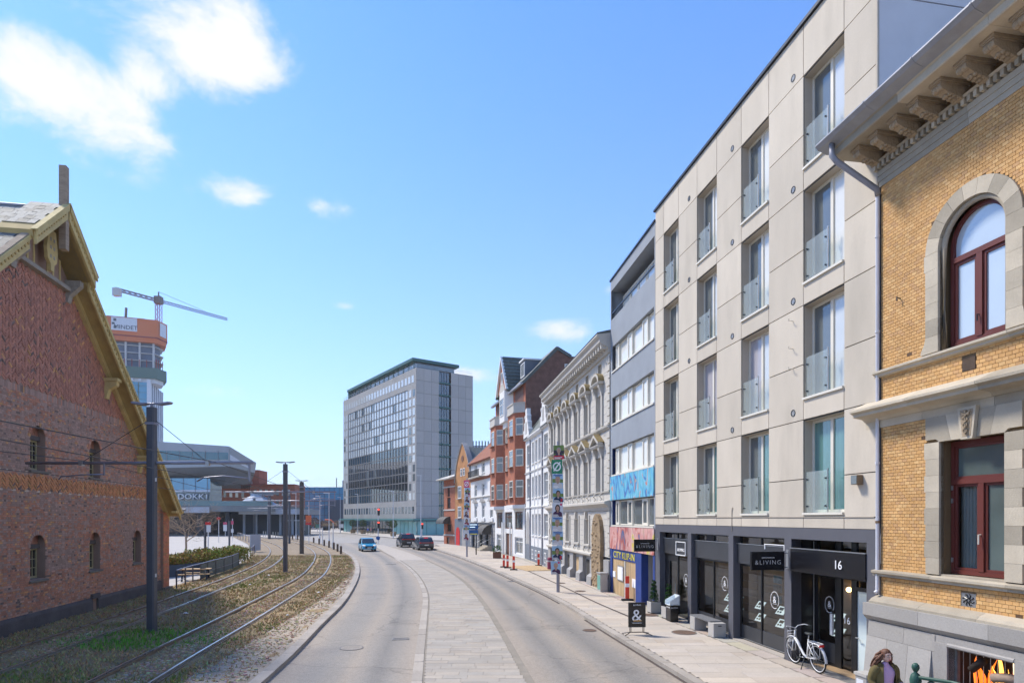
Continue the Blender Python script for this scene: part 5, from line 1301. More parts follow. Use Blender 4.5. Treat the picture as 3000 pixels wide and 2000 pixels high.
# ---- tall red brick house with canted bays
rh_ = facade('red_brick_house', (-1.94,72.0), (1.33,59.2), 'tall red brick house with canted bays, stone balconies and grey tiled roof', 'building')
RL = 13.2; mb = MB(); mb.quad((0,0,5.4),(RL,0,5.4),(RL,0,17.3),(0,0,17.3)); mb.quad((0,12,0),(0,0,0),(0,0,17.3),(0,12,19)); mb.build('wall', 'red_brick_far', rh_)
mb = MB(); mb.poly([(RL,0,0),(RL,13,0),(RL,13,20.1),(RL,4.6,20.1),(RL,3.2,20.75),(RL,0,17.3)]); mb.build('party_wall', 'brown_brick_far', rh_)
window(rh_, 0, .01, 0, .01, 0) if False else None
f = MB(); f.box(RL,RL+.05,4.0,5.1,18.2,19.3); o = f.build('window', 'white_frame', rh_); MB().box(RL+.05,RL+.055,4.1,5.0,18.3,19.2).build('pane', 'pane_mid', o)
mb = MB(); mb.prof_x([(-.35,17.2),(3.25,20.95),(4.7,20.2),(4.7,19.9),(3.25,20.6),(-.2,17.1)], -.2, RL+.15); mb.build('roof', 'roof_grey', rh_)
tile = MB().lathe([(.16,0),(.17,.42)], (0,0,0), 6, 'y', 0, math.pi).mesh('roof_tile', 'roof_grey'); ra = math.atan2(3.75,3.6)
for i in range(11):
    for j in range(24):
        x = 8.6+j*.2 if True else 0
        if x > RL: continue
        t = i*.46; inst('roof_tile', tile, rh_, (x,-.3+t*math.cos(ra),17.3+t*math.sin(ra)), (ra,0,0), (.62,1,.5))
MB().box(-.1,RL+.1,-.55,-.3,17.05,17.25).build('eave_gutter', 'zinc', rh_)
def canted(par, xa, xb, pr, z0, z1, m, name):
    return MB().prof_z([(xa,0),(xa+pr*.9,-pr),(xb-pr*.9,-pr),(xb,0)], z0, z1).build(name, m, par)
for xa, xb in ((.25,4.5),(8.75,12.95)):
    canted(rh_, xa, xb, .85, 5.35, 14.4, 'red_brick_far', 'bay'); canted(rh_, xa-.15, xb+.15, 1.0, 14.4, 14.55, 'cream_trim', 'bay_cap'); canted(rh_, xa-.05, xb+.05, .95, 14.55, 15.3, 'cream_trim', 'balcony_parapet'); canted(rh_, xa-.12, xb+.12, 1.02, 15.3, 15.42, 'cream_trim', 'parapet_cap'); canted(rh_, xa-.2, xb+.2, 1.05, 5.0, 5.35, 'white_render', 'bay_foot')
    c = (xa+xb)/2
    for z0, z1 in ((6.1,7.8),(9.15,10.85),(12.2,13.9)):
        window(rh_, c-.75, c+.75, z0, z1, -.90, 'cream_frame', 'pane_mid', .10, (), (.62,), fd=.06, sill='brown_brick_far')
        for s in (-1,1):   # windows in the slanted cheeks
            pw = thing('tmp', 'x', 'x'); bpy.data.objects.remove(pw)
            f = MB(); f.box(-.42,.42,-.04,.03,z0,z1); o = f.build('window', 'cream_frame', rh_); o.location = (c+s*((xb-xa)/2-.38), -.43, 0); o.rotation_euler = (0,0,s*R(48))
            MB().box(-.34,.34,-.05,-.04,z0+.08,z0+(z1-z0)*.58).build('pane', 'pane_mid', o); MB().box(-.34,.34,-.05,-.04,z0+(z1-z0)*.66,z1-.08).build('pane', 'pane_mid', o)
    # loggia behind the balcony
    MB().box(xa+.5,xb-.5,-.02,.0,15.4,17.1).build('loggia', 'wood_brown', rh_)
for z0, z1 in ((6.1,7.8),(9.15,10.85),(12.2,13.9)):
    for c in (5.5,7.6): window(rh_, c-.45, c+.45, z0, z1, -.05, 'cream_frame', 'pane_mid', .09, (.5,), (.62,), sill='brown_brick_far')
canted(rh_, 4.7, 8.4, .8, 14.3, 17.6, 'white_render', 'oriel'); canted(rh_, 5.3, 7.8, .5, 13.7, 14.3, 'white_render', 'oriel_foot')
window(rh_, 5.75, 7.35, 15.0, 16.9, -.86, 'white_frame', 'pane_mid', .1, (.5,), (.62,))
mb = MB(); mb.prof_y([(4.3,17.6),(8.8,17.6),(6.5,21.3)], -.75, -.6); mb.build('gable_front', 'red_brick_far', rh_)
for s in (-1,1):
    P = [(6.5,21.45),(6.5+s*2.55,17.45),(6.5+s*2.3,17.45),(6.5,21.1)]; MB().prof_y(P if s > 0 else P[::-1], -.95, -.7).build('bargeboard', 'white_frame', rh_)
    P = [(6.5,21.45),(6.5+s*2.6,17.3),(6.5+s*2.45,17.2),(6.5,21.25)]; MB().prof_y(P if s > 0 else P[::-1], -.9, 4).build('gable_roof', 'roof_grey', rh_)
for i in range(9):
    for j in range(11):
        t = .2+i*.5; d_ = -.8+j*.36
        inst('roof_tile', tile, rh_, (6.5+t*.53+.05, d_, 21.42-t*.848), (0,0,R(0)), (.9,.8,.5)).rotation_euler = (R(0), R(58), 0)
MB().prof_y([(5.1,17.6),(7.9,17.6),(6.5,19.0)], -.8, -.75).build('copper_skirt', 'cream_trim', rh_); window(rh_, 6.05, 6.95, 18.4, 19.7, -.82, 'white_frame', 'pane_dark', .07, (.5,))
d = MB(); d.box(10.0,11.6,.4,3.2,17.9,19.9); o = d.build('dormer', 'blue_grey_plinth', rh_); window(rh_, 10.05, 11.55, 18.3, 19.7, .33, 'white_frame', 'pane_mid', .1, (.333,.667)); MB().box(9.9,11.7,.2,3.2,19.9,20.05).build('dormer_roof', 'white_frame', rh_)
hs = [(.9,3.8,2.9,4.7),(4.9,8.2,2.9,4.7),(9.3,12.4,2.9,4.7),(.9,3.8,.2,2.2),(5.3,8.0,.1,2.4),(9.3,12.4,.4,2.1)]
mb = MB(); wall_holes(mb, 0, RL, 0, 5.4, hs, -.08, .3); mb.build('ground_floor', 'white_render', rh_)
for i, (a,b,z0,z1) in enumerate(hs):
    if i == 4: MB().box(a,b,.05,.12,z0,z1).build('entrance_door', 'wood_brown', rh_)
    else: window(rh_, a, b, z0, z1, .05, 'wood_brown' if i < 3 else 'white_frame', 'pane_mid', .12, (.5,), (.72,))
for x in (4.4,5.2,8.1): MB().box(x-.06,x+.06,-.35,-.22,.0,3.6).build('porch_post', 'white_frame', rh_)

# ---- small white stucco house with red roof
sh = facade('small_white_house', (-5.72,84.2), (-1.94,72.0), 'small white stucco house with red tiled roof and dark domed awnings', 'building')
SLn = 12.75; CW = (2.9,6.9,10.9); hs = []
for c in CW: hs += [(c-.8,c+.8,9.85,11.2),(c-.72,c+.72,6.9,8.5),(c-.7,c+.7,4.1,5.75)]
mb = MB(); wall_holes(mb, 0, SLn, 3.35, 11.6, hs, 0, .25); body(mb, 0, SLn, 0, 10, 0, 11.6); mb.build('wall', 'white_render', sh)
for i, (a,b,z0,z1) in enumerate(hs): window(sh, a, b, z0, z1, .12, 'white_frame', 'pane_mid', .12, (.5,), (.68,), sill='white_render')
for c in CW:
    MB().prof_y([(c-1.1,6.1),(c+1.1,6.1),(c,6.65)], -.28, 0).build('pediment', 'stone_grey', sh); MB().box(c-1.0,c+1.0,-.16,0,3.65,4.05).build('apron', 'white_render', sh)
cornice(sh, [(0,6.66),(-.1,6.68),(-.16,6.8),(0,6.88)], 0, SLn, 'cream_trim', 'string_course'); cornice(sh, [(0,9.0),(-.25,9.1),(-.35,9.28),(0,9.34)], 0, SLn, 'roof_red', 'string_course'); cornice(sh, [(0,3.35),(-.12,3.35),(-.2,3.5),(0,3.6)], 0, SLn, 'stone_grey', 'belt_course')
rf = MB(); rf.prof_x([(-.4,11.45),(5.0,16.6),(10,11.6),(10,11.3),(5.0,16.3),(-.3,11.25)], -.15, SLn); rf.build('roof', 'roof_red', sh); MB().prof_x([(-.42,11.5),(5.0,16.68),(5.0,16.3),(-.42,11.1)], -.35, -.15).build('verge', 'zinc', sh)
for x, t in ((5.5,2.2),(8.6,2.6)): s_ = MB(); s_.box(0,.9,0,1.1,0,.08); o = s_.build('roof_window', 'pane_pale', sh); o.location = (x, -.4+t*.72, 11.6+t*.69); o.rotation_euler = (R(44),0,0)
b_ = MB(); b_.box(2.0,8.0,-.9,0,9.3,9.42); b_.build('balcony_floor', 'cream_trim', sh); b_ = MB()
for i in range(25): b_.box(2.05+i*.245,2.09+i*.245,-.88,-.84,9.42,10.2)
b_.box(2.0,8.0,-.9,-.82,10.2,10.26); b_.build('balcony_railing', 'black_metal', sh)
mb = MB(); wall_holes(mb, 0, SLn, 0, 3.35, [(1.0,2.6,.1,2.9),(5.2,7.2,.1,2.7),(8.4,10.8,.1,2.9)], -.05, .3); mb.build('ground_floor', 'blue_grey_plinth', sh)
for i, (a,b) in enumerate(((1.0,2.6),(5.2,7.2),(8.4,10.8))): window(sh, a, b, .1, 2.9 if i != 1 else 2.7, .1, 'black_metal', 'pane_dark', .12, (.5,), (.75,), name='shop_window')
for x in (.3,3.1,4.6,7.7,11.4,12.4):
    for z in frange(.3, 3.0, .45)[:-1]: MB().box(x-.28,x+.28,-.11,-.05,z,z+.38).build('rustic_block', 'stone_grey', sh)
for c, w_ in ((6.2,1.3),(9.7,1.6)):
    a_ = MB(); n = 8
    for i in range(n):
        t0, t1 = math.pi/2*i/n, math.pi/2*(i+1)/n
        a_.quad((c-w_,-1.3*math.cos(t0),2.1+1.2*math.sin(t0)),(c+w_,-1.3*math.cos(t0),2.1+1.2*math.sin(t0)),(c+w_,-1.3*math.cos(t1),2.1+1.2*math.sin(t1)),(c-w_,-1.3*math.cos(t1),2.1+1.2*math.sin(t1)))
    for s in (-1,1): a_.poly([(c+s*w_,0,2.1)]+[(c+s*w_,-1.3*math.cos(math.pi/2*i/n),2.1+1.2*math.sin(math.pi/2*i/n)) for i in range(n+1)])
    a_.build('domed_awning', 'awning_brown', sh, smooth=True)
st_ = MB()
for i in range(4): st_.box(9.0,11.6,-1.6+i*.3,-.05,.1+i*.16,.26+i*.16)
st_.build('steps', 'sandstone', sh); h_ = MB(); h_.tube([(9.0,-1.6,.95),(9.0,-.1,1.7)], .03); h_.build('handrail', 'steel', sh); h_ = MB(); h_.tube([(11.6,-1.6,.95),(11.6,-.1,1.7)], .03); h_.build('handrail', 'steel', sh)

# ---- orange brick house with curved gable, and its low red wing
gb = facade('curved_gable_house', (-8.47,90.3), (-5.72,84.2), 'orange brick house with a tall curved gable and red street door', 'building')
GLn = 6.67; P = [(0,3.94),(GLn,3.94),(GLn,9.2)]
for i in range(1,10): t = i/10; P.append((GLn-.15-(GLn/2-.35)*t**1.25, 9.2+5.5*(t**.62)))
P += [(3.45,14.75),(3.2,14.75)]
for i in range(9,0,-1): t = i/10; P.append((.15+(GLn/2-.35)*t**1.25, 9.2+5.5*(t**.62)))
P += [(0,9.2)]
MB().prof_y(P, 0, .5).build('gable_wall', 'orange_brick_far', gb)
cop = MB()
for a, b in zip(P[2:-1], P[3:]): cop.prof_y([a, b, (b[0]+(b[0]-3.33)*.06, b[1]+.12), (a[0]+(a[0]-3.33)*.06, a[1]+.12)], -.12, .6)
cop.build('gable_coping', 'stone_grey', gb)
mb = MB(); body(mb, 0, GLn, .0, 10, 0, 9.2); mb.build('side_walls', 'orange_brick_far', gb)
mb = MB(); mb.prof_y([(0,9.2),(GLn,9.2),(GLn*.86,12.3),(GLn/2,14.3),(GLn*.14,12.3)], .5, 10); mb.build('roof', 'roof_grey', gb)
for z0, z1 in ((6.9,8.7),(4.1,5.75)):
    for c in (2.1,4.9): window(gb, c-.75, c+.75, z0, z1, -.04, 'white_frame', 'pane_mid', .12, (.333,.667), (.66,), sill='stone_grey')
for c in (2.85,3.95): window(gb, c-.38, c+.38, 10.1, 11.2, -.04, 'white_frame', 'pane_mid', .1, (), (.6,))
MB().lathe([(0,-.06),(.45,-.06),(.45,0)], (3.33,0,12.6), 14, 'y').build('roundel', 'brown_brick_far', gb)
MB().box(0,GLn,-.06,.1,0,3.94).build('ground_floor', 'blue_grey_plinth', gb)
P = [(.7,0),(2.3,0),(2.3,2.0)]+[(1.5+.8*math.cos(math.pi*i/8),2.0+.75*math.sin(math.pi*i/8)) for i in range(1,8)]+[(.7,2.0)]
MB().prof_y(P, -.10, -.06).build('street_door', 'door_red', gb); P2 = [(x+2.6,z) for x, z in P]; MB().prof_y(P2, -.09, -.06).build('arched_opening', 'stone_grey', gb)
lw = facade('low_brick_wing', (-10.6,94.6), (-8.47,90.3), 'low red brick corner house with overhanging pale roof and dark awning', 'building')
LL = 4.78; mb = MB(); wall_holes(mb, 0, LL, 0, 10, [(1.6,2.6,7.3,9.0),(1.5,2.9,5.5,7.2),(1.5,3.2,2.0,3.2),(1.2,2.4,.1,1.2)], 0, .2); body(mb, 0, LL, 0, 9, 0, 10); mb.build('wall', 'red_brick_far', lw)
for a,b,z0,z1 in ((1.6,2.6,7.3,9.0),(1.5,2.9,5.5,7.2),(1.5,3.2,2.0,3.2),(1.2,2.4,.1,1.2)): window(lw, a, b, z0, z1, .1, 'wood_brown', 'pane_dark', .1, (.5,))
for z in (5.2, 8.7, 1.4): MB().box(-.05,LL,-.08,0,z,z+.2).build('string_course', 'cream_trim', lw)
MB().prof_x([(-1.0,9.9),(-1.0,10.05),(4,11.6),(9,10.0),(9,9.9)], -1.0, LL+.2).build('roof', 'cream_trim', lw)
a_ = MB(); n = 8
for i in range(n):
    t0, t1 = math.pi/2*i/n, math.pi/2*(i+1)/n
    a_.quad((-.4,-1.2*math.cos(t0),3.2+1.1*math.sin(t0)),(2.8,-1.2*math.cos(t0),3.2+1.1*math.sin(t0)),(2.8,-1.2*math.cos(t1),3.2+1.1*math.sin(t1)),(-.4,-1.2*math.cos(t1),3.2+1.1*math.sin(t1)))
for s in (-.4,2.8): a_.poly([(s,0,3.2)]+[(s,-1.2*math.cos(math.pi/2*i/n),3.2+1.1*math.sin(math.pi/2*i/n)) for i in range(n+1)])
a_.build('domed_awning', 'awning_brown', lw, smooth=True)

# ---- hotel slab
ht = thing('hotel_tower', 'grey concrete hotel slab with gridded glass front and teal roof storey', 'building', (-22.4-.57*49.7,142+.822*49.7,0), math.atan2(-.822,.57))
HL, HD, HH = 49.7, 15.45, 39.3
mb = MB(); wall_holes(mb, 0, HL, 4.0, HH, [(4.2,45.1,8.2,34.8)], 0, .25); mb.quad((0,HD,0),(0,0,0),(0,0,HH),(0,HD,HH)); mb.quad((HL,HD,4),(0,HD,4),(0,HD,HH),(HL,HD,HH)); mb.quad((0,0,HH),(HL,0,HH),(HL,HD,HH),(0,HD,HH))
for x0, x1 in ((0,5.97),(9.25,HD)): mb.quad((HL,x0,4),(HL,x1,4),(HL,x1,HH),(HL,x0,HH))
mb.quad((HL-.8,5.97,4),(HL-.8,9.25,4),(HL-.8,9.25,HH),(HL-.8,5.97,HH)); mb.build('wall', 'hotel_concrete', ht)
NC, NR = 23, 12; cwid = 40.9/NC; rhei = 26.6/NR; rnd = random.Random(12)
mu = MB()
for i in range(NC+1): mu.box(4.2+i*cwid-.10,4.2+i*cwid+.10,.02,.2,8.2,34.8)
for j in range(NR+1): mu.box(4.2,45.1,.05,.19,8.2+j*rhei-.12,8.2+j*rhei+.12)
mat('grid_dark', (.17,.165,.16), .7, .1, .5)
cwall = mu.build('curtain_wall_grid', 'grid_dark', ht)
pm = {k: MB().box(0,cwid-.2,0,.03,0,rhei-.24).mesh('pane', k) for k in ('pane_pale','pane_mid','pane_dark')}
for i in range(NC):
    for j in range(NR):
        u = rnd.random(); m_ = ('pane_pale' if u < .90 else 'pane_mid') if j > 5 else ('pane_dark' if u < .95 else 'pane_mid')  # reflection line put into pane colours: pale sky above, dark building opposite below
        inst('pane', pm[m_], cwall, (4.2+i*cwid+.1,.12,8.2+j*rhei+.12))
wm = {k: MB().box(0,1.2,-.03,.05,0,1.65).mesh('window', k) for k in ('pane_pale','pane_mid','pane_dark')}
for i in range(25): inst('window', wm['pane_pale'], ht, (1.0+i*1.93,0,36.1))
for i in range(25): inst('window', wm['pane_mid' if i % 3 else 'pane_dark'], ht, (1.0+i*1.93,0,5.2))
for j in range(NR):
    for x in (.6,2.4,45.9,47.9): inst('window', wm[rnd.choice(('pane_pale','pane_pale','pane_mid'))], ht, (x,0,8.4+j*rhei))
pn_ = MB().box(0,.06,0,1,0,1).mesh('facade_panel', 'hotel_panel'); fh = (HH-4.0)/12
for j in range(12):
    for y0, y1 in ((0,5.97),(9.25,HD)):
        for k in range(3):
            w_ = (y1-y0)/3; inst('facade_panel', pn_, ht, (HL,y0+k*w_+.04,4+j*fh+.10), 0, (1,w_-.08,fh-.20))
    b_ = MB(); b_.box(HL-.5,HL+.02,5.97,9.25,4+j*fh,4+j*fh+.35); b_.build('stair_slab', 'teal_metal', ht)
    b_ = MB(); b_.quad((HL-.45,6.0,4+j*fh+.35),(HL-.45,9.2,4+j*fh+.35),(HL-.45,9.2,4+(j+1)*fh),(HL-.45,6.0,4+(j+1)*fh)); o = b_.build('stair_glazing', 'pane_dark', ht)
    m_ = MB()
    for y_ in (6.9,7.6,8.3): m_.box(HL-.44,HL-.36,y_-.05,y_+.05,4+j*fh+.35,4+(j+1)*fh)
    m_.build('mullion', 'blue_grey_plinth', o)
# roof storey
mb = MB(); mb.box(2.5,45.5,1.6,12.5,HH,41.7); mb.build('roof_storey', 'pane_mid', ht)
for i in range(15): MB().box(2.5+i*3.05,2.75+i*3.05,1.45,1.6,HH,41.7).build('mullion', 'teal_metal', ht)
MB().box(1.5,46.5,.6,13.4,41.7,42.4).build('flat_roof', 'teal_metal', ht); MB().box(1.6,2.5,.8,13,HH,41.7).build('roof_screen', 'teal_metal', ht)
r_ = MB()
for i in range(26): r_.box(.2+i*1.97,.26+i*1.97,.1,.16,HH,40.2)
for z in (39.75,40.15): r_.box(.2,HL-.1,.1,.16,z,z+.05); r_.box(HL-.16,HL-.1,.16,HD-.1,z,z+.05)
r_.build('roof_railing', 'steel', ht)
v_ = MB(); v_.box(14,15.2,4,5,42.4,43.6); v_.build('roof_vent', 'black_metal', ht)
# glazed ground floor and canopy
MB().box(-.3,HL+.8,-1.2,HD+.4,3.35,4.0).build('canopy', 'teal_metal', ht); MB().box(-.35,HL+.85,-1.25,HD+.45,3.72,3.84).build('canopy_strip', 'pane_teal', ht)
for i in range(22):
    x = .2+i*2.25; MB().box(x,x+2.15,.1,.15,.15,3.3).build('shopfront_pane', 'pane_teal' if (i < 3 or i > 15) else 'pane_dark', ht); MB().box(x-.1,x,.05,.2,.1,3.35).build('mullion', 'teal_metal', ht)
for i in range(6): y = .3+i*2.5; MB().box(HL-.05,HL,y,y+2.4,.15,3.3).build('shopfront_pane', 'pane_teal' if i < 5 else 'pane_dark', ht); MB().box(HL-.1,HL+.04,y-.1,y,.1,3.35).build('mullion', 'teal_metal', ht)
# ------------------------------------------------------------ far side of the square
mat('orange_shroud', (.62,.17,.06), .75, .10, .08, stretch=(1,1,.3))
mat('site_green', (.10,.17,.15), .8, .1); mat('slab_edge', (.50,.50,.50), .8, .1); mat('void_blue', (.10,.13,.19), .6, .25, .2)
mat('glass_blue', (.05,.27,.42), .10, .15, .06, spec=.9, ior=1.6); mat('white_clad', (.66,.68,.72), .6, .05)
mat('crane_grey', (.17,.14,.13), .7, .1); mat('crane_red', (.30,.05,.04), .7, .1)
mat('metal_clad', (.36,.38,.40), .5, .10, .15, metal=.2); mat('clad_dark', (.22,.23,.25), .6, .1, .2); mat('glass_teal', (.02,.12,.17), .08, .2, .08, spec=.9, ior=1.6); mat('glass_slate', (.08,.13,.16), .08, .2, .1, spec=.9, ior=1.6)
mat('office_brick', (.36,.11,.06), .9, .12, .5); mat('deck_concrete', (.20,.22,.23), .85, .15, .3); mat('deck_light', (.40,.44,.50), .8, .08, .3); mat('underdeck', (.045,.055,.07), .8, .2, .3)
mat('glass_sky', (.10,.36,.55), .08, .2, .08, spec=.9, ior=1.6); mat('dark_clad', (.07,.09,.12), .6, .1, .1)

tw = thing('high_rise', 'tall tower under construction wrapped in orange shrouding with a MINDET banner', 'building', (-178.8,300,0), math.atan2(.308,.951))
MB().box(-44,0,0,24.5,0,71).build('glass_shaft', 'glass_blue', tw)
g = MB()
for i in range(9): g.box(-.15-44*i/9-.1,-44*i/9+.15,-.15,0,0,71)
for j in range(22): g.box(-44,0,-.12,.0,j*3.3-.08,j*3.3+.08)
g.build('glazing_grid', 'site_green', tw)
for i in range(7): MB().box(.0,.5,i*4.0,i*4.0+1.5,0,71).build('white_fin', 'white_clad', tw)
MB().box(.0,.3,1.5,24.5,0,70.9).build('side_face', 'void_blue', tw); MB().box(-1.2,.45,-.5,1.0,0,72.5).build('corner_fin', 'white_clad', tw)
OUT = [(-44,-1),(3.3,-1),(6.1,6),(3.0,16),(-44,16)]; INN = [(-42,.5),(2.2,.5),(4.6,6.5),(1.8,15),(-42,15)]
def oprism(pts, z0, z1, m, nm): return MB().prof_z(pts, z0, z1).build(nm, m, tw)
oprism([(x*.99,y) for x, y in INN], 71, 73, 'white_clad', 'ledge'); oprism(OUT, 73, 78.2, 'site_green', 'netting')
oprism([(-42,1.5),(1,1.5),(3,7),(.8,14),(-42,14)], 78.2, 93, 'void_blue', 'open_floors')
for j in range(5): oprism([(x,y) for x, y in INN], 78.2+j*3.55, 78.5+j*3.55, 'slab_edge', 'floor_slab')
for i in range(8): MB().box(-41+i*6.0,-40.2+i*6.0,.4,1.5,78.2,93).build('column', 'slab_edge', tw)
for i in range(13): MB().box(-40+i*3.2,-39.7+i*3.2,.2,.5,78.4,82.2).build('prop', 'crane_red', tw)
for i in range(4): MB().box(2.4+i*.6,2.7+i*.6,.9+i*1.5,1.2+i*1.5,78.4,83).build('prop', 'crane_red', tw)
for i in range(12): MB().box(-40+i*3.5,-38.6+i*3.5,-.45,.4,71.3,72.8).build('balcony_screen', 'white_clad', tw)
oprism([(-44,-1.3),(3.5,-1.3),(6.4,6),(3.2,16.2),(-44,16.2)], 93, 101.8, 'orange_shroud', 'orange_shroud'); oprism([(-44,-.9),(3.1,-.9),(5.9,6),(2.9,16),(-44,16)], 90.6, 93, 'orange_shroud', 'shroud_skirt'); oprism([(-44,-1.4),(3.6,-1.4),(6.5,6),(3.3,16.3),(-44,16.3)], 92.8, 93.3, 'crane_red', 'shroud_rim')
bn = MB(); bn.box(-16.2,-5.2,-1.5,-1.32,95.2,101.5); o = bn.build('banner', 'white_clad', tw); text('MINDET', 2.75, 'dark_clad', o, (-10.0,-1.55,96.0), ext=.05)
for x, z, s in ((-14.6,100.2,1.1),(-15.3,98.4,.8),(-14.5,96.7,1.1)): MB().box(x-.6,x+.6,-1.56,-1.5,z-s*.6,z+s*.6).build('banner_mark', 'dark_clad', o)
MB().prof_z([(4.35,.1),(6.1,4.6),(6.2,4.55),(4.45,.05)], 94.5, 101).build('side_banner', 'white_clad', tw)
b2 = MB(); b2.box(-21,-12.5,-1.2,-1.0,73.6,77.6); o = b2.build('small_banner', 'white_clad', tw); text('DU', 2.4, 'dark_clad', o, (-14.6,-1.25,74.6), ext=.03)
MB().box(-19,-2.6,2,6,101.8,102.9).build('roof_plant', 'crane_grey', tw); MB().tube([(-11.5,4,102),(-11.2,4,108)], .6, 6).build('roof_mast', 'crane_grey', tw)

cr = thing('tower_crane', 'slewing tower crane standing behind the orange wrapped high rise', 'crane', (-180.3,310,0))
def lattice(mb, p0, p1, w, n, r=.12):
    p0, p1 = Vector(p0), Vector(p1); t = (p1-p0).normalized(); a = t.cross(Vector((0,0,1)))
    a = Vector((1,0,0)) if a.length < .1 else a.normalized(); b = t.cross(a).normalized()
    cs = [(-1,-1),(1,-1),(1,1),(-1,1)]; P = lambda i, c: p0+(p1-p0)*(i/n)+(a*c[0]+b*c[1])*w/2
    for c in cs: mb.tube([P(0,c),P(n,c)], r, 4)
    for i in range(n):
        for k in range(4): mb.tube([P(i,cs[k]),P(i+1,cs[(k+1)%4])], r*.7, 4)
m = MB(); lattice(m, (0,0,100), (0,0,114), 2.2, 6, .16); m.build('mast', 'crane_red', cr)
jd = Vector((20.8,28,0)).normalized()
m = MB(); lattice(m, (0,0,115), tuple(jd*36+Vector((0,0,115))), 1.1, 20, .12); m.build('jib', 'crane_grey', cr)
m = MB(); lattice(m, (0,0,115), tuple(-jd*20+Vector((0,0,115))), 1.2, 8, .2); m.build('counter_jib', 'crane_grey', cr)
e = -jd*19; MB().box(e.x-1.6,e.x+1.6,e.y-1.2,e.y+1.2,111.8,115.5).build('counterweight', 'slab_edge', cr); MB().box(-1.6,1.6,-1.6,1.6,113.4,117).build('cab', 'crane_grey', cr)
m = MB(); m.tube([(0,0,116),(0,0,119.5)], .35, 5); m.tube([(0,0,119.5), tuple(jd*24+Vector((0,0,116)))], .1, 4); m.build('tie_bars', 'crane_grey', cr)

# library on the quay
lib = thing('library_building', 'grey angular library with dark window band and DOKK1 lettering on blue glass', 'building', (0,0,0))
def poly3(vs, fs, m, nm, par): return MB().add(vs, fs).build(nm, m, par)
Yb = 230
V = [(-112,170,26.4),(-79.1,170,24.2),(-76.2,181,20.6),(-99,Yb,24),(-130,Yb,27),   # roof rim
     (-112,170,17.8),(-79.1,170,18.6),(-76.6,181,17.6),(-99,Yb,17),(-130,Yb,17)]
poly3(V, [(0,1,2,3,4),(0,5,6,1),(1,6,7,2),(2,7,8,3),(9,5,0,4)], 'metal_clad', 'upper_storey', lib)
poly3([(-112,170,17.8),(-79.1,170,18.6),(-76.6,181,17.6),(-99,Yb,17),(-84.5,178,13.6),(-112,178,13.9)], [(0,5,4,1),(1,4,2),(2,4,3)], 'clad_dark', 'underside', lib)
MB().add([(-112,169.9,20.2),(-79.4,169.9,20.5),(-79.4,169.9,22.4),(-112,169.9,23.4)], [(0,1,2,3)]).build('window_band', 'glass_teal', lib)
MB().add([(-79.0,170.1,20.4),(-77.0,178.5,18.6),(-77.0,178.5,19.0),(-79.0,170.1,22.0)], [(0,1,2,3)]).build('end_window', 'white_clad', lib)
for i in range(9): x = -111+i*3.6; MB().box(x,x+.12,169.82,169.9,20.2,23.0).build('band_mullion', 'clad_dark', lib)
MB().box(-112,-85.5,172,179,6.5,14.5).build('glass_hall', 'glass_slate', lib); MB().box(-112,-85.4,171.9,172,12.1,15.4).build('glass_upper', 'glass_sky', lib); MB().box(-112,-85.4,171.8,171.9,11.5,12.1).build('glass_rail', 'white_clad', lib)
for i in range(8): x = -110+i*3.4; MB().box(x,x+.12,171.75,171.8,6.5,15.4).build('hall_mullion', 'clad_dark', lib)
text('DOKK1', 2.1, 'white_print', lib, (-90.0,171.6,9.5), ext=.15, sx=1.25)

ob = thing('brick_office', 'long red brick office block with three rows of pale windows', 'building', (-118,232,0), math.atan2(.08,1))
mb = MB(); mb.box(0,17,0,16,0,15.5); mb.box(17.6,34,.8,16,0,17); mb.box(17.0,17.6,.5,10,0,16); mb.build('wall', 'office_brick', ob)
wm_ = {k: MB().box(0,1.0,-.06,.05,0,2.4).mesh('window', k) for k in ('pane_pale','pane_mid')}
for j in range(4):
    for i in range(7): inst('window', wm_['pane_pale' if (i+j) % 3 else 'pane_mid'], ob, (1.0+i*2.2,0,1.0+j*3.7))
    for i in range(7): inst('window', wm_['pane_pale' if (i*j) % 4 else 'pane_mid'], ob, (18.6+i*2.1,.8,1.4+j*3.8))
MB().box(-3,17,4,14,15.5,18.5).build('set_back_storey', 'white_clad', ob); MB().box(-.2,34.2,-.2,16,17.0,17.25).build('parapet', 'crane_red', ob); MB().box(12.6,19.5,4,14,15.5,23).build('stair_tower', 'office_brick', ob)

gbk = thing('glass_office', 'blue glass office block with a dark lower wing left of the hotel', 'building', (-98,262,0))
MB().box(0,30,0,20,0,17.5).build('glass_front', 'glass_sky', gbk); MB().box(19.5,30,-3,0,0,12).build('dark_wing', 'dark_clad', gbk); MB().box(-8,0,2,20,0,16.3).build('grey_wing', 'clad_dark', gbk); MB().box(24,32,3,14,17.5,20.6).build('roof_plant', 'clad_dark', gbk)
g = MB()
for i in range(15): g.box(i*2.14-.05,i*2.14+.05,-.12,0,0,17.5)
for j in range(6): g.box(0,30,-.1,0,2.4+j*3,2.5+j*3)
g.build('glazing_grid', 'dark_clad', gbk)
for j in range(4):
    for i in range(4): MB().box(-7.4+i*1.9,-6.2+i*1.9,1.9,2.0,1.5+j*3.7,4+j*3.7).build('window', 'pane_pale', gbk)
MB().tube([(20,8,17.5),(20,8,22)], .2, 6).build('mast', 'crane_grey', gbk)

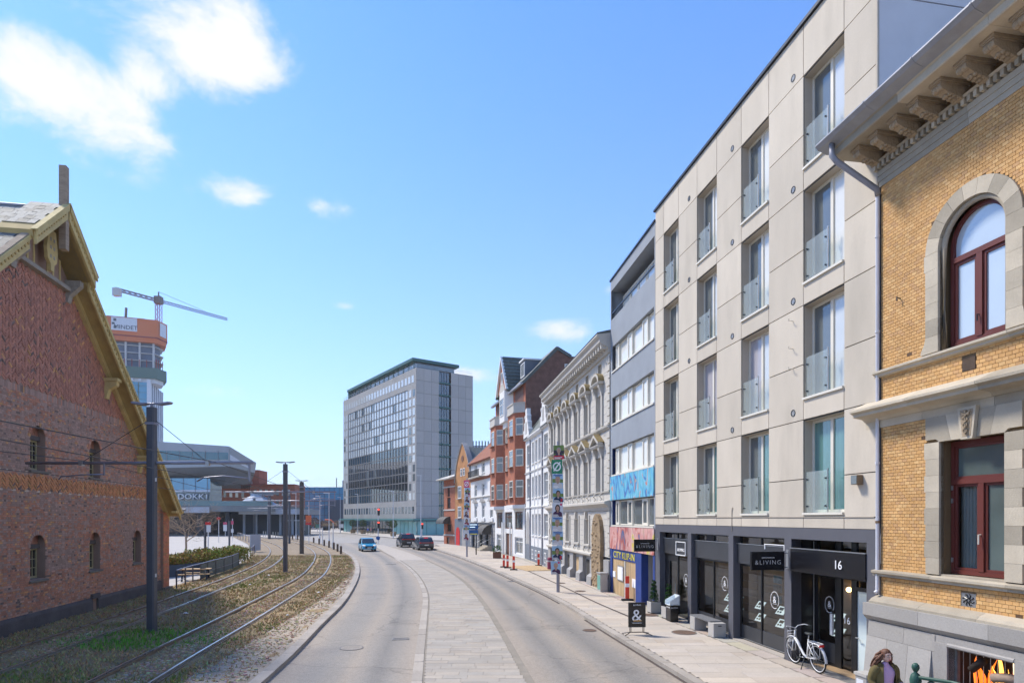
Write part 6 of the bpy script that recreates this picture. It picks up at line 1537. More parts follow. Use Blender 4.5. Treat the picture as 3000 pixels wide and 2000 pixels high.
# elevated deck and station
dk = thing('station_deck', 'dark elevated deck over the tram stop with a grey roof cone', 'bridge', (0,0,0))
MB().box(-92,-54.5,138,160,5.6,6.9).build('deck_slab', 'deck_concrete', dk); MB().box(-92,-68.6,137.6,138,5.3,6.6).build('deck_fascia', 'deck_light', dk); MB().box(-92,-54.5,138.0,138.15,6.9,8.0).build('glass_parapet', 'glass_teal', dk)
MB().box(-63,-50,140,158,5.0,6.2).build('roof_slab', 'deck_light', dk)
m = MB(); m.lathe([(6.2,6.9),(4.2,7.8),(2.3,9.2),(1.7,9.4),(1.7,9.9),(0,9.9)], (-62,148,0), 8); m.build('roof_cone', 'deck_light', dk); MB().box(-63.5,-57.5,147,150,9.9,10.5).build('cone_cap', 'deck_concrete', dk)
for x, y in ((-88,139),(-80,139),(-72,140),(-66,141)): MB().tube([(x,y,0),(x,y,5.6)], .55, 8).build('deck_column', 'underdeck', dk)
MB().box(-65,-52,146,157,0,5.2).build('station_hall', 'underdeck', dk); MB().box(-92,-65,158,160,0,5.6).build('back_wall', 'underdeck', dk)
for i in range(5): MB().box(-64.5+i*2.9,-64.0+i*2.9,145.6,146,0,5.0).build('hall_column', 'deck_light', dk)
MB().box(-54.0,-50.2,146,150,0,3.4).build('kiosk', 'deck_concrete', dk); MB().box(-54.5,-49.7,145.5,150.5,3.4,3.7).build('kiosk_roof', 'deck_light', dk)
st_ = thing('tram_platform', 'low pale platform beside the far tram tracks', 'platform', (0,0,0)); MB().prof_z([(-64,140),(-47,118),(-44.5,120),(-60,146)], .0, .32).build('slab', 'plaza_pale', st_)
for i in range(7): MB().box(-51+i*1.0,-50.9+i*1.0,124.5-i*1.3,124.6-i*1.3,.32,1.4).build('railing_post', 'steel', st_)
# spiral stair under the deck
ss = thing('spiral_stair', 'dark spiral stair rising under the deck', 'stair', (-84.5,136.5,0))
MB().tube([(0,0,0),(0,0,5.6)], .25, 8).build('newel', 'underdeck', ss)
for i in range(16):
    a = i*.5; MB().box(.2,1.6,-.3,.3,0,.12).xf(Matrix.Translation((0,0,.35*i)) @ Matrix.Rotation(a,4,'Z')).build('tread', 'deck_concrete', ss)
fg = thing('far_glass_block', 'pale striped glass building rising behind the gabled houses', 'building', (-16,200,0)); MB().box(-2,14,0,15,0,28).build('glass_front', 'white_clad', fg)
for i in range(16): MB().box(-2+i,-1.6+i,-.1,0,20,29.5).build('fin', 'pane_mid', fg)
for i, (x0,x1,y,h,c,lab) in enumerate(((-190,-150,400,12,'clad_dark','long dark low block far behind the library'),(-150,-118,380,9,'office_brick','low brick block on the far horizon behind the deck'),(-72,-40,330,11,'clad_dark','low grey block on the far horizon beside the hotel'),(-40,20,360,12,'hotel_concrete','low concrete block on the far horizon behind the hotel'))):
    t = thing('distant_block', lab, 'building', (x0,y,0), 0, 'low blocks on the horizon'); MB().box(0,x1-x0,0,30,0,h).build('wall', c, t)
    for k in range(int((x1-x0)/4)): MB().box(1+k*4,3+k*4,-.1,0,h-5,h-2.5).build('window', 'pane_mid', t)
# ------------------------------------------------------------ tram poles, wires, lamps
mat('pole_grey', (.095,.10,.115), .5, .12, 1.5, metal=.3); mat('pole_brown', (.10,.085,.075), .6, .15, 1.5, metal=.2); mat('arm_steel', (.28,.28,.33), .4, .1, 2, metal=.6)
mat('lamp_white', (.62,.64,.66), .5, .06); mat('wire', (.05,.05,.055), .6, 0); mat('sign_blue', (.02,.10,.30), .5, .05); mat('signal_black', (.015,.015,.018), .5, .05)
emit('signal_red', (1,.05,.03), 2.2); mat('sign_red', (.60,.03,.03), .5, .05); mat('sign_orange', (.70,.16,.06), .5, .05); mat('bollard_wood', (.13,.09,.065), .85, .2, 4)
mat('poster_pink_sign', (.55,.08,.16), .5, .05); mat('hi_red', (.72,.06,.03), .5, .08); mat('rubber_black', (.02,.02,.02), .8, .1); mat('concrete_light', (.42,.40,.37), .85, .1, 3, .2, 30)
mat('plant_green', (.035,.10,.025), .8, .3, 5); mat('display_case', (.70,.76,.78), .15, .03, spec=.8); mat('bench_slat', (.17,.17,.175), .6, .15, 3, stretch=(1,8,8))
def tram_pole(px, py, h, arms, label, r=.14, m='pole_grey', lamp=True, big=False):
    x, y = gp(px, py); t = thing('catenary_pole', label, 'pole', (x,y,.08), 0, 'tram catenary poles')
    p = MB(); a = r
    p.prof_z([(-a,-a*.7),(-a*.7,-a),(a*.7,-a),(a,-a*.7),(a,a*.7),(a*.7,a),(-a*.7,a),(-a,a*.7)], 0, h); p.build('mast', m, t)
    MB().box(-.22,.22,-.22,.22,-.06,.03).build('base_plate', 'rail_rust', t)
    if lamp:
        MB().tube([(0,0,h),(0,0,h+.14)], .05, 8).build('lamp_stem', 'arm_steel', t)
        MB().tube([(-.18,0,h+.14),(.18,0,h+.14)], .03, 6).build('lamp_bar', 'arm_steel', t)
        for s in (-1,1):
            lm = MB(); lm.prof_y([(s*.12,h+.11),(s*.30,h+.07),(s*.66,h+.12),(s*.70,h+.19),(s*.60,h+.20),(s*.30,h+.16),(s*.12,h+.165)][::s], -.10, .10); lm.build('lamp_head', 'arm_steel', t, bevel=.02)
    for az, x0, x1 in arms:
        MB().tube([(x0,0,az),(x1,.12,az+.03)], .055, 8).build('cantilever_arm', 'arm_steel', t, smooth=True)
        for s, xe in ((-1,x0),(1,x1)):
            MB().tube([(s*.14,0,h-.45),(xe*.55,0,az+.05)], .012, 5).build('tie_rod', 'wire', t)
            MB().box(xe*.56-.06,xe*.56+.06,-.07,.07,az-.09,az+.09).build('arm_clamp', 'steel', t)
        MB().tube([(x1-.12,.1,az),(x1-.12,.1,az-.62)], .04, 6).build('drop_tube', 'arm_steel', t)
        MB().tube([(x1-.12,.1,az-.52),(x1-1.0,.05,az-.44),(x1-1.7,.03,az-.50),(x1-1.9,.03,az-.62)], .026, 6).build('registration_arm', 'arm_steel', t, smooth=True)
        MB().tube([(x0*.38,0,az),(x0*.38,0,az-.42)], .03, 6).build('drop_tube', 'arm_steel', t)
        MB().tube([(x0*.38,0,az-.38),(x0*.55,0,az-.40),(x0*.72,0,az-.46),(x0*.74,0,az-.56)], .024, 6).build('registration_arm', 'arm_steel', t, smooth=True)
    c = MB(); c.box(-a-.02,a+.02,-a-.02,a+.02,h-.60,h-.52); c.build('collar', 'arm_steel', t)
    if big:
        for z in (1.9, 5.2): MB().box(a,a+.012,-.05,.03,z,z+.12).build('number_plate', 'lamp_white', t)
    return t
tram_pole(445,1857,7.75,[(5.83,-4.35,3.45)],'tall dark tram pole nearest the camera beside the brick gable',.135,big=True)
tram_pole(836,1678,7.9,[(5.85,-4.4,3.7)],'tram pole standing in the grass strip between both tracks')
tram_pole(884,1623,8.0,[(5.9,-4.3,3.8)],'brownish tram pole beside the kerb side track',.2,'pole_brown')
tram_pole(789,1579,8.3,[(5.9,-4.2,4.0)],'distant tram pole left of the platform edge',.24)
tram_pole(848,1593,7.6,[(5.9,-3.5,5.0)],'slim distant tram pole behind the grass strip',.15,lamp=False)
tram_pole(745,1568,8.6,[(6.2,-4.0,4.0)],'far tram pole in front of the station deck',.22)
tram_pole(712,1560,8.8,[(6.3,-4.0,4.0)],'farthest tram pole under the deck edge',.2,lamp=False)
def wire(fx_pts, label, r=.011, nm='overhead_wire'):
    m = MB(); m.tube(fx_pts, r, 5); o = m.build(nm, 'wire'); tag(o, label, 'wire', 'overhead tram wires')
ctr = lambda a, b, z: [((p[0]+q[0])/2, (p[1]+q[1])/2, z) for p, q in zip(RAILS[a], RAILS[b])]
def sag(pts, z, amp):
    out = []
    for p in pts: out.append((p[0], p[1], z-amp*(1-abs(((p[1]-21)%24)/12-1))))
    return out
wire(sag(ctr('a','b',5.35), 5.35, .03), 'lower contact wire above the kerb side tram track', .010); wire(sag(ctr('a','b',5.9), 5.95, .35), 'upper messenger wire above the kerb side tram track', .012)
wire(sag(ctr('d','c',5.35), 5.35, .03), 'lower contact wire above the tram track by the brick gable', .010); wire(sag(ctr('d','c',5.9), 5.95, .35), 'upper messenger wire above the tram track by the brick gable', .012)
# white lamp columns and signals
def lamp_post(px, py, h, label, arm=None, head=True, m='lamp_white', r=.07):
    x, y = gp(px, py); t = thing('lamp_post', label, 'lamp', (x,y,.1), 0, 'white lamp posts')
    MB().lathe([(r*1.6,0),(r*1.6,.9),(r,1.0),(r*.7,h)], n=8).build('column', m, t)
    if head: MB().box(-.75 if arm != 1 else -.1,.1 if arm != 1 else .75,-.12,.12,h,h+.10).build('lamp_head', m, t, bevel=.02)
    return t
for a in ((867,1580,8.6,'white lamp post far left beyond the tram curve'),(890,1584,7.5,'white lamp post just right of the brown tram pole'),(937,1588,7.6,'white signal post with arm over the side street'),(964,1602,7.4,'white lamp post among the wooden bollards'),(976,1610,3.4,'short white post among the wooden bollards'),(1048,1563,10.2,'white lamp post before the left end of the hotel'),(1152,1576,9.4,'white lamp post before the middle of the hotel'),(1233,1583,11.6,'tall white lamp post before the hotel corner'),(997,1562,9.5,'white lamp post beside the dark office wing')):
    lamp_post(a[0],a[1],a[2],a[3],None,a[2]>4)
def signal(px, py, h, zs, label):
    x, y = gp(px, py); t = thing('traffic_light', label, 'traffic light', (x,y,.05), 0, 'traffic lights')
    MB().tube([(0,0,0),(0,0,h)], .07, 8).build('post', 'lamp_white', t)
    for z in zs:
        b = MB(); b.box(-.04,.28,-.28,-.06,z-.55,z+.55); hd = b.build('signal_head', 'signal_black', t, bevel=.02)
        MB().lathe([(0,-.30),(.11,-.30),(.11,-.28)], (.12,0,z+.33), 12, 'y').build('red_lens', 'signal_red', hd)
        for k in (0,-.33): MB().lathe([(0,-.29),(.10,-.29),(.10,-.28)], (.12,0,z+k), 12, 'y').build('dark_lens', 'interior_dark', hd)
    return t
s1 = signal(1108,1594,5.6,[5.0,3.0],'traffic light with two red heads on the far traffic island')
o = MB(); o.lathe([(0,-.10),(.32,-.10),(.32,-.08),(0,-.08)], (0,0,.95), 14, 'y'); o.build('keep_right_sign', 'sign_blue', s1)
signal(1236,1586,3.4,[2.7],'traffic light showing red behind the grey cars')
def sign_post(px, py, h, plates, label, m='lamp_white', nm='sign_post', r=.05):
    x, y = gp(px, py); t = thing(nm, label, 'sign', (x,y,.1))
    MB().tube([(0,0,0),(0,0,h)], r, 8).build('post', m, t)
    for (x0,x1,z0,z1,mm) in plates: MB().box(x0,x1,-.08,-.05,z0,z1).build('sign_plate', mm, t)
    return t
sign_post(905,1592,6.6,[(-.5,.4,3.3,4.4,'sign_orange'),(-.5,.4,2.9,3.25,'sign_red')],'white pole with orange red square sign beyond the tram curve')
sign_post(930,1562,2.4,[(-.5,.5,1.4,2.4,'copper_green')],'small post with round turquoise sign on the far traffic island')
sign_post(945,1598,2.6,[],'bare thin signpost behind the wooden bollards')
sign_post(610,1640,3.6,[(-.25,.27,3.3,3.56,'sign_red'),(-.25,.27,2.6,3.28,'lamp_white')],'white post with a red topped notice above the hedge')
sign_post(641,1590,4.2,[(-.3,.3,3.7,4.1,'sign_red')],'thin white post with a small red disc on the plaza')
sign_post(681,1586,3.9,[(-.22,.22,2.9,3.5,'poster_pink_sign'),(-.22,.22,1.5,2.1,'lamp_white')],'pink and white tram stop sign left of the tracks')
sign_post(660,1572,3.2,[(-.4,.4,2.6,3.1,'poster_pink_sign'),(-.4,.4,1.2,2.55,'lamp_white')],'white and pink information board on the plaza')
sign_post(601,1652,3.35,[],'thick dark post standing in the yellow hedge','pole_grey','post',.10)
sign_post(672,1602,3.6,[],'dark post at the far end of the green hedge','pole_grey','post',.13)
# blue direction sign on the right pavement
t = sign_post(1395,1627,3.5,[],'dark pole carrying two blue direction plates beside the far poster pole','signal_black',r=.07)
MB().box(-.75,.22,-.12,-.08,2.75,3.38).build('sign_plate', 'sign_blue', t); MB().box(-.75,.22,-.12,-.08,2.12,2.68).build('sign_plate', 'sign_blue', t)
text('CENTRUM', .16, 'white_print', t, (-.27,-.125,3.1), ext=.002) if False else None
MB().box(-.68,.1,-.125,-.12,3.2,3.28).build('print_line', 'panel_sheet', t); MB().box(-.68,-.1,-.125,-.12,2.95,3.03).build('print_line', 'panel_sheet', t); MB().box(-.68,.15,-.125,-.12,2.2,2.3).build('print_line', 'letter_yellow', t)
# bollards
for i, (px,py) in enumerate(((857,1580),(872,1582),(919,1591),(935,1595),(950,1600),(964,1604.5),(978,1610.5),(989,1616),(999,1624))):
    x, y = gp(px, py); n = ['first','second','third','fourth','fifth','sixth','seventh','eighth','ninth'][8-i]
    t = thing('bollard', f'wooden bollard at the road curve, {n} of the row from the near end', 'bollard', (x,y,.07), 0, 'wooden bollards along the curve')
    MB().box(-.10,.10,-.10,.10,0,.85).build('post', 'bollard_wood', t); MB().prof_z([(-.10,-.10),(.10,-.10),(.10,.10),(-.10,.10)], .85, .90).build('cap', 'rail_rust', t)
# fence along the plaza
fp_ = [gp(*p) for p in ((517,1728),(543,1717),(565,1708),(588,1701),(608,1693.5),(632,1685),(656,1677.5),(681,1668),(700,1657),(716,1649),(726,1643.5),(735,1638),(741,1631),(745,1624))]
fe = thing('fence', 'low grey railing with mesh panels along the tram track and hedge', 'fence', (0,0,0))
mat('mesh_panel', (.09,.12,.12), .5, .2, 2)
for i, (x,y) in enumerate(fp_): MB().box(x-.03,x+.03,y-.03,y+.03,.03,1.12).build('fence_post', 'pole_grey' if i < 8 else 'bollard_wood', fe)
for (a,b), i in zip(zip(fp_, fp_[1:]), range(20)):
    MB().tube([(a[0],a[1],1.12),(b[0],b[1],1.12)], .032, 6).build('top_rail', 'arm_steel', fe)
    if i < 8: MB().tube([(a[0],a[1],.5),(b[0],b[1],.5)], .02, 5).build('mid_rail', 'arm_steel', fe)
    if 3 <= i < 8: MB().add([(a[0],a[1],.12),(b[0],b[1],.12),(b[0],b[1],1.05),(a[0],a[1],1.05)], [(0,1,2,3)]).build('mesh_panel', 'mesh_panel', fe)
f2 = thing('fence', 'row of thin railing posts further along the tram curve', 'fence', (0,0,0))
pts = [gp(*p) for p in ((697,1577),(704,1580),(712,1583),(720,1586),(729,1590))]
for x, y in pts: MB().box(x-.05,x+.05,y-.05,y+.05,.03,1.2).build('fence_post', 'arm_steel', f2)
for a, b in zip(pts, pts[1:]): MB().tube([(a[0],a[1],1.2),(b[0],b[1],1.2)], .04, 5).build('top_rail', 'arm_steel', f2)
x, y = gp(748,1618); t = thing('notice_board', 'leaning grey notice board at the bend of the fence', 'sign', (x,y,.05), R(60)); MB().box(-.7,.7,-.04,.04,.2,2.1).build('board', 'deck_light', t); MB().box(-.05,.05,-.06,.06,0,.25).build('foot', 'steel', t)
# picnic table and bench by the gable
x, y = gp(572,1706); t = thing('picnic_table', 'dark picnic table with pale tops behind the railing', 'table', (x-.6,y+1.2,.03), R(20))
MB().box(-.9,.9,-.35,.35,.70,.76).build('table_top', 'plywood', t); MB().box(-.9,.9,-.8,-.55,.42,.47).build('bench_board', 'plywood', t); MB().box(-.9,.9,.55,.8,.42,.47).build('bench_board', 'plywood', t)
for s in (-.7,.7): MB().prof_x([(-.7,0),(-.6,0),(-.15,.70),(.15,.70),(.6,0),(.7,0),(.25,.70),(-.25,.70)], s-.05, s+.05).build('leg', 'underdeck', t)

# ------------------------------------------------------------ poster poles
mat('skin', (.50,.30,.22), .6, .1); mat('skin_tan', (.42,.24,.16), .6, .1); mat('hair_dark', (.02,.015,.012), .6, .1); mat('hair_fair', (.45,.34,.22), .6, .1); mat('hair_grey', (.35,.34,.33), .6, .1)
mat('suit_navy', (.02,.03,.08), .6, .1); mat('suit_white', (.62,.60,.60), .6, .05); mat('suit_purple', (.06,.02,.07), .6, .1); mat('suit_maroon', (.25,.04,.08), .6, .1)
mat('bg_sky', (.34,.52,.68), .5, .08, 2); mat('bg_green', (.16,.24,.06), .5, .3, 4); mat('bg_white', (.66,.68,.72), .5, .05); mat('poster_red', (.55,.03,.05), .5, 0); mat('poster_green', (.02,.22,.11), .5, 0); mat('poster_pink', (.62,.06,.18), .5, 0); mat('poster_blue', (.05,.12,.35), .5, 0); mat('poster_dark', (.035,.03,.04), .5, .05)
KINDS = {'man_red': ('bg_green','poster_dark','suit_navy','skin','hair_grey','poster_red'), 'fair': ('bg_sky','bg_green','suit_white','skin','hair_fair','bg_sky'), 'man_blue': ('bg_sky','bg_green','suit_navy','skin_tan','hair_dark','poster_blue'),
  'woman': ('bg_white','bg_white','suit_purple','skin','hair_dark','suit_purple'), 'pale': ('bg_sky','bg_sky','suit_purple','skin','hair_fair','bg_white'), 'maroon': ('bg_white','bg_white','suit_maroon','skin_tan','hair_dark','bg_white')}
def poster(par, kind, z0, w=.56, h=.74, dx=0, rot=0, y=-.07):
    o = MB().box(-w/2,w/2,-.006,.006,0,h).build('poster', 'bg_white', par); o.location = (dx,y,z0); o.rotation_euler = (0,R(rot),0)
    P = lambda pts, lay, m, nm='print': MB().prof_y(pts, -.007-lay*.002, -.006).build(nm, m, o)
    el = lambda cx, cz, rx, rz, n=14: [(cx+rx*math.cos(2*math.pi*i/n), cz+rz*math.sin(2*math.pi*i/n)) for i in range(n)]
    if kind in ('slash_green','slash_pink'):
        P([(-w/2,0),(w/2,0),(w/2,h),(-w/2,h)], 0, 'poster_green' if kind == 'slash_green' else 'poster_pink')
        n = 24; cz = h/2; r0, r1 = .15, .215; m = MB()
        for i in range(n):
            a0, a1 = 2*math.pi*i/n, 2*math.pi*(i+1)/n; m.add([(r0*math.cos(a0),-.0095,cz+r0*1.1*math.sin(a0)),(r1*math.cos(a0),-.0095,cz+r1*1.1*math.sin(a0)),(r1*math.cos(a1),-.0095,cz+r1*1.1*math.sin(a1)),(r0*math.cos(a1),-.0095,cz+r0*1.1*math.sin(a1))], [(0,1,2,3)])
        m.add([(-.20,-.0098,cz-.22),(-.14,-.0098,cz-.25),(.20,-.0098,cz+.22),(.14,-.0098,cz+.25)], [(0,1,2,3)]); m.build('emblem', 'white_print', o); return o
    bg, bg2, suit, sk, hair, strip_ = KINDS[kind]
    P([(-w/2+.004,.004),(w/2-.004,.004),(w/2-.004,h-.004),(-w/2+.004,h-.004)], 0, bg)
    P([(-w/2+.004,h*.38),(w/2-.004,h*.38),(w/2-.004,h*.62),(-w/2+.004,h*.66)], 1, bg2)
    P([(-w*.44,.01),(w*.44,.01),(w*.40,h*.28),(w*.20,h*.40),(-w*.20,h*.40),(-w*.40,h*.28)], 2, suit, 'figure')
    P([(-.045,h*.30),(.045,h*.30),(.05,h*.48),(-.05,h*.48)], 3, sk, 'figure')
    if kind in ('woman','maroon','fair'): P(el(0,h*.60,.135,.20), 3, hair, 'figure')
    else: P(el(0,h*.66,.115,.145), 3, hair, 'figure')
    P(el(0,h*.595,.088,.125), 4, sk, 'figure'); P(el(-.032,h*.615,.014,.009,8), 5, 'hair_dark', 'figure'); P(el(.032,h*.615,.014,.009,8), 5, 'hair_dark', 'figure'); P([(-.03,h*.515),(.03,h*.515),(.022,h*.50),(-.022,h*.50)], 5, 'suit_maroon', 'figure')
    if kind == 'man_blue': P([(-.05,h*.38),(0,h*.26),(.05,h*.38)], 3, 'bg_white', 'figure'); P([(w*.22,.02),(w*.34,.02),(w*.44,.2),(w*.22,.2)], 5, 'poster_red')
    if kind == 'man_red': P([(-w/2+.004,.004),(w/2-.004,.004),(w/2-.004,h*.27),(-w/2+.004,h*.27)], 5, 'poster_red'); P([(-w*.35,h*.1),(w*.3,h*.1),(w*.3,h*.15),(-w*.35,h*.15)], 6, 'white_print')
    if kind == 'fair': P([(-w*.4,h*.88),(w*.4,h*.88),(w*.4,h*.95),(-w*.4,h*.95)], 5, 'poster_blue'); P([(-w*.25,h*.80),(w*.25,h*.80),(w*.25,h*.845),(-w*.25,h*.845)], 5, 'poster_blue')
    if kind in ('woman','pale'): P(el(w*.32,h*.87,.06,.06), 5, 'poster_pink')
    P([(-w*.42,.03),(w*.12,.03),(w*.12,.06),(-w*.42,.06)], 6, 'white_print'); P([(-w*.42,.085),(w*.02,.085),(w*.02,.115),(-w*.42,.115)], 6, 'white_print')
    return o
def poster_pole(px, py, kinds, z_top, label, extra=None):
    x, y = gp(px, py); t = thing('poster_pole', label, 'pole', (x,y,.12), math.atan2(-x, y)*.6)
    MB().lathe([(.085,0),(.085,1.2),(.065,1.25),(.06,z_top+.2)], n=10).build('column', 'arm_steel', t)
    z = z_top; rr = random.Random(px)
    for k in kinds: z -= .755; poster(t, k, z, dx=rr.uniform(-.07,.07), rot=rr.uniform(-2,2), y=-.085)
    if extra: poster(t, extra, .95, .52, .70, -.1, -3, -.10)
    return t
poster_pole(1635,1740,['man_red','slash_green','fair','man_blue','woman','fair','fair','man_blue'],7.75,'grey pole stacked with election posters, green slashed circle second from top','pale')
poster_pole(1368,1634,['slash_pink','man_blue','woman','man_blue','woman','maroon','fair','maroon'],7.75,'farther pole stacked with posters, a pink slashed circle on top')

# ------------------------------------------------------------ right pavement furniture
def delineator(px, py, h, label):
    x, y = gp(px, py); t = thing('traffic_post', label, 'traffic post', (x,y,.12), 0, 'red and white traffic posts')
    MB().prof_z([(-.28,-.12),(.28,-.12),(.28,.12),(-.28,.12)], 0, .08).build('foot', 'rubber_black', t, bevel=.02)
    MB().box(-.09,.09,-.03,.03,.08,h).build('post', 'hi_red', t, bevel=.015); MB().box(-.092,.092,-.034,.034,h*.55,h*.70).build('reflector', 'white_print', t)
delineator(1476,1665,1.0,'red traffic post at the left end of the plywood sheet'); delineator(1487,1667.5,1.0,'red traffic post just right of the leftmost one by the plywood'); delineator(1505,1673.5,1.05,'red traffic post standing at the front edge of the plywood'); delineator(1578,1661,1.0,'red traffic post against the blue grey plinth of the white house'); delineator(1838,1765,1.15,'red traffic post in front of the boarded doorway')
x, y = gp(1560,1668); t = thing('plywood_sheet', 'large plywood sheets laid flat over the pavement', 'plywood', (x,y,.128), R(-72))
for i in range(3):
    for j in range(2): MB().box(-2.4+i*1.6,-.82+i*1.6,-1.25+j*1.25,-.02+j*1.25,0,.025+.004*((i+j)%2)).build('sheet', 'plywood', t)
x, y = gp(1612,1672); t = thing('litter_bin', 'small dark red bin beside the near poster pole', 'bin', (x,y,.12)); MB().lathe([(.2,0),(.22,.05),(.22,.85),(.19,.92),(0,.95)], n=14).build('body', 'suit_maroon', t, smooth=False); MB().lathe([(.225,.6),(.23,.62),(.23,.68),(.225,.7)], n=14).build('band', 'steel', t)
x, y = gp(1765,1737); t = thing('utility_cabinet', 'pale and green utility box against the bared masonry', 'cabinet', (x,y,.12), R(-82)); MB().box(-.3,.3,-.2,.2,0,.95).build('body', 'concrete_light', t, bevel=.01); MB().box(-.26,.26,-.21,-.2,.1,.85).build('door', 'copper_green', t); MB().box(-.34,.34,-.24,.24,.95,1.0).build('lid', 'stone_grey', t)
x, y = gp(1425,1640); t = thing('potted_plant', 'clipped green plant in a brown box by the red brick house', 'plant', (x+1.0,y+1.2,.12)); MB().prof_z([(-.4,-.4),(.4,-.4),(.4,.4),(-.4,.4)], 0, .6).build('pot', 'wood_brown', t)
def leafy(mb, c, r, n, s, cols, rn_, squash=1.0):
    for _ in range(n):
        v = Vector((rn_.gauss(0,1), rn_.gauss(0,1), rn_.gauss(0,1))).normalized()*r*rn_.uniform(.72,1.05)
        p = Vector(c)+Vector((v.x, v.y, v.z*squash)); a = Vector((rn_.uniform(-1,1), rn_.uniform(-1,1), rn_.uniform(-1,1))).normalized(); b = a.cross(Vector((rn_.uniform(-1,1), rn_.uniform(-1,1), rn_.uniform(-1,1)))).normalized()
        mb.cur = (*[q*rn_.uniform(.75,1.25) for q in rn_.choice(cols)],1); mb.add([p-a*s, p+b*s*.5, p+a*s, p-b*s*.5], [(0,1,2,3)])
    mb.cur = None
rl = random.Random(31); GR = [(.05,.12,.025),(.04,.095,.02),(.07,.15,.03)]
m = MB(); leafy(m, (0,0,.85), .42, 260, .07, GR, rl); m.build('leaves', 'grass_tint', t, kind='stuff')
def topiary(x, y, label, ang):
    t = thing('topiary', label, 'plant', (x,y,.12), ang, 'spiral topiaries at the shop door')
    b = MB(); b.box(-.22,.22,-.22,.22,.03,.46); b.build('planter', 'concrete_light', t, bevel=.01); MB().box(-.2,.2,-.2,.2,.455,.462).build('soil', 'interior_dark', t); MB().box(-.20,.20,-.20,.20,0,.03).build('planter_base', 'rubber_black', t); MB().box(-.228,-.22,-.12,.02,.2,.36).build('planter_label', 'shop_grey', t)
    MB().tube([(0,0,.46),(.01,0,1.35)], .018, 6).build('stem', 'old_wood', t)
    m = MB(); n = 70
    for i in range(n):
        u = i/(n-1); a = u*4.6*2*math.pi; rr = .13*(1-.65*u); leafy(m, (rr*math.cos(a), rr*math.sin(a), .53+u*.78), .085*(1-.5*u), 26, .024, [(.03,.085,.02),(.025,.065,.018),(.045,.11,.028)], rl)
    m.build('spiral_foliage', 'grass_tint', t, kind='stuff')
sa = math.atan2(-12.32,2.02)
topiary(*gp(1916,1802), 'spiral topiary in a concrete cube left of the shop door', sa)
def on_grey(xl, yl): v = gh.matrix_basis @ Vector((xl, yl, 0)); return (v.x, v.y)
topiary(*on_grey(2.10,-.32), 'spiral topiary half hidden behind the black leaflet stand', sa)
t = thing('leaflet_stand', 'black leaflet stand with a clear acrylic tray by the shop', 'stand', (*on_grey(2.72,-.45),.12), sa)
MB().prof_y([(-.19,0),(.19,0),(.19,.62),(-.19,.62)], -.16, .16).build('pedestal', 'sign_black', t, bevel=.01); MB().prof_x([(-.2,.62),(.2,.62),(.2,1.0),(.17,1.0),(.17,.66),(-.2,.64)], -.22, .22).build('tray_back', 'display_case', t)
for s in (-.22,.21): MB().prof_x([(-.2,.62),(.2,.62),(.2,1.0),(-.2,.78)], s, s+.01).build('tray_side', 'display_case', t)
text('&LIVING', .085, 'white_print', t, (0,-.165,.50), ext=.001); text('&LIVING', .07, 'white_print', t, (.192,0,.50), (R(90),0,R(90)), ext=.001)
# folding sign
x, y = gp(1866,1868); t = thing('folding_sign', 'black swing sign with a large white ampersand on the pavement', 'sign', (x,y,.12), R(4))
MB().box(-.27,.27,-.02,.02,.27,1.06).build('panel', 'sign_black', t, bevel=.004); f = MB(); f.box(-.29,-.265,-.03,.03,.25,1.08); f.box(.265,.29,-.03,.03,.25,1.08); f.box(-.265,.265,-.03,.03,1.055,1.08); f.box(-.265,.265,-.03,.03,.25,.275); f.build('frame', 'black_metal', t)
text('&', .56, 'white_print', t, (-.01,-.024,.46), ext=.001, name='ampersand'); mat('amber', (.55,.33,.12), .5, .05); MB().prof_y([(-.13,.445),(.14,.445),(.16,.49),(-.12,.49)], -.0265, -.0255).build('ampersand_foot', 'amber', t); text('&LIVING', .07, 'white_print', t, (0,-.024,.97), ext=.001); text('AF SVEND LUNDGREEN', .035, 'white_print', t, (0,-.024,.385), ext=.001) if False else MB().box(-.16,.16,-.023,-.02,.385,.40).build('print_line', 'white_print', t)
for s in (-1,1):
    MB().tube([(s*.24,0,.27),(s*.24,0,.08)], .012, 6).build('spring', 'black_metal', t); MB().tube([(s*.20,0,.27),(s*.20,0,.08)], .012, 6).build('spring', 'black_metal', t)
    MB().tube([(s*.22,0,.08),(s*.46,-.22,.012)], .014, 6).build('foot', 'black_metal', t); MB().tube([(s*.22,0,.08),(s*.46,.22,.012)], .014, 6).build('foot', 'black_metal', t)
MB().tube([(-.24,0,.08),(.24,0,.08)], .014, 6).build('crossbar', 'black_metal', t)
# bench
t = thing('bench', 'concrete bench with grey slatted seat against the shop window', 'bench', (*on_grey(5.15,-.28),.12), sa)
for x0 in (-.86,.48):
    e = MB(); e.prof_x([(-.22,0),(.22,0),(.22,.46),(-.22,.46)], x0, x0+.38); e.build('end_block', 'concrete_light', t, bevel=.012)
MB().box(.862,.866,-.06,.06,.36,.39).build('hand_slot', 'interior_dark', t)
for i in range(6): MB().box(-.88,.60,-.215+i*.073,-.155+i*.073,.455,.50).build('seat_slat', 'bench_slat', t)
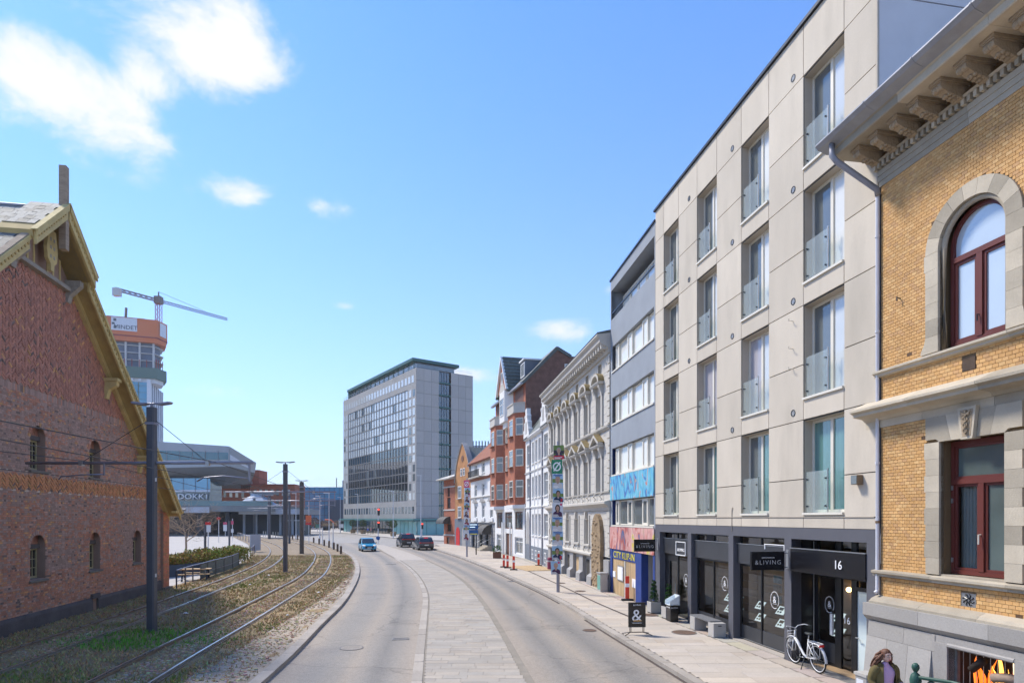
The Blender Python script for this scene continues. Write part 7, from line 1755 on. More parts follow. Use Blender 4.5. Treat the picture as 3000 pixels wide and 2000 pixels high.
# box and green railing by the yellow house
t = thing('cable_cabinet', 'grey cable box with a torn white poster beside the woman', 'cabinet', (7.36,12.62,.12), sa); MB().box(-.16,.16,-.13,.13,0,.62).build('body', 'stone_grey', t, bevel=.01); MB().box(-.18,.18,-.15,.15,.62,.68).build('lid', 'concrete_light', t); MB().box(-.12,.08,-.135,-.131,.25,.55).build('torn_poster', 'bg_white', t); MB().box(.161,.165,-.03,.03,.45,.52).build('keyhole', 'interior_dark', t)
mat('rail_green', (.025,.085,.065), .5, .15, 4)
v = yh.matrix_basis @ Vector((1.80,-.80,-.1)); t = thing('green_railing', 'green cast iron railing post with ball finial before the basement window', 'railing', (v.x,v.y,.03), sa)
MB().lathe([(.05,0),(.05,.72),(.075,.74),(.095,.84),(.10,.92),(.075,1.02),(.03,1.06),(.035,1.08),(.05,1.10),(.068,1.15),(.06,1.20),(.03,1.235),(0,1.24)], n=16).build('post', 'rail_green', t, smooth=True)
MB().tube([(.05,0,.98),(.55,.25,1.0),(1.2,.3,1.0)], .035, 8).build('top_rail', 'rail_green', t); m = MB()
for k in range(2):
    c = .25+.3*k; m.tube([(c+.12*math.cos(a*.5),.12+.15*k,.82+.12*math.sin(a*.5)) for a in range(12)], .014, 5)
m.tube([(.05,0,.3),(1.2,.3,.3)], .02, 6); m.build('scrollwork', 'rail_green', t)
# ------------------------------------------------------------ grass, stones, hedge, tree
rv = random.Random(77)
def near_rail(x, y):
    best = 9
    for k in 'abcd':
        P = RAILS[k]; i = min(range(len(P)), key=lambda j: abs(P[j][1]-y)) if False else min(len(P)-1, max(0, int((y-9)/.8)))
        best = min(best, abs(P[i][0]-x))
    return best
def bed_x(y, t): a = (-13.37-.177*y+.15) if y < 34.3 else bedL(y); b = kerbL(y)-.35; return a+(b-a)*t
def rail_at(k, y): P = RAILS[k]; i = min(len(P)-2, max(0, int((y-9)/.8))); return P[i][0]
dry = [(.46,.35,.165),(.38,.28,.13),(.52,.42,.21),(.33,.225,.11),(.42,.32,.17)]; grn = [(.25,.27,.075),(.30,.31,.10),(.20,.24,.06)]; lush = [(.16,.34,.05),(.20,.40,.07),(.13,.28,.045)]
px0, py0 = gp(430,1880)
gm = MB(); n = 0
for _ in range(38000):
    y = 12.5+52*rv.random()**1.7; x = bed_x(y, rv.random())
    ra, rb_, rc, rd = (rail_at(k, y) for k in 'abcd')
    inside = (rb_+.1 < x < ra-.1) or (rd+.1 < x < rc-.1)
    if near_rail(x, y) < .13: continue
    if x > kerbL(y)-max(.5, 1.9-(y-13)*.04) and rv.random() < .85: continue
    if inside and rv.random() < .45: continue
    g = noise.noise((x*.35, y*.25, 5)); dl = math.hypot((x-px0)*.7, (y-py0)*1.2)
    cols = lush if dl < 1.5+rv.random()*.7 else grn if g+rv.uniform(-.25,.25) > .27 else dry
    h = rv.uniform(.035,.10)*(1.5 if cols is lush else 1)*(1+.6*max(0,g)); w = rv.uniform(.008,.02)*(1+y/40); a = rv.uniform(0,6.28); lx, ly = rv.uniform(-.06,.06), rv.uniform(-.06,.06)
    gm.cur = (*[q*rv.uniform(.75,1.25) for q in rv.choice(cols)],1)
    for kk in range(2):
        a += 1.3; dx, dy = math.cos(a)*w, math.sin(a)*w
        gm.add([(x-dx,y-dy,.07),(x+dx,y+dy,.07),(x+lx*(1+kk),y+ly*(1-kk*1.5),.085+h)], [(0,1,2)])
o = gm.build('dry_grass', 'grass_tint'); tag(o, 'dry yellow brown grass growing between the tram rails', 'grass', kind='stuff')
sm2 = MB()
for _ in range(12000):
    y = 12.5+46*rv.random()**1.6; u = rv.random()
    if u < .40: a, b = rail_at('b', y)+.15, rail_at('a', y)-.15
    elif u < .75: a, b = rail_at('d', y)+.15, rail_at('c', y)-.15
    else: b = kerbL(y)-.34; a = b-max(.5, 2.0-(y-13)*.04)
    x = a+(b-a)*(.5+.42*rv.uniform(-1,1))
    if noise.noise((x*.4, y*.3, 8)) < -.18 and u < .75: continue
    s = rv.uniform(.03,.085); rz = rv.uniform(0,3.1); c, sn = math.cos(rz)*s, math.sin(rz)*s; e = rv.uniform(.5,.9); h = rv.uniform(.012,.035); z = .085
    sm2.cur = (*[q*rv.uniform(.7,1.15) for q in rv.choice([(.50,.39,.26),(.58,.47,.34),(.42,.32,.21),(.46,.32,.19),(.34,.255,.17)])],1)
    P = [(x-c,y-sn),(x+sn*e,y-c*e),(x+c,y+sn),(x-sn*e,y+c*e)]
    sm2.add([(p[0],p[1],z-.02) for p in P]+[(x+(p[0]-x)*.7,y+(p[1]-y)*.7,z+h) for p in P], [(0,1,5,4),(1,2,6,5),(2,3,7,6),(3,0,4,7),(4,5,6,7)])
o = sm2.build('ballast_stones', 'stone_tint'); tag(o, 'small pale stones lying between the tram rails and along the kerb', 'stones', kind='stuff')
for px, py, lab in ((733,1718,'crumpled white paper cup lying left of the middle tram pole'),(934,1742,'white paper scrap lying between the outer rail and the kerb'),(843,1811,'pinkish torn paper lying on the verge near the kerb'),(545,1805,'flat white scrap lying between the two tram tracks'),(788,1690,'small white scrap at the foot of the middle tram pole')):
    x, y = gp(px, py); m = MB(); s = rv.uniform(.06,.13); m.add([(x-s,y-s*.6,.13),(x+s,y-s*.4,.15),(x+s*.8,y+s*.7,.12),(x-s*.7,y+s*.5,.17),(x,y,.19)], [(0,1,4),(1,2,4),(2,3,4),(3,0,4)]); o = m.build('litter_scrap', 'white_print'); tag(o, lab, 'litter', 'paper litter in the grass')
# hedges in dark planters
def hedge(A, B, d, z0, z1, cols, label, n, nm='hedge'):
    A, B = Vector(A), Vector(B); t = thing(nm, label, 'hedge', (A.x, A.y, .03)); u = (B-A); L_ = u.length; u.normalize(); q = Vector((-u.y, u.x))
    m = MB()
    for _ in range(n):
        s, w = rv.uniform(0,L_), rv.uniform(-d/2,d/2); top = z1*(.82+.18*noise.noise((s*1.5, w, 4)))+.12*noise.noise((s*4,w*4,1)); z = z0+(top-z0)*rv.random()**.6
        p = u*s+q*w; P = Vector((p.x,p.y,z)); sz = rv.uniform(.05,.10); a = Vector((rv.gauss(0,1),rv.gauss(0,1),rv.gauss(0,1))).normalized()*sz; b = a.cross(Vector((rv.gauss(0,1),rv.gauss(0,1),rv.gauss(0,1)))).normalized()*sz*.6
        m.cur = (*[k*rv.uniform(.7,1.25) for k in rv.choice(cols)],1); m.add([P-a,P+b,P+a,P-b], [(0,1,2,3)])
    m.build('leaves', 'grass_tint', t, kind='stuff')
    st = MB()
    for _ in range(40):
        s, w = rv.uniform(0,L_), rv.uniform(-d/3,d/3); p = u*s+q*w; st.tube([(p.x,p.y,0),(p.x+rv.uniform(-.1,.1),p.y+rv.uniform(-.1,.1),z1*rv.uniform(.7,.95))], .012, 4)
    st.build('stems', 'old_wood', t, kind='stuff')
    return t, u, L_, q
yel = [(.42,.33,.07),(.50,.38,.12),(.34,.22,.08),(.24,.24,.05),(.30,.17,.08),(.18,.22,.04)]; gre = [(.20,.25,.04),(.28,.30,.06),(.14,.19,.03),(.40,.34,.08),(.33,.22,.06)]
t, u, L_, q = hedge((-24.2,40.4), (-22.8,45.0), 1.5, .6, 1.75, yel, 'yellow brown leafy hedge in a dark planter beside the brick gable', 5200)
b = MB(); b.prof_z([(-q.x*.85,-q.y*.85),(u.x*L_-q.x*.85,u.y*L_-q.y*.85),(u.x*L_+q.x*.85,u.y*L_+q.y*.85),(q.x*.85,q.y*.85)], 0, .8); b.build('planter', 'dark_clad', t)
hedge((-24.2,46.0), (-23.6,53.5), 1.6, .15, 1.85, gre, 'green and yellow hedge behind the mesh panels of the fence', 6500)
hedge((-26.6,41), (-27.6,46), 1.2, .15, 1.3, yel, 'low yellowish shrub row behind the dark planter', 2000)
# bare tree on the plaza
def bare_tree(x, y, h, label, seed, spread=1.0):
    r = random.Random(seed); t = thing('bare_tree', label, 'tree', (x,y,.03)); trunk = MB(); tw_ = MB()
    trunk.tube([(0,0,0),(.02,.01,h*.22),(-.02,.03,h*.40)], [.13,.10,.085], 8)
    def br(p, d, L, rad, lev):
        n = 3; pts = [p]; v = d.copy(); c = p.copy()
        for i in range(n): v = (v+Vector((r.gauss(0,.16),r.gauss(0,.16),r.gauss(.03,.10)))).normalized(); c = c+v*L/n; pts.append(c.copy())
        (trunk if lev < 2 else tw_).tube(pts, [max(.006, rad*(1-.6*i/n)) for i in range(n+1)], 5 if lev < 2 else 3, caps=False)
        if lev < 4:
            for k in range(4 if lev < 3 else 3):
                q = pts[1+k % n] if k < n else pts[-1]; a = Vector((r.gauss(0,1),r.gauss(0,1),r.gauss(.15,.5))).normalized(); br(q, (v*.55+a*.75*spread).normalized(), L*r.uniform(.55,.75), rad*.5, lev+1)
    for k in range(6): a = k*1.05+r.random()*.4; br(Vector((0,0,h*(.30+.04*k))), Vector((math.cos(a)*spread,math.sin(a)*spread,.75)).normalized(), h*.36, .055, 0)
    trunk.build('trunk', 'weathered_wood', t); tw_.build('twigs', 'weathered_wood', t, kind='stuff'); return t
bare_tree(-32.2,60,5.6,'bare young tree with fine twigs standing on the pale plaza',3,1.1); bare_tree(-40,66,4.6,'second bare shrub like tree half hidden behind the gable corner',5,1.2)
m = MB()
for _ in range(5000):
    x = rv.uniform(-100,-62); y = rv.uniform(215,240); h = (3+2.5*noise.noise((x*.15,0,0)))*rv.random()**.5; a = Vector((rv.gauss(0,1),rv.gauss(0,1),rv.gauss(0,1))).normalized()*.35; b = a.cross(Vector((rv.gauss(0,1),rv.gauss(0,1),1))).normalized()*.2; P = Vector((x,y,h+.2))
    m.cur = (*[k*rv.uniform(.7,1.2) for k in rv.choice([(.16,.12,.09),(.20,.14,.10),(.13,.11,.09)])],1); m.add([P-a,P+b,P+a,P-b], [(0,1,2,3)])
o = m.build('far_thicket', 'grass_tint'); tag(o, 'brown bare thicket far beyond the crossing', 'thicket', kind='stuff')
for i, (px,py,lab) in enumerate(((1034,1562,'round potted tree left of the hotel entrance'),(1064,1564,'round potted tree before the dark hotel doors'),(1152,1571,'round potted tree right of the hotel entrance'))):
    x, y = gp(px, py); t = thing('potted_tree', lab, 'tree', (x,y,.1), 0, 'potted trees before the hotel'); MB().lathe([(.6,0),(.75,1.0),(.68,1.0)], n=10).build('pot', 'rust_plain', t); MB().tube([(0,0,.9),(0,0,2.0)], .07, 6).build('trunk', 'old_wood', t); m = MB(); leafy(m, (0,0,2.7), .95, 500, .12, [(.06,.09,.03),(.08,.10,.04)], rv); m.build('crown', 'grass_tint', t, kind='stuff')

# ------------------------------------------------------------ cars
mat('car_blue', (.04,.34,.56), .28, .05, 2, coat=.8); mat('car_grey', (.085,.09,.095), .28, .05, 2, metal=.3, coat=.8); mat('car_dark', (.03,.033,.038), .25, .05, 2, metal=.3, coat=.8)
mat('car_glass', (.02,.028,.032), .04, 0, spec=1, ior=1.6); mat('tyre', (.018,.018,.018), .85, .1); mat('rim', (.35,.36,.37), .35, .05, metal=.8); mat('plastic_black', (.02,.02,.022), .5, .05); emit('tail_red', (.40,.01,.01), .08); emit('brake_red', (.8,.02,.02), .45); emit('head_light', (.8,.76,.7), .15); mat('plate_white', (.7,.7,.68), .5, .05)
def car(label, loc, rz, L, W_, Hh, paint, kind, brake=False):
    """local +x is the nose"""
    t = thing('car', label, 'car', (*loc, .006), rz); h = L/2; sills = .24; belt = Hh*.58
    if kind == 'hatch': prof = [(h-.02,.30),(h,.52),(h-.05,.72),(h-.22,.84),(h-.95,belt+.03),(h-1.55,Hh-.10),(h-1.9,Hh-.01),(-h+1.1,Hh),(-h+.45,Hh-.10),(-h+.12,belt+.05),(-h,.75),(-h+.02,.34)]; gl = (h-.98,h-1.62,-h+.62,-h+.22)
    else: prof = [(h-.02,.34),(h,.62),(h-.06,.88),(h-.25,1.0),(h-1.25,belt+.06),(h-1.95,Hh-.09),(h-2.3,Hh-.01),(-h+.9,Hh),(-h+.38,Hh-.10),(-h+.06,belt+.06),(-h,.80),(-h+.04,.36)]; gl = (h-1.28,h-2.02,-h+.55,-h+.18)
    # body: side profile lofted across with tumblehome
    low = [(x,z) for x, z in prof]
    pts = low+[(-h+.5,sills),(h-.5,sills)]
    secs = [(-W_/2,.93),(-W_/2+.05,.985),(-W_*.25,1.0),(0,1.0),(W_*.25,1.0),(W_/2-.05,.985),(W_/2,.93)]
    mb = MB(); n = len(pts); vs = []
    for y, k in secs:
        for x, z in pts:
            yy = y*(1-max(0,(z-belt))/(Hh-belt)*.20) if z > belt else y
            kk = k if abs(y) > W_*.4 else 1
            vs.append((x*(1-(1-kk)*.4) if z < belt+.1 else x*(1-(1-kk)*.2), yy, z if z < belt else belt+(z-belt)*(1-(1-kk)*.25)))
    fs = []
    for i in range(len(secs)-1):
        for j in range(n): fs.append((i*n+j,i*n+(j+1)%n,(i+1)*n+(j+1)%n,(i+1)*n+j))
    fs.append(tuple(range(n))[::-1]); fs.append(tuple(range((len(secs)-1)*n,len(secs)*n))); mb.add(vs, fs); mb.build('body', paint, t, smooth=False, bevel=.03)
    zt = Hh-.10; wt = W_*.40; wb = W_*.455
    MB().add([(gl[0]+.02,-wb,belt+.07),(gl[0]+.02,wb,belt+.07),(gl[1]+.03,wt,zt+.01),(gl[1]+.03,-wt,zt+.01)], [(0,1,2,3)]).xf(Matrix.Translation((.035,0,.02))).build('windscreen', 'car_glass', t)
    MB().add([(gl[3]-.03,-wb,belt+.12),(gl[3]-.03,wb,belt+.12),(gl[2]-.14,wt,zt-.03),(gl[2]-.14,-wt,zt-.03)], [(3,2,1,0)]).xf(Matrix.Translation((-.06,0,.02))).build('rear_window', 'car_glass', t)
    for s in (-1,1):
        y0, y1 = s*(W_/2+.004), s*(W_/2*.845)
        xs = [gl[0]-.18, (gl[0]+gl[3])/2-.05, gl[3]+.25]
        for a, b in ((xs[0], xs[1]+.04), (xs[1]-.04, xs[2])):
            fa = (xs[0]-a)/(xs[0]-xs[2]); ta = gl[1]-.12+(gl[2]+.1-(gl[1]-.12))*fa; fb = (xs[0]-b)/(xs[0]-xs[2]); tb = gl[1]-.12+(gl[2]+.1-(gl[1]-.12))*fb
            MB().add([(a,y0,belt+.05),(b,y0,belt+.05),(tb,y1,zt),(ta,y1,zt)], [(0,1,2,3)]).build('side_window', 'car_glass', t)
        m = MB(); m.ball((gl[0]-.25, s*(W_/2+.11), belt+.10), .07, .11, .08, 8, 6); m.build('mirror', 'plastic_black', t, smooth=True)
        for x in (h-.82, -h+.78):
            w = MB(); w.lathe([(.20,-.10),(.31,-.11),(.33,-.06),(.33,.06),(.31,.11),(.20,.10)], (x,s*(W_/2-.09),.33), 18, 'y'); wo = w.build('tyre', 'tyre', t, smooth=True)
            MB().lathe([(0,s*.06),(.08,s*.08),(.21,s*.06),(.21,-s*.05)], (x,s*(W_/2-.06),.33), 14, 'y').build('rim', 'rim', wo)
            MB().lathe([(.36,0),(.43,0),(.43,s*.012),(.36,s*.012)], (x,s*(W_/2-.002),.33), 18, 'y', 0, math.pi).build('wheel_arch', 'plastic_black', t)
        hl_ = MB(); hl_.ball((h-.13, s*(W_/2-.24), .74 if kind == 'hatch' else .86), .14, .20, .11, 10, 6); hl_.build('headlight', 'head_light', t, smooth=True)
        tl = MB(); tl.box(-h-.015,-h+.14,min(s*(W_/2-.30),s*(W_/2-.04)),max(s*(W_/2-.30),s*(W_/2-.04)),belt-.06,belt+.06); tl.build('tail_light', 'tail_red', t, bevel=.03)
        MB().box(-h+.6,h-.6,min(s*(W_/2-.05),s*(W_/2+.012)),max(s*(W_/2-.05),s*(W_/2+.012)),.20,.34).build('sill_trim', 'plastic_black', t)
    MB().box(h-.08,h+.025,-W_*.30,W_*.30,.40,.66 if kind == 'hatch' else .75).build('grille', 'plastic_black', t, bevel=.03); MB().box(h+.02,h+.035,-.26,.26,.42,.53).build('number_plate', 'plate_white', t)
    MB().box(-h-.03,-h+.12,-W_*.46,W_*.46,.30,.52).build('rear_bumper', 'plastic_black', t, bevel=.03); MB().box(-h-.04,-h-.02,-.26,.26,.62,.73).build('rear_plate', 'plate_white', t); MB().box(-h+.34,-h+.46,-.25,.25,Hh-.12,Hh-.06).build('brake_lamp', 'brake_red', t)
    if kind != 'hatch': MB().box(-h-.02,-h+.02,-W_*.34,W_*.34,belt-.02,belt+.03).build('light_bar', 'tail_red', t)
    return t
car('small bright blue hatchback driving towards the camera on the left lane', gp(1076,1613), math.atan2(-.93,.37), 3.75, 1.70, 1.60, 'car_blue', 'hatch')
car('dark grey crossover with red tail lights waiting on the right lane', (-11.5,78.2), math.atan2(.93,-.36), 4.45, 1.90, 1.66, 'car_grey', 'suv', True)
car('black tall car ahead of the dark grey crossover at the crossing', (-15.1,86.2), math.atan2(.93,-.36), 4.5, 1.92, 1.95, 'car_dark', 'suv', True)
# far lorry
t = thing('lorry', 'orange and white construction lorry parked beyond the crossing', 'truck', (-59.5,200,0), math.atan2(.1,1)); MB().box(2.6,5.2,-1.2,1.2,.8,3.6).build('cab', 'lamp_white', t, bevel=.15); MB().box(2.9,5.22,-1.21,-1.2,2.2,3.2).build('cab_window', 'car_glass', t); MB().box(-3,2.4,-1.2,1.2,1.1,1.5).build('chassis', 'plastic_black', t); MB().box(-2.6,1.6,-1.1,1.1,1.5,2.4).build('load', 'rust_plain', t); m = MB(); m.tube([(1.6,0,1.5),(0,0,3.5),(-2,0,3.7)], .22, 6); m.build('crane_boom', 'sign_orange', t)
for x in (-2.2,-1.0,3.6): MB().lathe([(0,-1.25),(.5,-1.25),(.5,1.25),(0,1.25)], (x,0,.5), 12, 'y').build('wheel', 'tyre', t)

# ------------------------------------------------------------ bicycle leaning at the entrance
mat('bike_white', (.72,.72,.72), .35, .04, coat=.3); mat('saddle_black', (.02,.025,.025), .5, .1)
fw_, rw_ = Vector((*gp(2330,1955),0)), Vector((*gp(2396,1984),0)); mid_ = (fw_+rw_)/2; ba = math.atan2(fw_.y-rw_.y, fw_.x-rw_.x)
bk = thing('bicycle', 'white step through bicycle parked beside the shop entrance', 'bicycle', (mid_.x,mid_.y,.12), ba)
lean = Matrix.Rotation(R(-5),4,'X')
def bpart(nm, m, mt, smooth=True): m.xf(lean); return m.build(nm, mt, bk, smooth=smooth)
FX, RX, WR = .54, -.54, .345
for x, s in ((FX,R(0)),(RX,0)):
    m = MB(); m.tube([(x+WR*math.cos(2*math.pi*i/32),0,WR+.02+WR*math.sin(2*math.pi*i/32)) for i in range(32)], .022, 8, closed=True); wo = bpart('tyre', m, 'tyre')
    m = MB(); m.tube([(x+(WR-.025)*math.cos(2*math.pi*i/32),0,WR+.02+(WR-.025)*math.sin(2*math.pi*i/32)) for i in range(32)], .013, 6, closed=True); m.xf(lean); m.build('rim', 'bike_white', wo)
    m = MB()
    for i in range(18): a = 2*math.pi*i/18; m.tube([(x,(.03 if i%2 else -.03),WR+.02),(x+(WR-.03)*math.cos(a),0,WR+.02+(WR-.03)*math.sin(a))], .0016, 3)
    m.xf(lean); m.build('spokes', 'steel', wo); m = MB(); m.tube([(x,-.05,WR+.02),(x,.05,WR+.02)], .025, 8); m.xf(lean); m.build('hub', 'steel', wo)
def fender(x, a0, a1):
    m = MB(); n = 14; vs = []
    for i in range(n+1):
        a = a0+(a1-a0)*i/n
        for y_, r in ((-.032,.372),(-.02,.385),(.02,.385),(.032,.372)): vs.append((x+r*math.cos(a),y_,WR+.02+r*math.sin(a)))
    m.add(vs, [(i*4+k,i*4+k+1,i*4+k+5,i*4+k+4) for i in range(n) for k in range(3)]); bpart('mudguard', m, 'bike_white')
fender(FX, R(30), R(165)); fender(RX, R(20), R(185))
HT = (FX-.13,0,.80)
m = MB(); m.tube([(-.08,0,.30),(.05,0,.34),(.22,0,.52),(HT[0]+.01,0,.72)], .030, 8); bpart('down_tube', m, 'bike_white'); m = MB(); m.tube([(HT[0]-.035,0,.92),(HT[0]+.05,0,.66)], .024, 8); bpart('head_tube', m, 'bike_white')
m = MB(); m.tube([(-.08,0,.30),(-.22,0,.80)], .020, 8); bpart('seat_tube', m, 'bike_white'); m = MB(); m.tube([(-.22,0,.80),(-.25,0,.92)], .014, 8); bpart('seat_post', m, 'steel')
for s in (-1,1):
    m = MB(); m.tube([(HT[0]+.05,s*.03,.66),(FX-.02,s*.05,WR+.02)], .013, 6); bpart('fork_blade', m, 'bike_white')
    m = MB(); m.tube([(-.08,s*.03,.30),(RX,s*.06,WR+.02)], .011, 6); bpart('chain_stay', m, 'bike_white'); m = MB(); m.tube([(-.19,s*.02,.70),(RX,s*.06,WR+.02)], .010, 6); bpart('seat_stay', m, 'bike_white')
    m = MB(); m.tube([(-.05+.16*s*1,s*.09,.30-.02*s),(-.05,s*.05,.30)], .010, 6); bpart('crank', m, 'steel'); m = MB(); m.box(-.05+.16*s-.045,-.05+.16*s+.045,s*.12-.045,s*.12+.045,.27-.02*s,.30-.02*s); bpart('pedal', m, 'saddle_black', False)
    m = MB(); m.tube([(HT[0]-.05,0,.98),(HT[0]+.02,s*.12,1.03),(HT[0]-.06,s*.25,1.06),(HT[0]-.18,s*.30,1.05)], .011, 7); bpart('handlebar', m, 'bike_white'); m = MB(); m.tube([(HT[0]-.14,s*.295,1.053),(HT[0]-.28,s*.315,1.03)], .017, 7); bpart('grip', m, 'saddle_black')
    m = MB(); m.tube([(RX-.02,s*.06,WR+.03),(RX+.02,s*.09,.76)], .007, 5); bpart('rack_strut', m, 'bike_white')
m = MB(); m.tube([(HT[0]-.035,0,.90),(HT[0]-.05,0,1.0)], .014, 7); bpart('stem', m, 'steel')
m = MB(); m.ball((-.27,0,.95), .13, .085, .035, 12, 6); m.ball((-.15,0,.945), .07, .04, .03, 8, 5); bpart('saddle', m, 'saddle_black')
m = MB(); m.tube([(-.30,-.07,.76),(-.72,-.08,.76),(-.75,0,.76),(-.72,.08,.76),(-.30,.07,.76),(-.27,0,.76)], .010, 6, closed=True)
for i in range(4): m.tube([(-.38-.1*i,-.075,.76),(-.38-.1*i,.075,.76)], .007, 5)
bpart('rear_rack', m, 'bike_white'); m = MB(); m.box(-.78,-.75,-.06,.06,.70,.745); bpart('rear_lamp', m, 'tail_red', False)
m = MB()
for s in (-1,1): m.tube([(FX-.06,s*.12,.62),(FX+.0,s*.12,.60),(FX+.02,s*.12,.88),(FX-.05,s*.10,.90)], .009, 6)
for z in (.64,.72,.80,.88): m.tube([(FX+.015,-.12,z),(FX+.015,.12,z)], .008, 5)
m.tube([(FX-.05,-.12,.62),(FX-.05,.12,.62)], .009, 6); bpart('front_rack', m, 'bike_white')
m = MB(); m.tube([(-.05,.05,.30),(-.12,.22,.0)], .012, 6); bpart('kickstand', m, 'saddle_black'); m = MB(); m.lathe([(0,.0),(.085,.0),(.085,.012),(0,.012)], (-.06,-.065,.30), 16, 'y'); bpart('chain_guard', m, 'steel')

# ------------------------------------------------------------ people
mat('olive_jacket', (.13,.10,.035), .85, .25, 5, .4, 25); mat('lilac_top', (.56,.36,.54), .85, .06, 4); mat('hair_brown', (.13,.055,.03), .55, .35, 12, .6, 40, stretch=(1,1,.3)); mat('face_skin', (.66,.42,.33), .55, .08, 8); mat('jeans', (.04,.055,.10), .85, .15, 5); mat('shoe', (.03,.03,.03), .6, .1); mat('lip', (.42,.12,.10), .5, 0); mat('eye_white', (.7,.7,.7), .3, 0); mat('cloth_pink', (.62,.10,.30), .8, .1); mat('cloth_blue', (.16,.20,.55), .8, .1); mat('cloth_dark', (.025,.028,.035), .8, .1); mat('cloth_rose', (.55,.24,.26), .8, .1)
def skin_body(name, chains, mt, par, sub=2):
    """chains: lists of (x,y,z,r); equal points are shared"""
    idx = {}; vs = []; rs = []; es = []
    for ch in chains:
        prev = None
        for x, y, z, r in ch:
            k = (round(x,4),round(y,4),round(z,4))
            if k not in idx: idx[k] = len(vs); vs.append((x,y,z)); rs.append(r)
            if prev is not None and prev != idx[k]: es.append((prev, idx[k]))
            prev = idx[k]
    me = bpy.data.meshes.new(name); me.from_pydata(vs, es, []); me.materials.append(MATS[mt]); o = bpy.data.objects.new(name, me); COL.objects.link(o); o.parent = par
    sk = o.modifiers.new('skin', 'SKIN'); sk.use_smooth_shade = True
    if not me.skin_vertices: me.attributes  # layer is made with the modifier
    if len(me.skin_vertices) == 0:
        bpy.context.view_layer.objects.active = o; o.select_set(True); bpy.ops.mesh.customdata_skin_add(); o.select_set(False)
    for i, r in enumerate(rs):
        d = me.skin_vertices[0].data[i]; d.radius = r if isinstance(r, tuple) else (r, r); d.use_root = (i == 0)
    s = o.modifiers.new('subsurf', 'SUBSURF'); s.levels = sub; s.render_levels = sub
    return o
# woman walking at the lower right, facing the right of the picture; local -y is forward
wx, wy = 6.52, 10.62
wn = thing('person', 'woman with long brown hair and glasses in an olive jacket over a lilac top', 'person', (wx,wy,.12), R(5)); wn.scale = (.95,.95,.95)
Z = .985
def zz(v): return v*Z
body_ = skin_body('body', [
  [(0,0,zz(.93),(.16,.12)),(0,-.005,zz(1.08),(.145,.115)),(0,-.01,zz(1.24),(.165,.125)),(0,-.005,zz(1.36),(.14,.10)),(0,.0,zz(1.43),(.06,.055)),(0,-.015,zz(1.49),(.052,.05))],
  [(0,0,zz(.93),(.16,.12)),(-.09,0,zz(.86),.105),(-.10,-.12,zz(.48),.072),(-.10,-.10,zz(.10),.05),(-.10,-.20,zz(.04),.045)],
  [(0,0,zz(.93),(.16,.12)),(.09,0,zz(.86),.105),(.10,.03,zz(.48),.070),(.10,.24,zz(.14),.048),(.10,.17,zz(.05),.042)],
  [(0,-.005,zz(1.36),(.14,.10)),(-.15,.0,zz(1.345),.045),(-.235,.05,zz(1.12),.042),(-.22,-.12,zz(.95),.042),(-.21,-.19,zz(.93),.035)],
  [(0,-.005,zz(1.36),(.14,.10)),(.15,.0,zz(1.345),.045),(.245,.05,zz(1.12),.042),(.20,-.17,zz(1.08),.042),(.17,-.245,zz(1.11),.035)]], 'lilac_top', wn)
MB().lathe([(.19,.90),(.175,.60),(.12,.50)], (0,0,.0), 14).build('hips', 'jeans', wn, smooth=True) if False else None
for s, kx, ky, az_ in ((-1,-.12,-.10,-.10),(1,.03,.24,.24)):
    skin_body('trouser_leg', [[(s*.09,0,zz(.90),.125),(s*.10,kx,zz(.48),.085),(s*.10,ky,zz(.12),.066)]], 'jeans', wn)
    m = MB(); m.ball((s*.10,ky-.05,.06), .05, .13, .05, 10, 6); m.build('shoe', 'shoe', wn, smooth=True)
# jacket: open front shell
def shell(rows, mt, nm):
    m = MB(); n = len(rows[0]); vs = [p for r in rows for p in r]; fs = [(i*n+j,i*n+j+1,(i+1)*n+j+1,(i+1)*n+j) for i in range(len(rows)-1) for j in range(n-1)]; m.add(vs, fs); o = m.build(nm, mt, wn, smooth=True)
    so2 = o.modifiers.new('thick', 'SOLIDIFY'); so2.thickness = .014; ss_ = o.modifiers.new('sub', 'SUBSURF'); ss_.levels = 1; ss_.render_levels = 2; return o
rows = []
for z, rx, ry, gap in ((.74,.235,.19,.62),(.90,.225,.18,.58),(1.05,.20,.165,.60),(1.20,.205,.170,.66),(1.32,.20,.155,.60),(1.40,.15,.115,.62),(1.455,.095,.085,.72)):
    rows.append([(rx*math.sin(a)+.008*math.sin(9*a+z*7), -ry*math.cos(a)+.008*math.cos(7*a+z*11), z*Z) for a in [gap+(2*math.pi-2*gap)*i/18 for i in range(19)]])
shell(rows, 'olive_jacket', 'jacket')
for pts in ([(-.11,.0,zz(1.385),.105),(-.19,.01,zz(1.33),.098),(-.24,.05,zz(1.12),.075),(-.225,-.12,zz(.965),.058)], [(.11,.0,zz(1.385),.105),(.19,.01,zz(1.33),.098),(.25,.05,zz(1.12),.075),(.205,-.16,zz(1.08),.058)]): skin_body('sleeve', [pts], 'olive_jacket', wn)
m = MB(); m.tube([(.13*math.sin(a),-.02-.10*math.cos(a)+.03,1.425*Z+.02*math.cos(a)) for a in [1.0+i*.36 for i in range(13)]], .035, 8); m.build('hood', 'olive_jacket', wn, smooth=True)
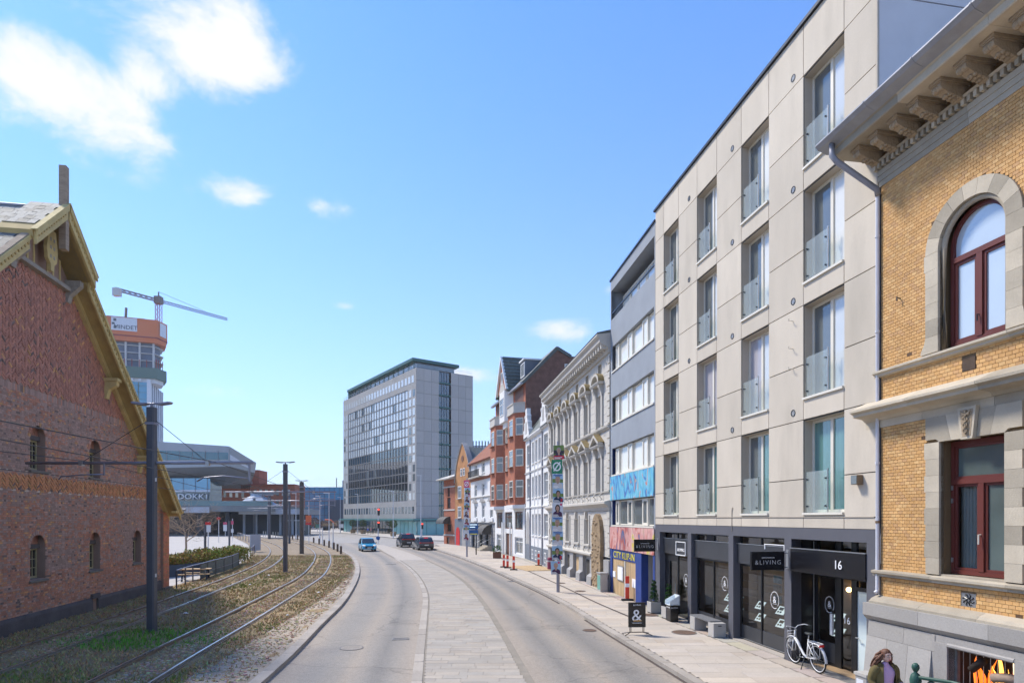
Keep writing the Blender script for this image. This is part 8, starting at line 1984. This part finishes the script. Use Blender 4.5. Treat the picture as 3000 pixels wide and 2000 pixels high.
# head
hd = MB(); n, kq = 18, 14; hc = (0,-.035,1.595*Z)
for i in range(kq+1):
    ph = math.pi*i/kq
    for j in range(n):
        a = 2*math.pi*j/n; x = .074*math.sin(ph)*math.sin(a); y_ = -.092*math.sin(ph)*math.cos(a); z = -.112*math.cos(ph)
        fr = max(0, math.cos(a))
        if z < -.03: x *= 1+.9*(z+.03); y_ -= .010*fr*math.sin(ph)
        if z < -.085: y_ += .004
        hd.v.append((hc[0]+x, hc[1]+y_, hc[2]+z))
hd.f = [(i*n+j,i*n+(j+1)%n,(i+1)*n+(j+1)%n,(i+1)*n+j) for i in range(kq) for j in range(n)]; hd.c = [None]*len(hd.f); ho = hd.build('head', 'face_skin', wn, smooth=True)
def hp_(nm, m, mt): return m.build(nm, mt, ho, smooth=True)
m = MB(); m.ball((0,hc[1]-.098,hc[2]-.012), .014, .018, .03, 8, 6); m.ball((0,hc[1]-.106,hc[2]-.032), .017, .015, .013, 8, 5); hp_('nose', m, 'face_skin')
m = MB(); m.ball((0,hc[1]-.093,hc[2]-.062), .026, .012, .009, 10, 5); hp_('mouth', m, 'lip')
for s in (-1,1):
    m = MB(); m.ball((s*.030,hc[1]-.080,hc[2]+.008), .014, .010, .009, 8, 5); hp_('eye', m, 'eye_white'); m = MB(); m.ball((s*.030,hc[1]-.089,hc[2]+.008), .006, .004, .006, 8, 5); hp_('iris', m, 'hair_dark')
    m = MB(); m.tube([(s*.014,hc[1]-.091,hc[2]+.030),(s*.034,hc[1]-.088,hc[2]+.036),(s*.052,hc[1]-.074,hc[2]+.030)], .004, 5); hp_('eyebrow', m, 'hair_dark')
    m = MB(); m.ball((s*.074,hc[1]+.005,hc[2]-.005), .012, .02, .03, 8, 6); hp_('ear', m, 'face_skin')
    m = MB(); m.tube([(s*.033+.026*math.cos(2*math.pi*i/14),hc[1]-.098,hc[2]+.006+.017*math.sin(2*math.pi*i/14)) for i in range(14)], .0022, 5, closed=True); m.tube([(s*.059,hc[1]-.096,hc[2]+.012),(s*.078,hc[1]-.0,hc[2]+.010)], .0022, 5); hp_('glasses_rim', m, 'hair_dark')
m = MB(); m.tube([(-.008,hc[1]-.100,hc[2]+.012),(.008,hc[1]-.100,hc[2]+.012)], .0022, 5); hp_('glasses_bridge', m, 'hair_dark')
# hair: cap plus wavy locks blown back
m = MB(); vs = []
for i in range(9):
    ph = R(8)+R(100)*i/8
    for j in range(17):
        a = R(52)+R(256)*j/16; vs.append((hc[0]+.084*math.sin(ph)*math.sin(a), hc[1]+.012-.104*math.sin(ph)*math.cos(a), hc[2]+.012+.116*math.cos(ph)))
m.add(vs, [(i*17+j,i*17+j+1,(i+1)*17+j+1,(i+1)*17+j) for i in range(8) for j in range(16)]); m.ball((hc[0],hc[1]+.014,hc[2]+.055), .080, .092, .074, 14, 8); m.build('hair_cap', 'hair_brown', ho, smooth=True)
rh2 = random.Random(6); m = MB()
for i in range(64):
    a = R(70)+R(220)*rh2.random(); z0 = hc[2]+rh2.uniform(-.05,.07); x0, y0 = hc[0]+.080*math.sin(a), hc[1]+.015-.095*math.cos(a); pts = []; ph = rh2.uniform(0,6); L_ = rh2.uniform(.20,.32)
    bx, by = .07*math.sin(a)-.07, .07+.03*abs(math.cos(a))
    if math.sin(a) > .4: bx, by = .02, .0; L_ *= .8
    for k in range(8):
        q = k/7; pts.append((x0+bx*q*1.1+.014*math.sin(ph+q*11), y0+by*q*.9+.012*math.cos(ph+q*9), z0-L_*q*(.55+.5*q)+.02*math.sin(q*3)))
    m.tube(pts, [.018*(1-.6*(k/7)**2)+.002 for k in range(8)], 5)
m.build('hair_locks', 'hair_brown', ho, smooth=True, kind='stuff')
def hand(c, fwd, side, up, mt='face_skin'):
    c, fwd, side, up = Vector(c), Vector(fwd).normalized(), Vector(side).normalized(), Vector(up).normalized()
    m = MB(); m.tube([c-fwd*.02, c+fwd*.03, c+fwd*.07], [.024,.034,.030], 8); ho_ = m.build('palm', mt, wn, smooth=True)
    for k in range(4):
        b = c+fwd*.07+side*(.024-.016*k); L_ = (.062,.070,.066,.052)[k]; f = MB(); f.tube([b, b+fwd*L_*.45-up*.008, b+fwd*L_*.7-up*.030, b+fwd*L_*.6-up*.052], [.0088,.0085,.008,.006], 6); f.build('finger', mt, ho_, smooth=True)
    b = c+fwd*.02+side*.030; f = MB(); f.tube([b, b+side*.022+fwd*.022-up*.006, b+side*.018+fwd*.052-up*.018], [.011,.010,.007], 6); f.build('thumb', mt, ho_, smooth=True)
hand((-.215,-.15,zz(.95)), (.02,-1,-.2), (1,0,0), (0,-.2,1)); hand((.185,-.21,zz(1.09)), (-.45,-.75,.3), (-.6,.4,.5), (.4,-.3,.8))
def far_person(px, py, top, legs, label, rz=0, hgt=1.72):
    x, y = gp(px, py); t = thing('person', label, 'person', (x,y,.1), rz); k = hgt/1.72
    skin_body('body', [[(0,0,.95*k,.13),(0,0,1.2*k,.15),(0,0,1.42*k,.11),(0,0,1.50*k,.05)],[(0,0,1.42*k,.11),(-.20*k,0,1.38*k,.07),(-.26*k,.03,1.1*k,.05),(-.24*k,-.08,.88*k,.04)],[(0,0,1.42*k,.11),(.20*k,0,1.38*k,.07),(.26*k,.03,1.1*k,.05),(.24*k,-.08,.88*k,.04)]], top, t, 1)
    skin_body('trousers', [[(0,0,.96*k,.14),(-.09*k,0,.86*k,.10),(-.10*k,-.08,.48*k,.075),(-.10*k,-.02,.06,.055)],[(0,0,.96*k,.14),(.09*k,0,.86*k,.10),(.10*k,.06,.48*k,.075),(.10*k,.14,.06,.055)]], legs, t, 1)
    m = MB(); m.ball((0,-.01,1.61*k), .085, .10, .12, 10, 8); h_ = m.build('head', 'face_skin', t, smooth=True); m = MB(); m.ball((0,.02,1.65*k), .092, .10, .10, 10, 7); m.build('hair', 'hair_brown', h_, smooth=True)
far_person(1078,1566,'cloth_blue','cloth_dark','person in a blue top walking past the hotel doors',R(60)); far_person(1087,1566,'cloth_rose','cloth_dark','person in a rose top walking beside the one in blue',R(70)); far_person(1093,1566,'cloth_dark','cloth_dark','person dressed in black following the pair by the hotel',R(70))
far_person(768,1562,'cloth_pink','cloth_dark','person in a bright pink jacket at the tram stop',R(20)); far_person(775,1562,'cloth_dark','cloth_dark','person in dark clothes next to the pink jacket',R(-30)); far_person(781,1563,'cloth_dark','jeans','person in dark coat at the right of the tram stop group',R(40)); far_person(890,1576,'cloth_dark','cloth_dark','lone pedestrian in dark clothes beside the brown tram pole',R(30))

# ------------------------------------------------------------ thin haze in the air
hm = bpy.data.materials.new('haze'); hm.use_nodes = True; MATS['haze'] = hm
for n_ in list(hm.node_tree.nodes):
    if n_.type != 'OUTPUT_MATERIAL': hm.node_tree.nodes.remove(n_)
pv = hm.node_tree.nodes.new('ShaderNodeVolumePrincipled'); pv.inputs['Color'].default_value = (.86,.91,.97,1); pv.inputs['Density'].default_value = .00022; pv.inputs['Anisotropy'].default_value = .2
hm.node_tree.links.new(pv.outputs[0], hm.node_tree.nodes['Material Output'].inputs['Volume'])
hz_ = MB().box(-4050,4050,-650,6050,-1.2,130).build('haze', 'haze'); tag(hz_, 'thin pale haze over the whole town', 'haze', kind='stuff')
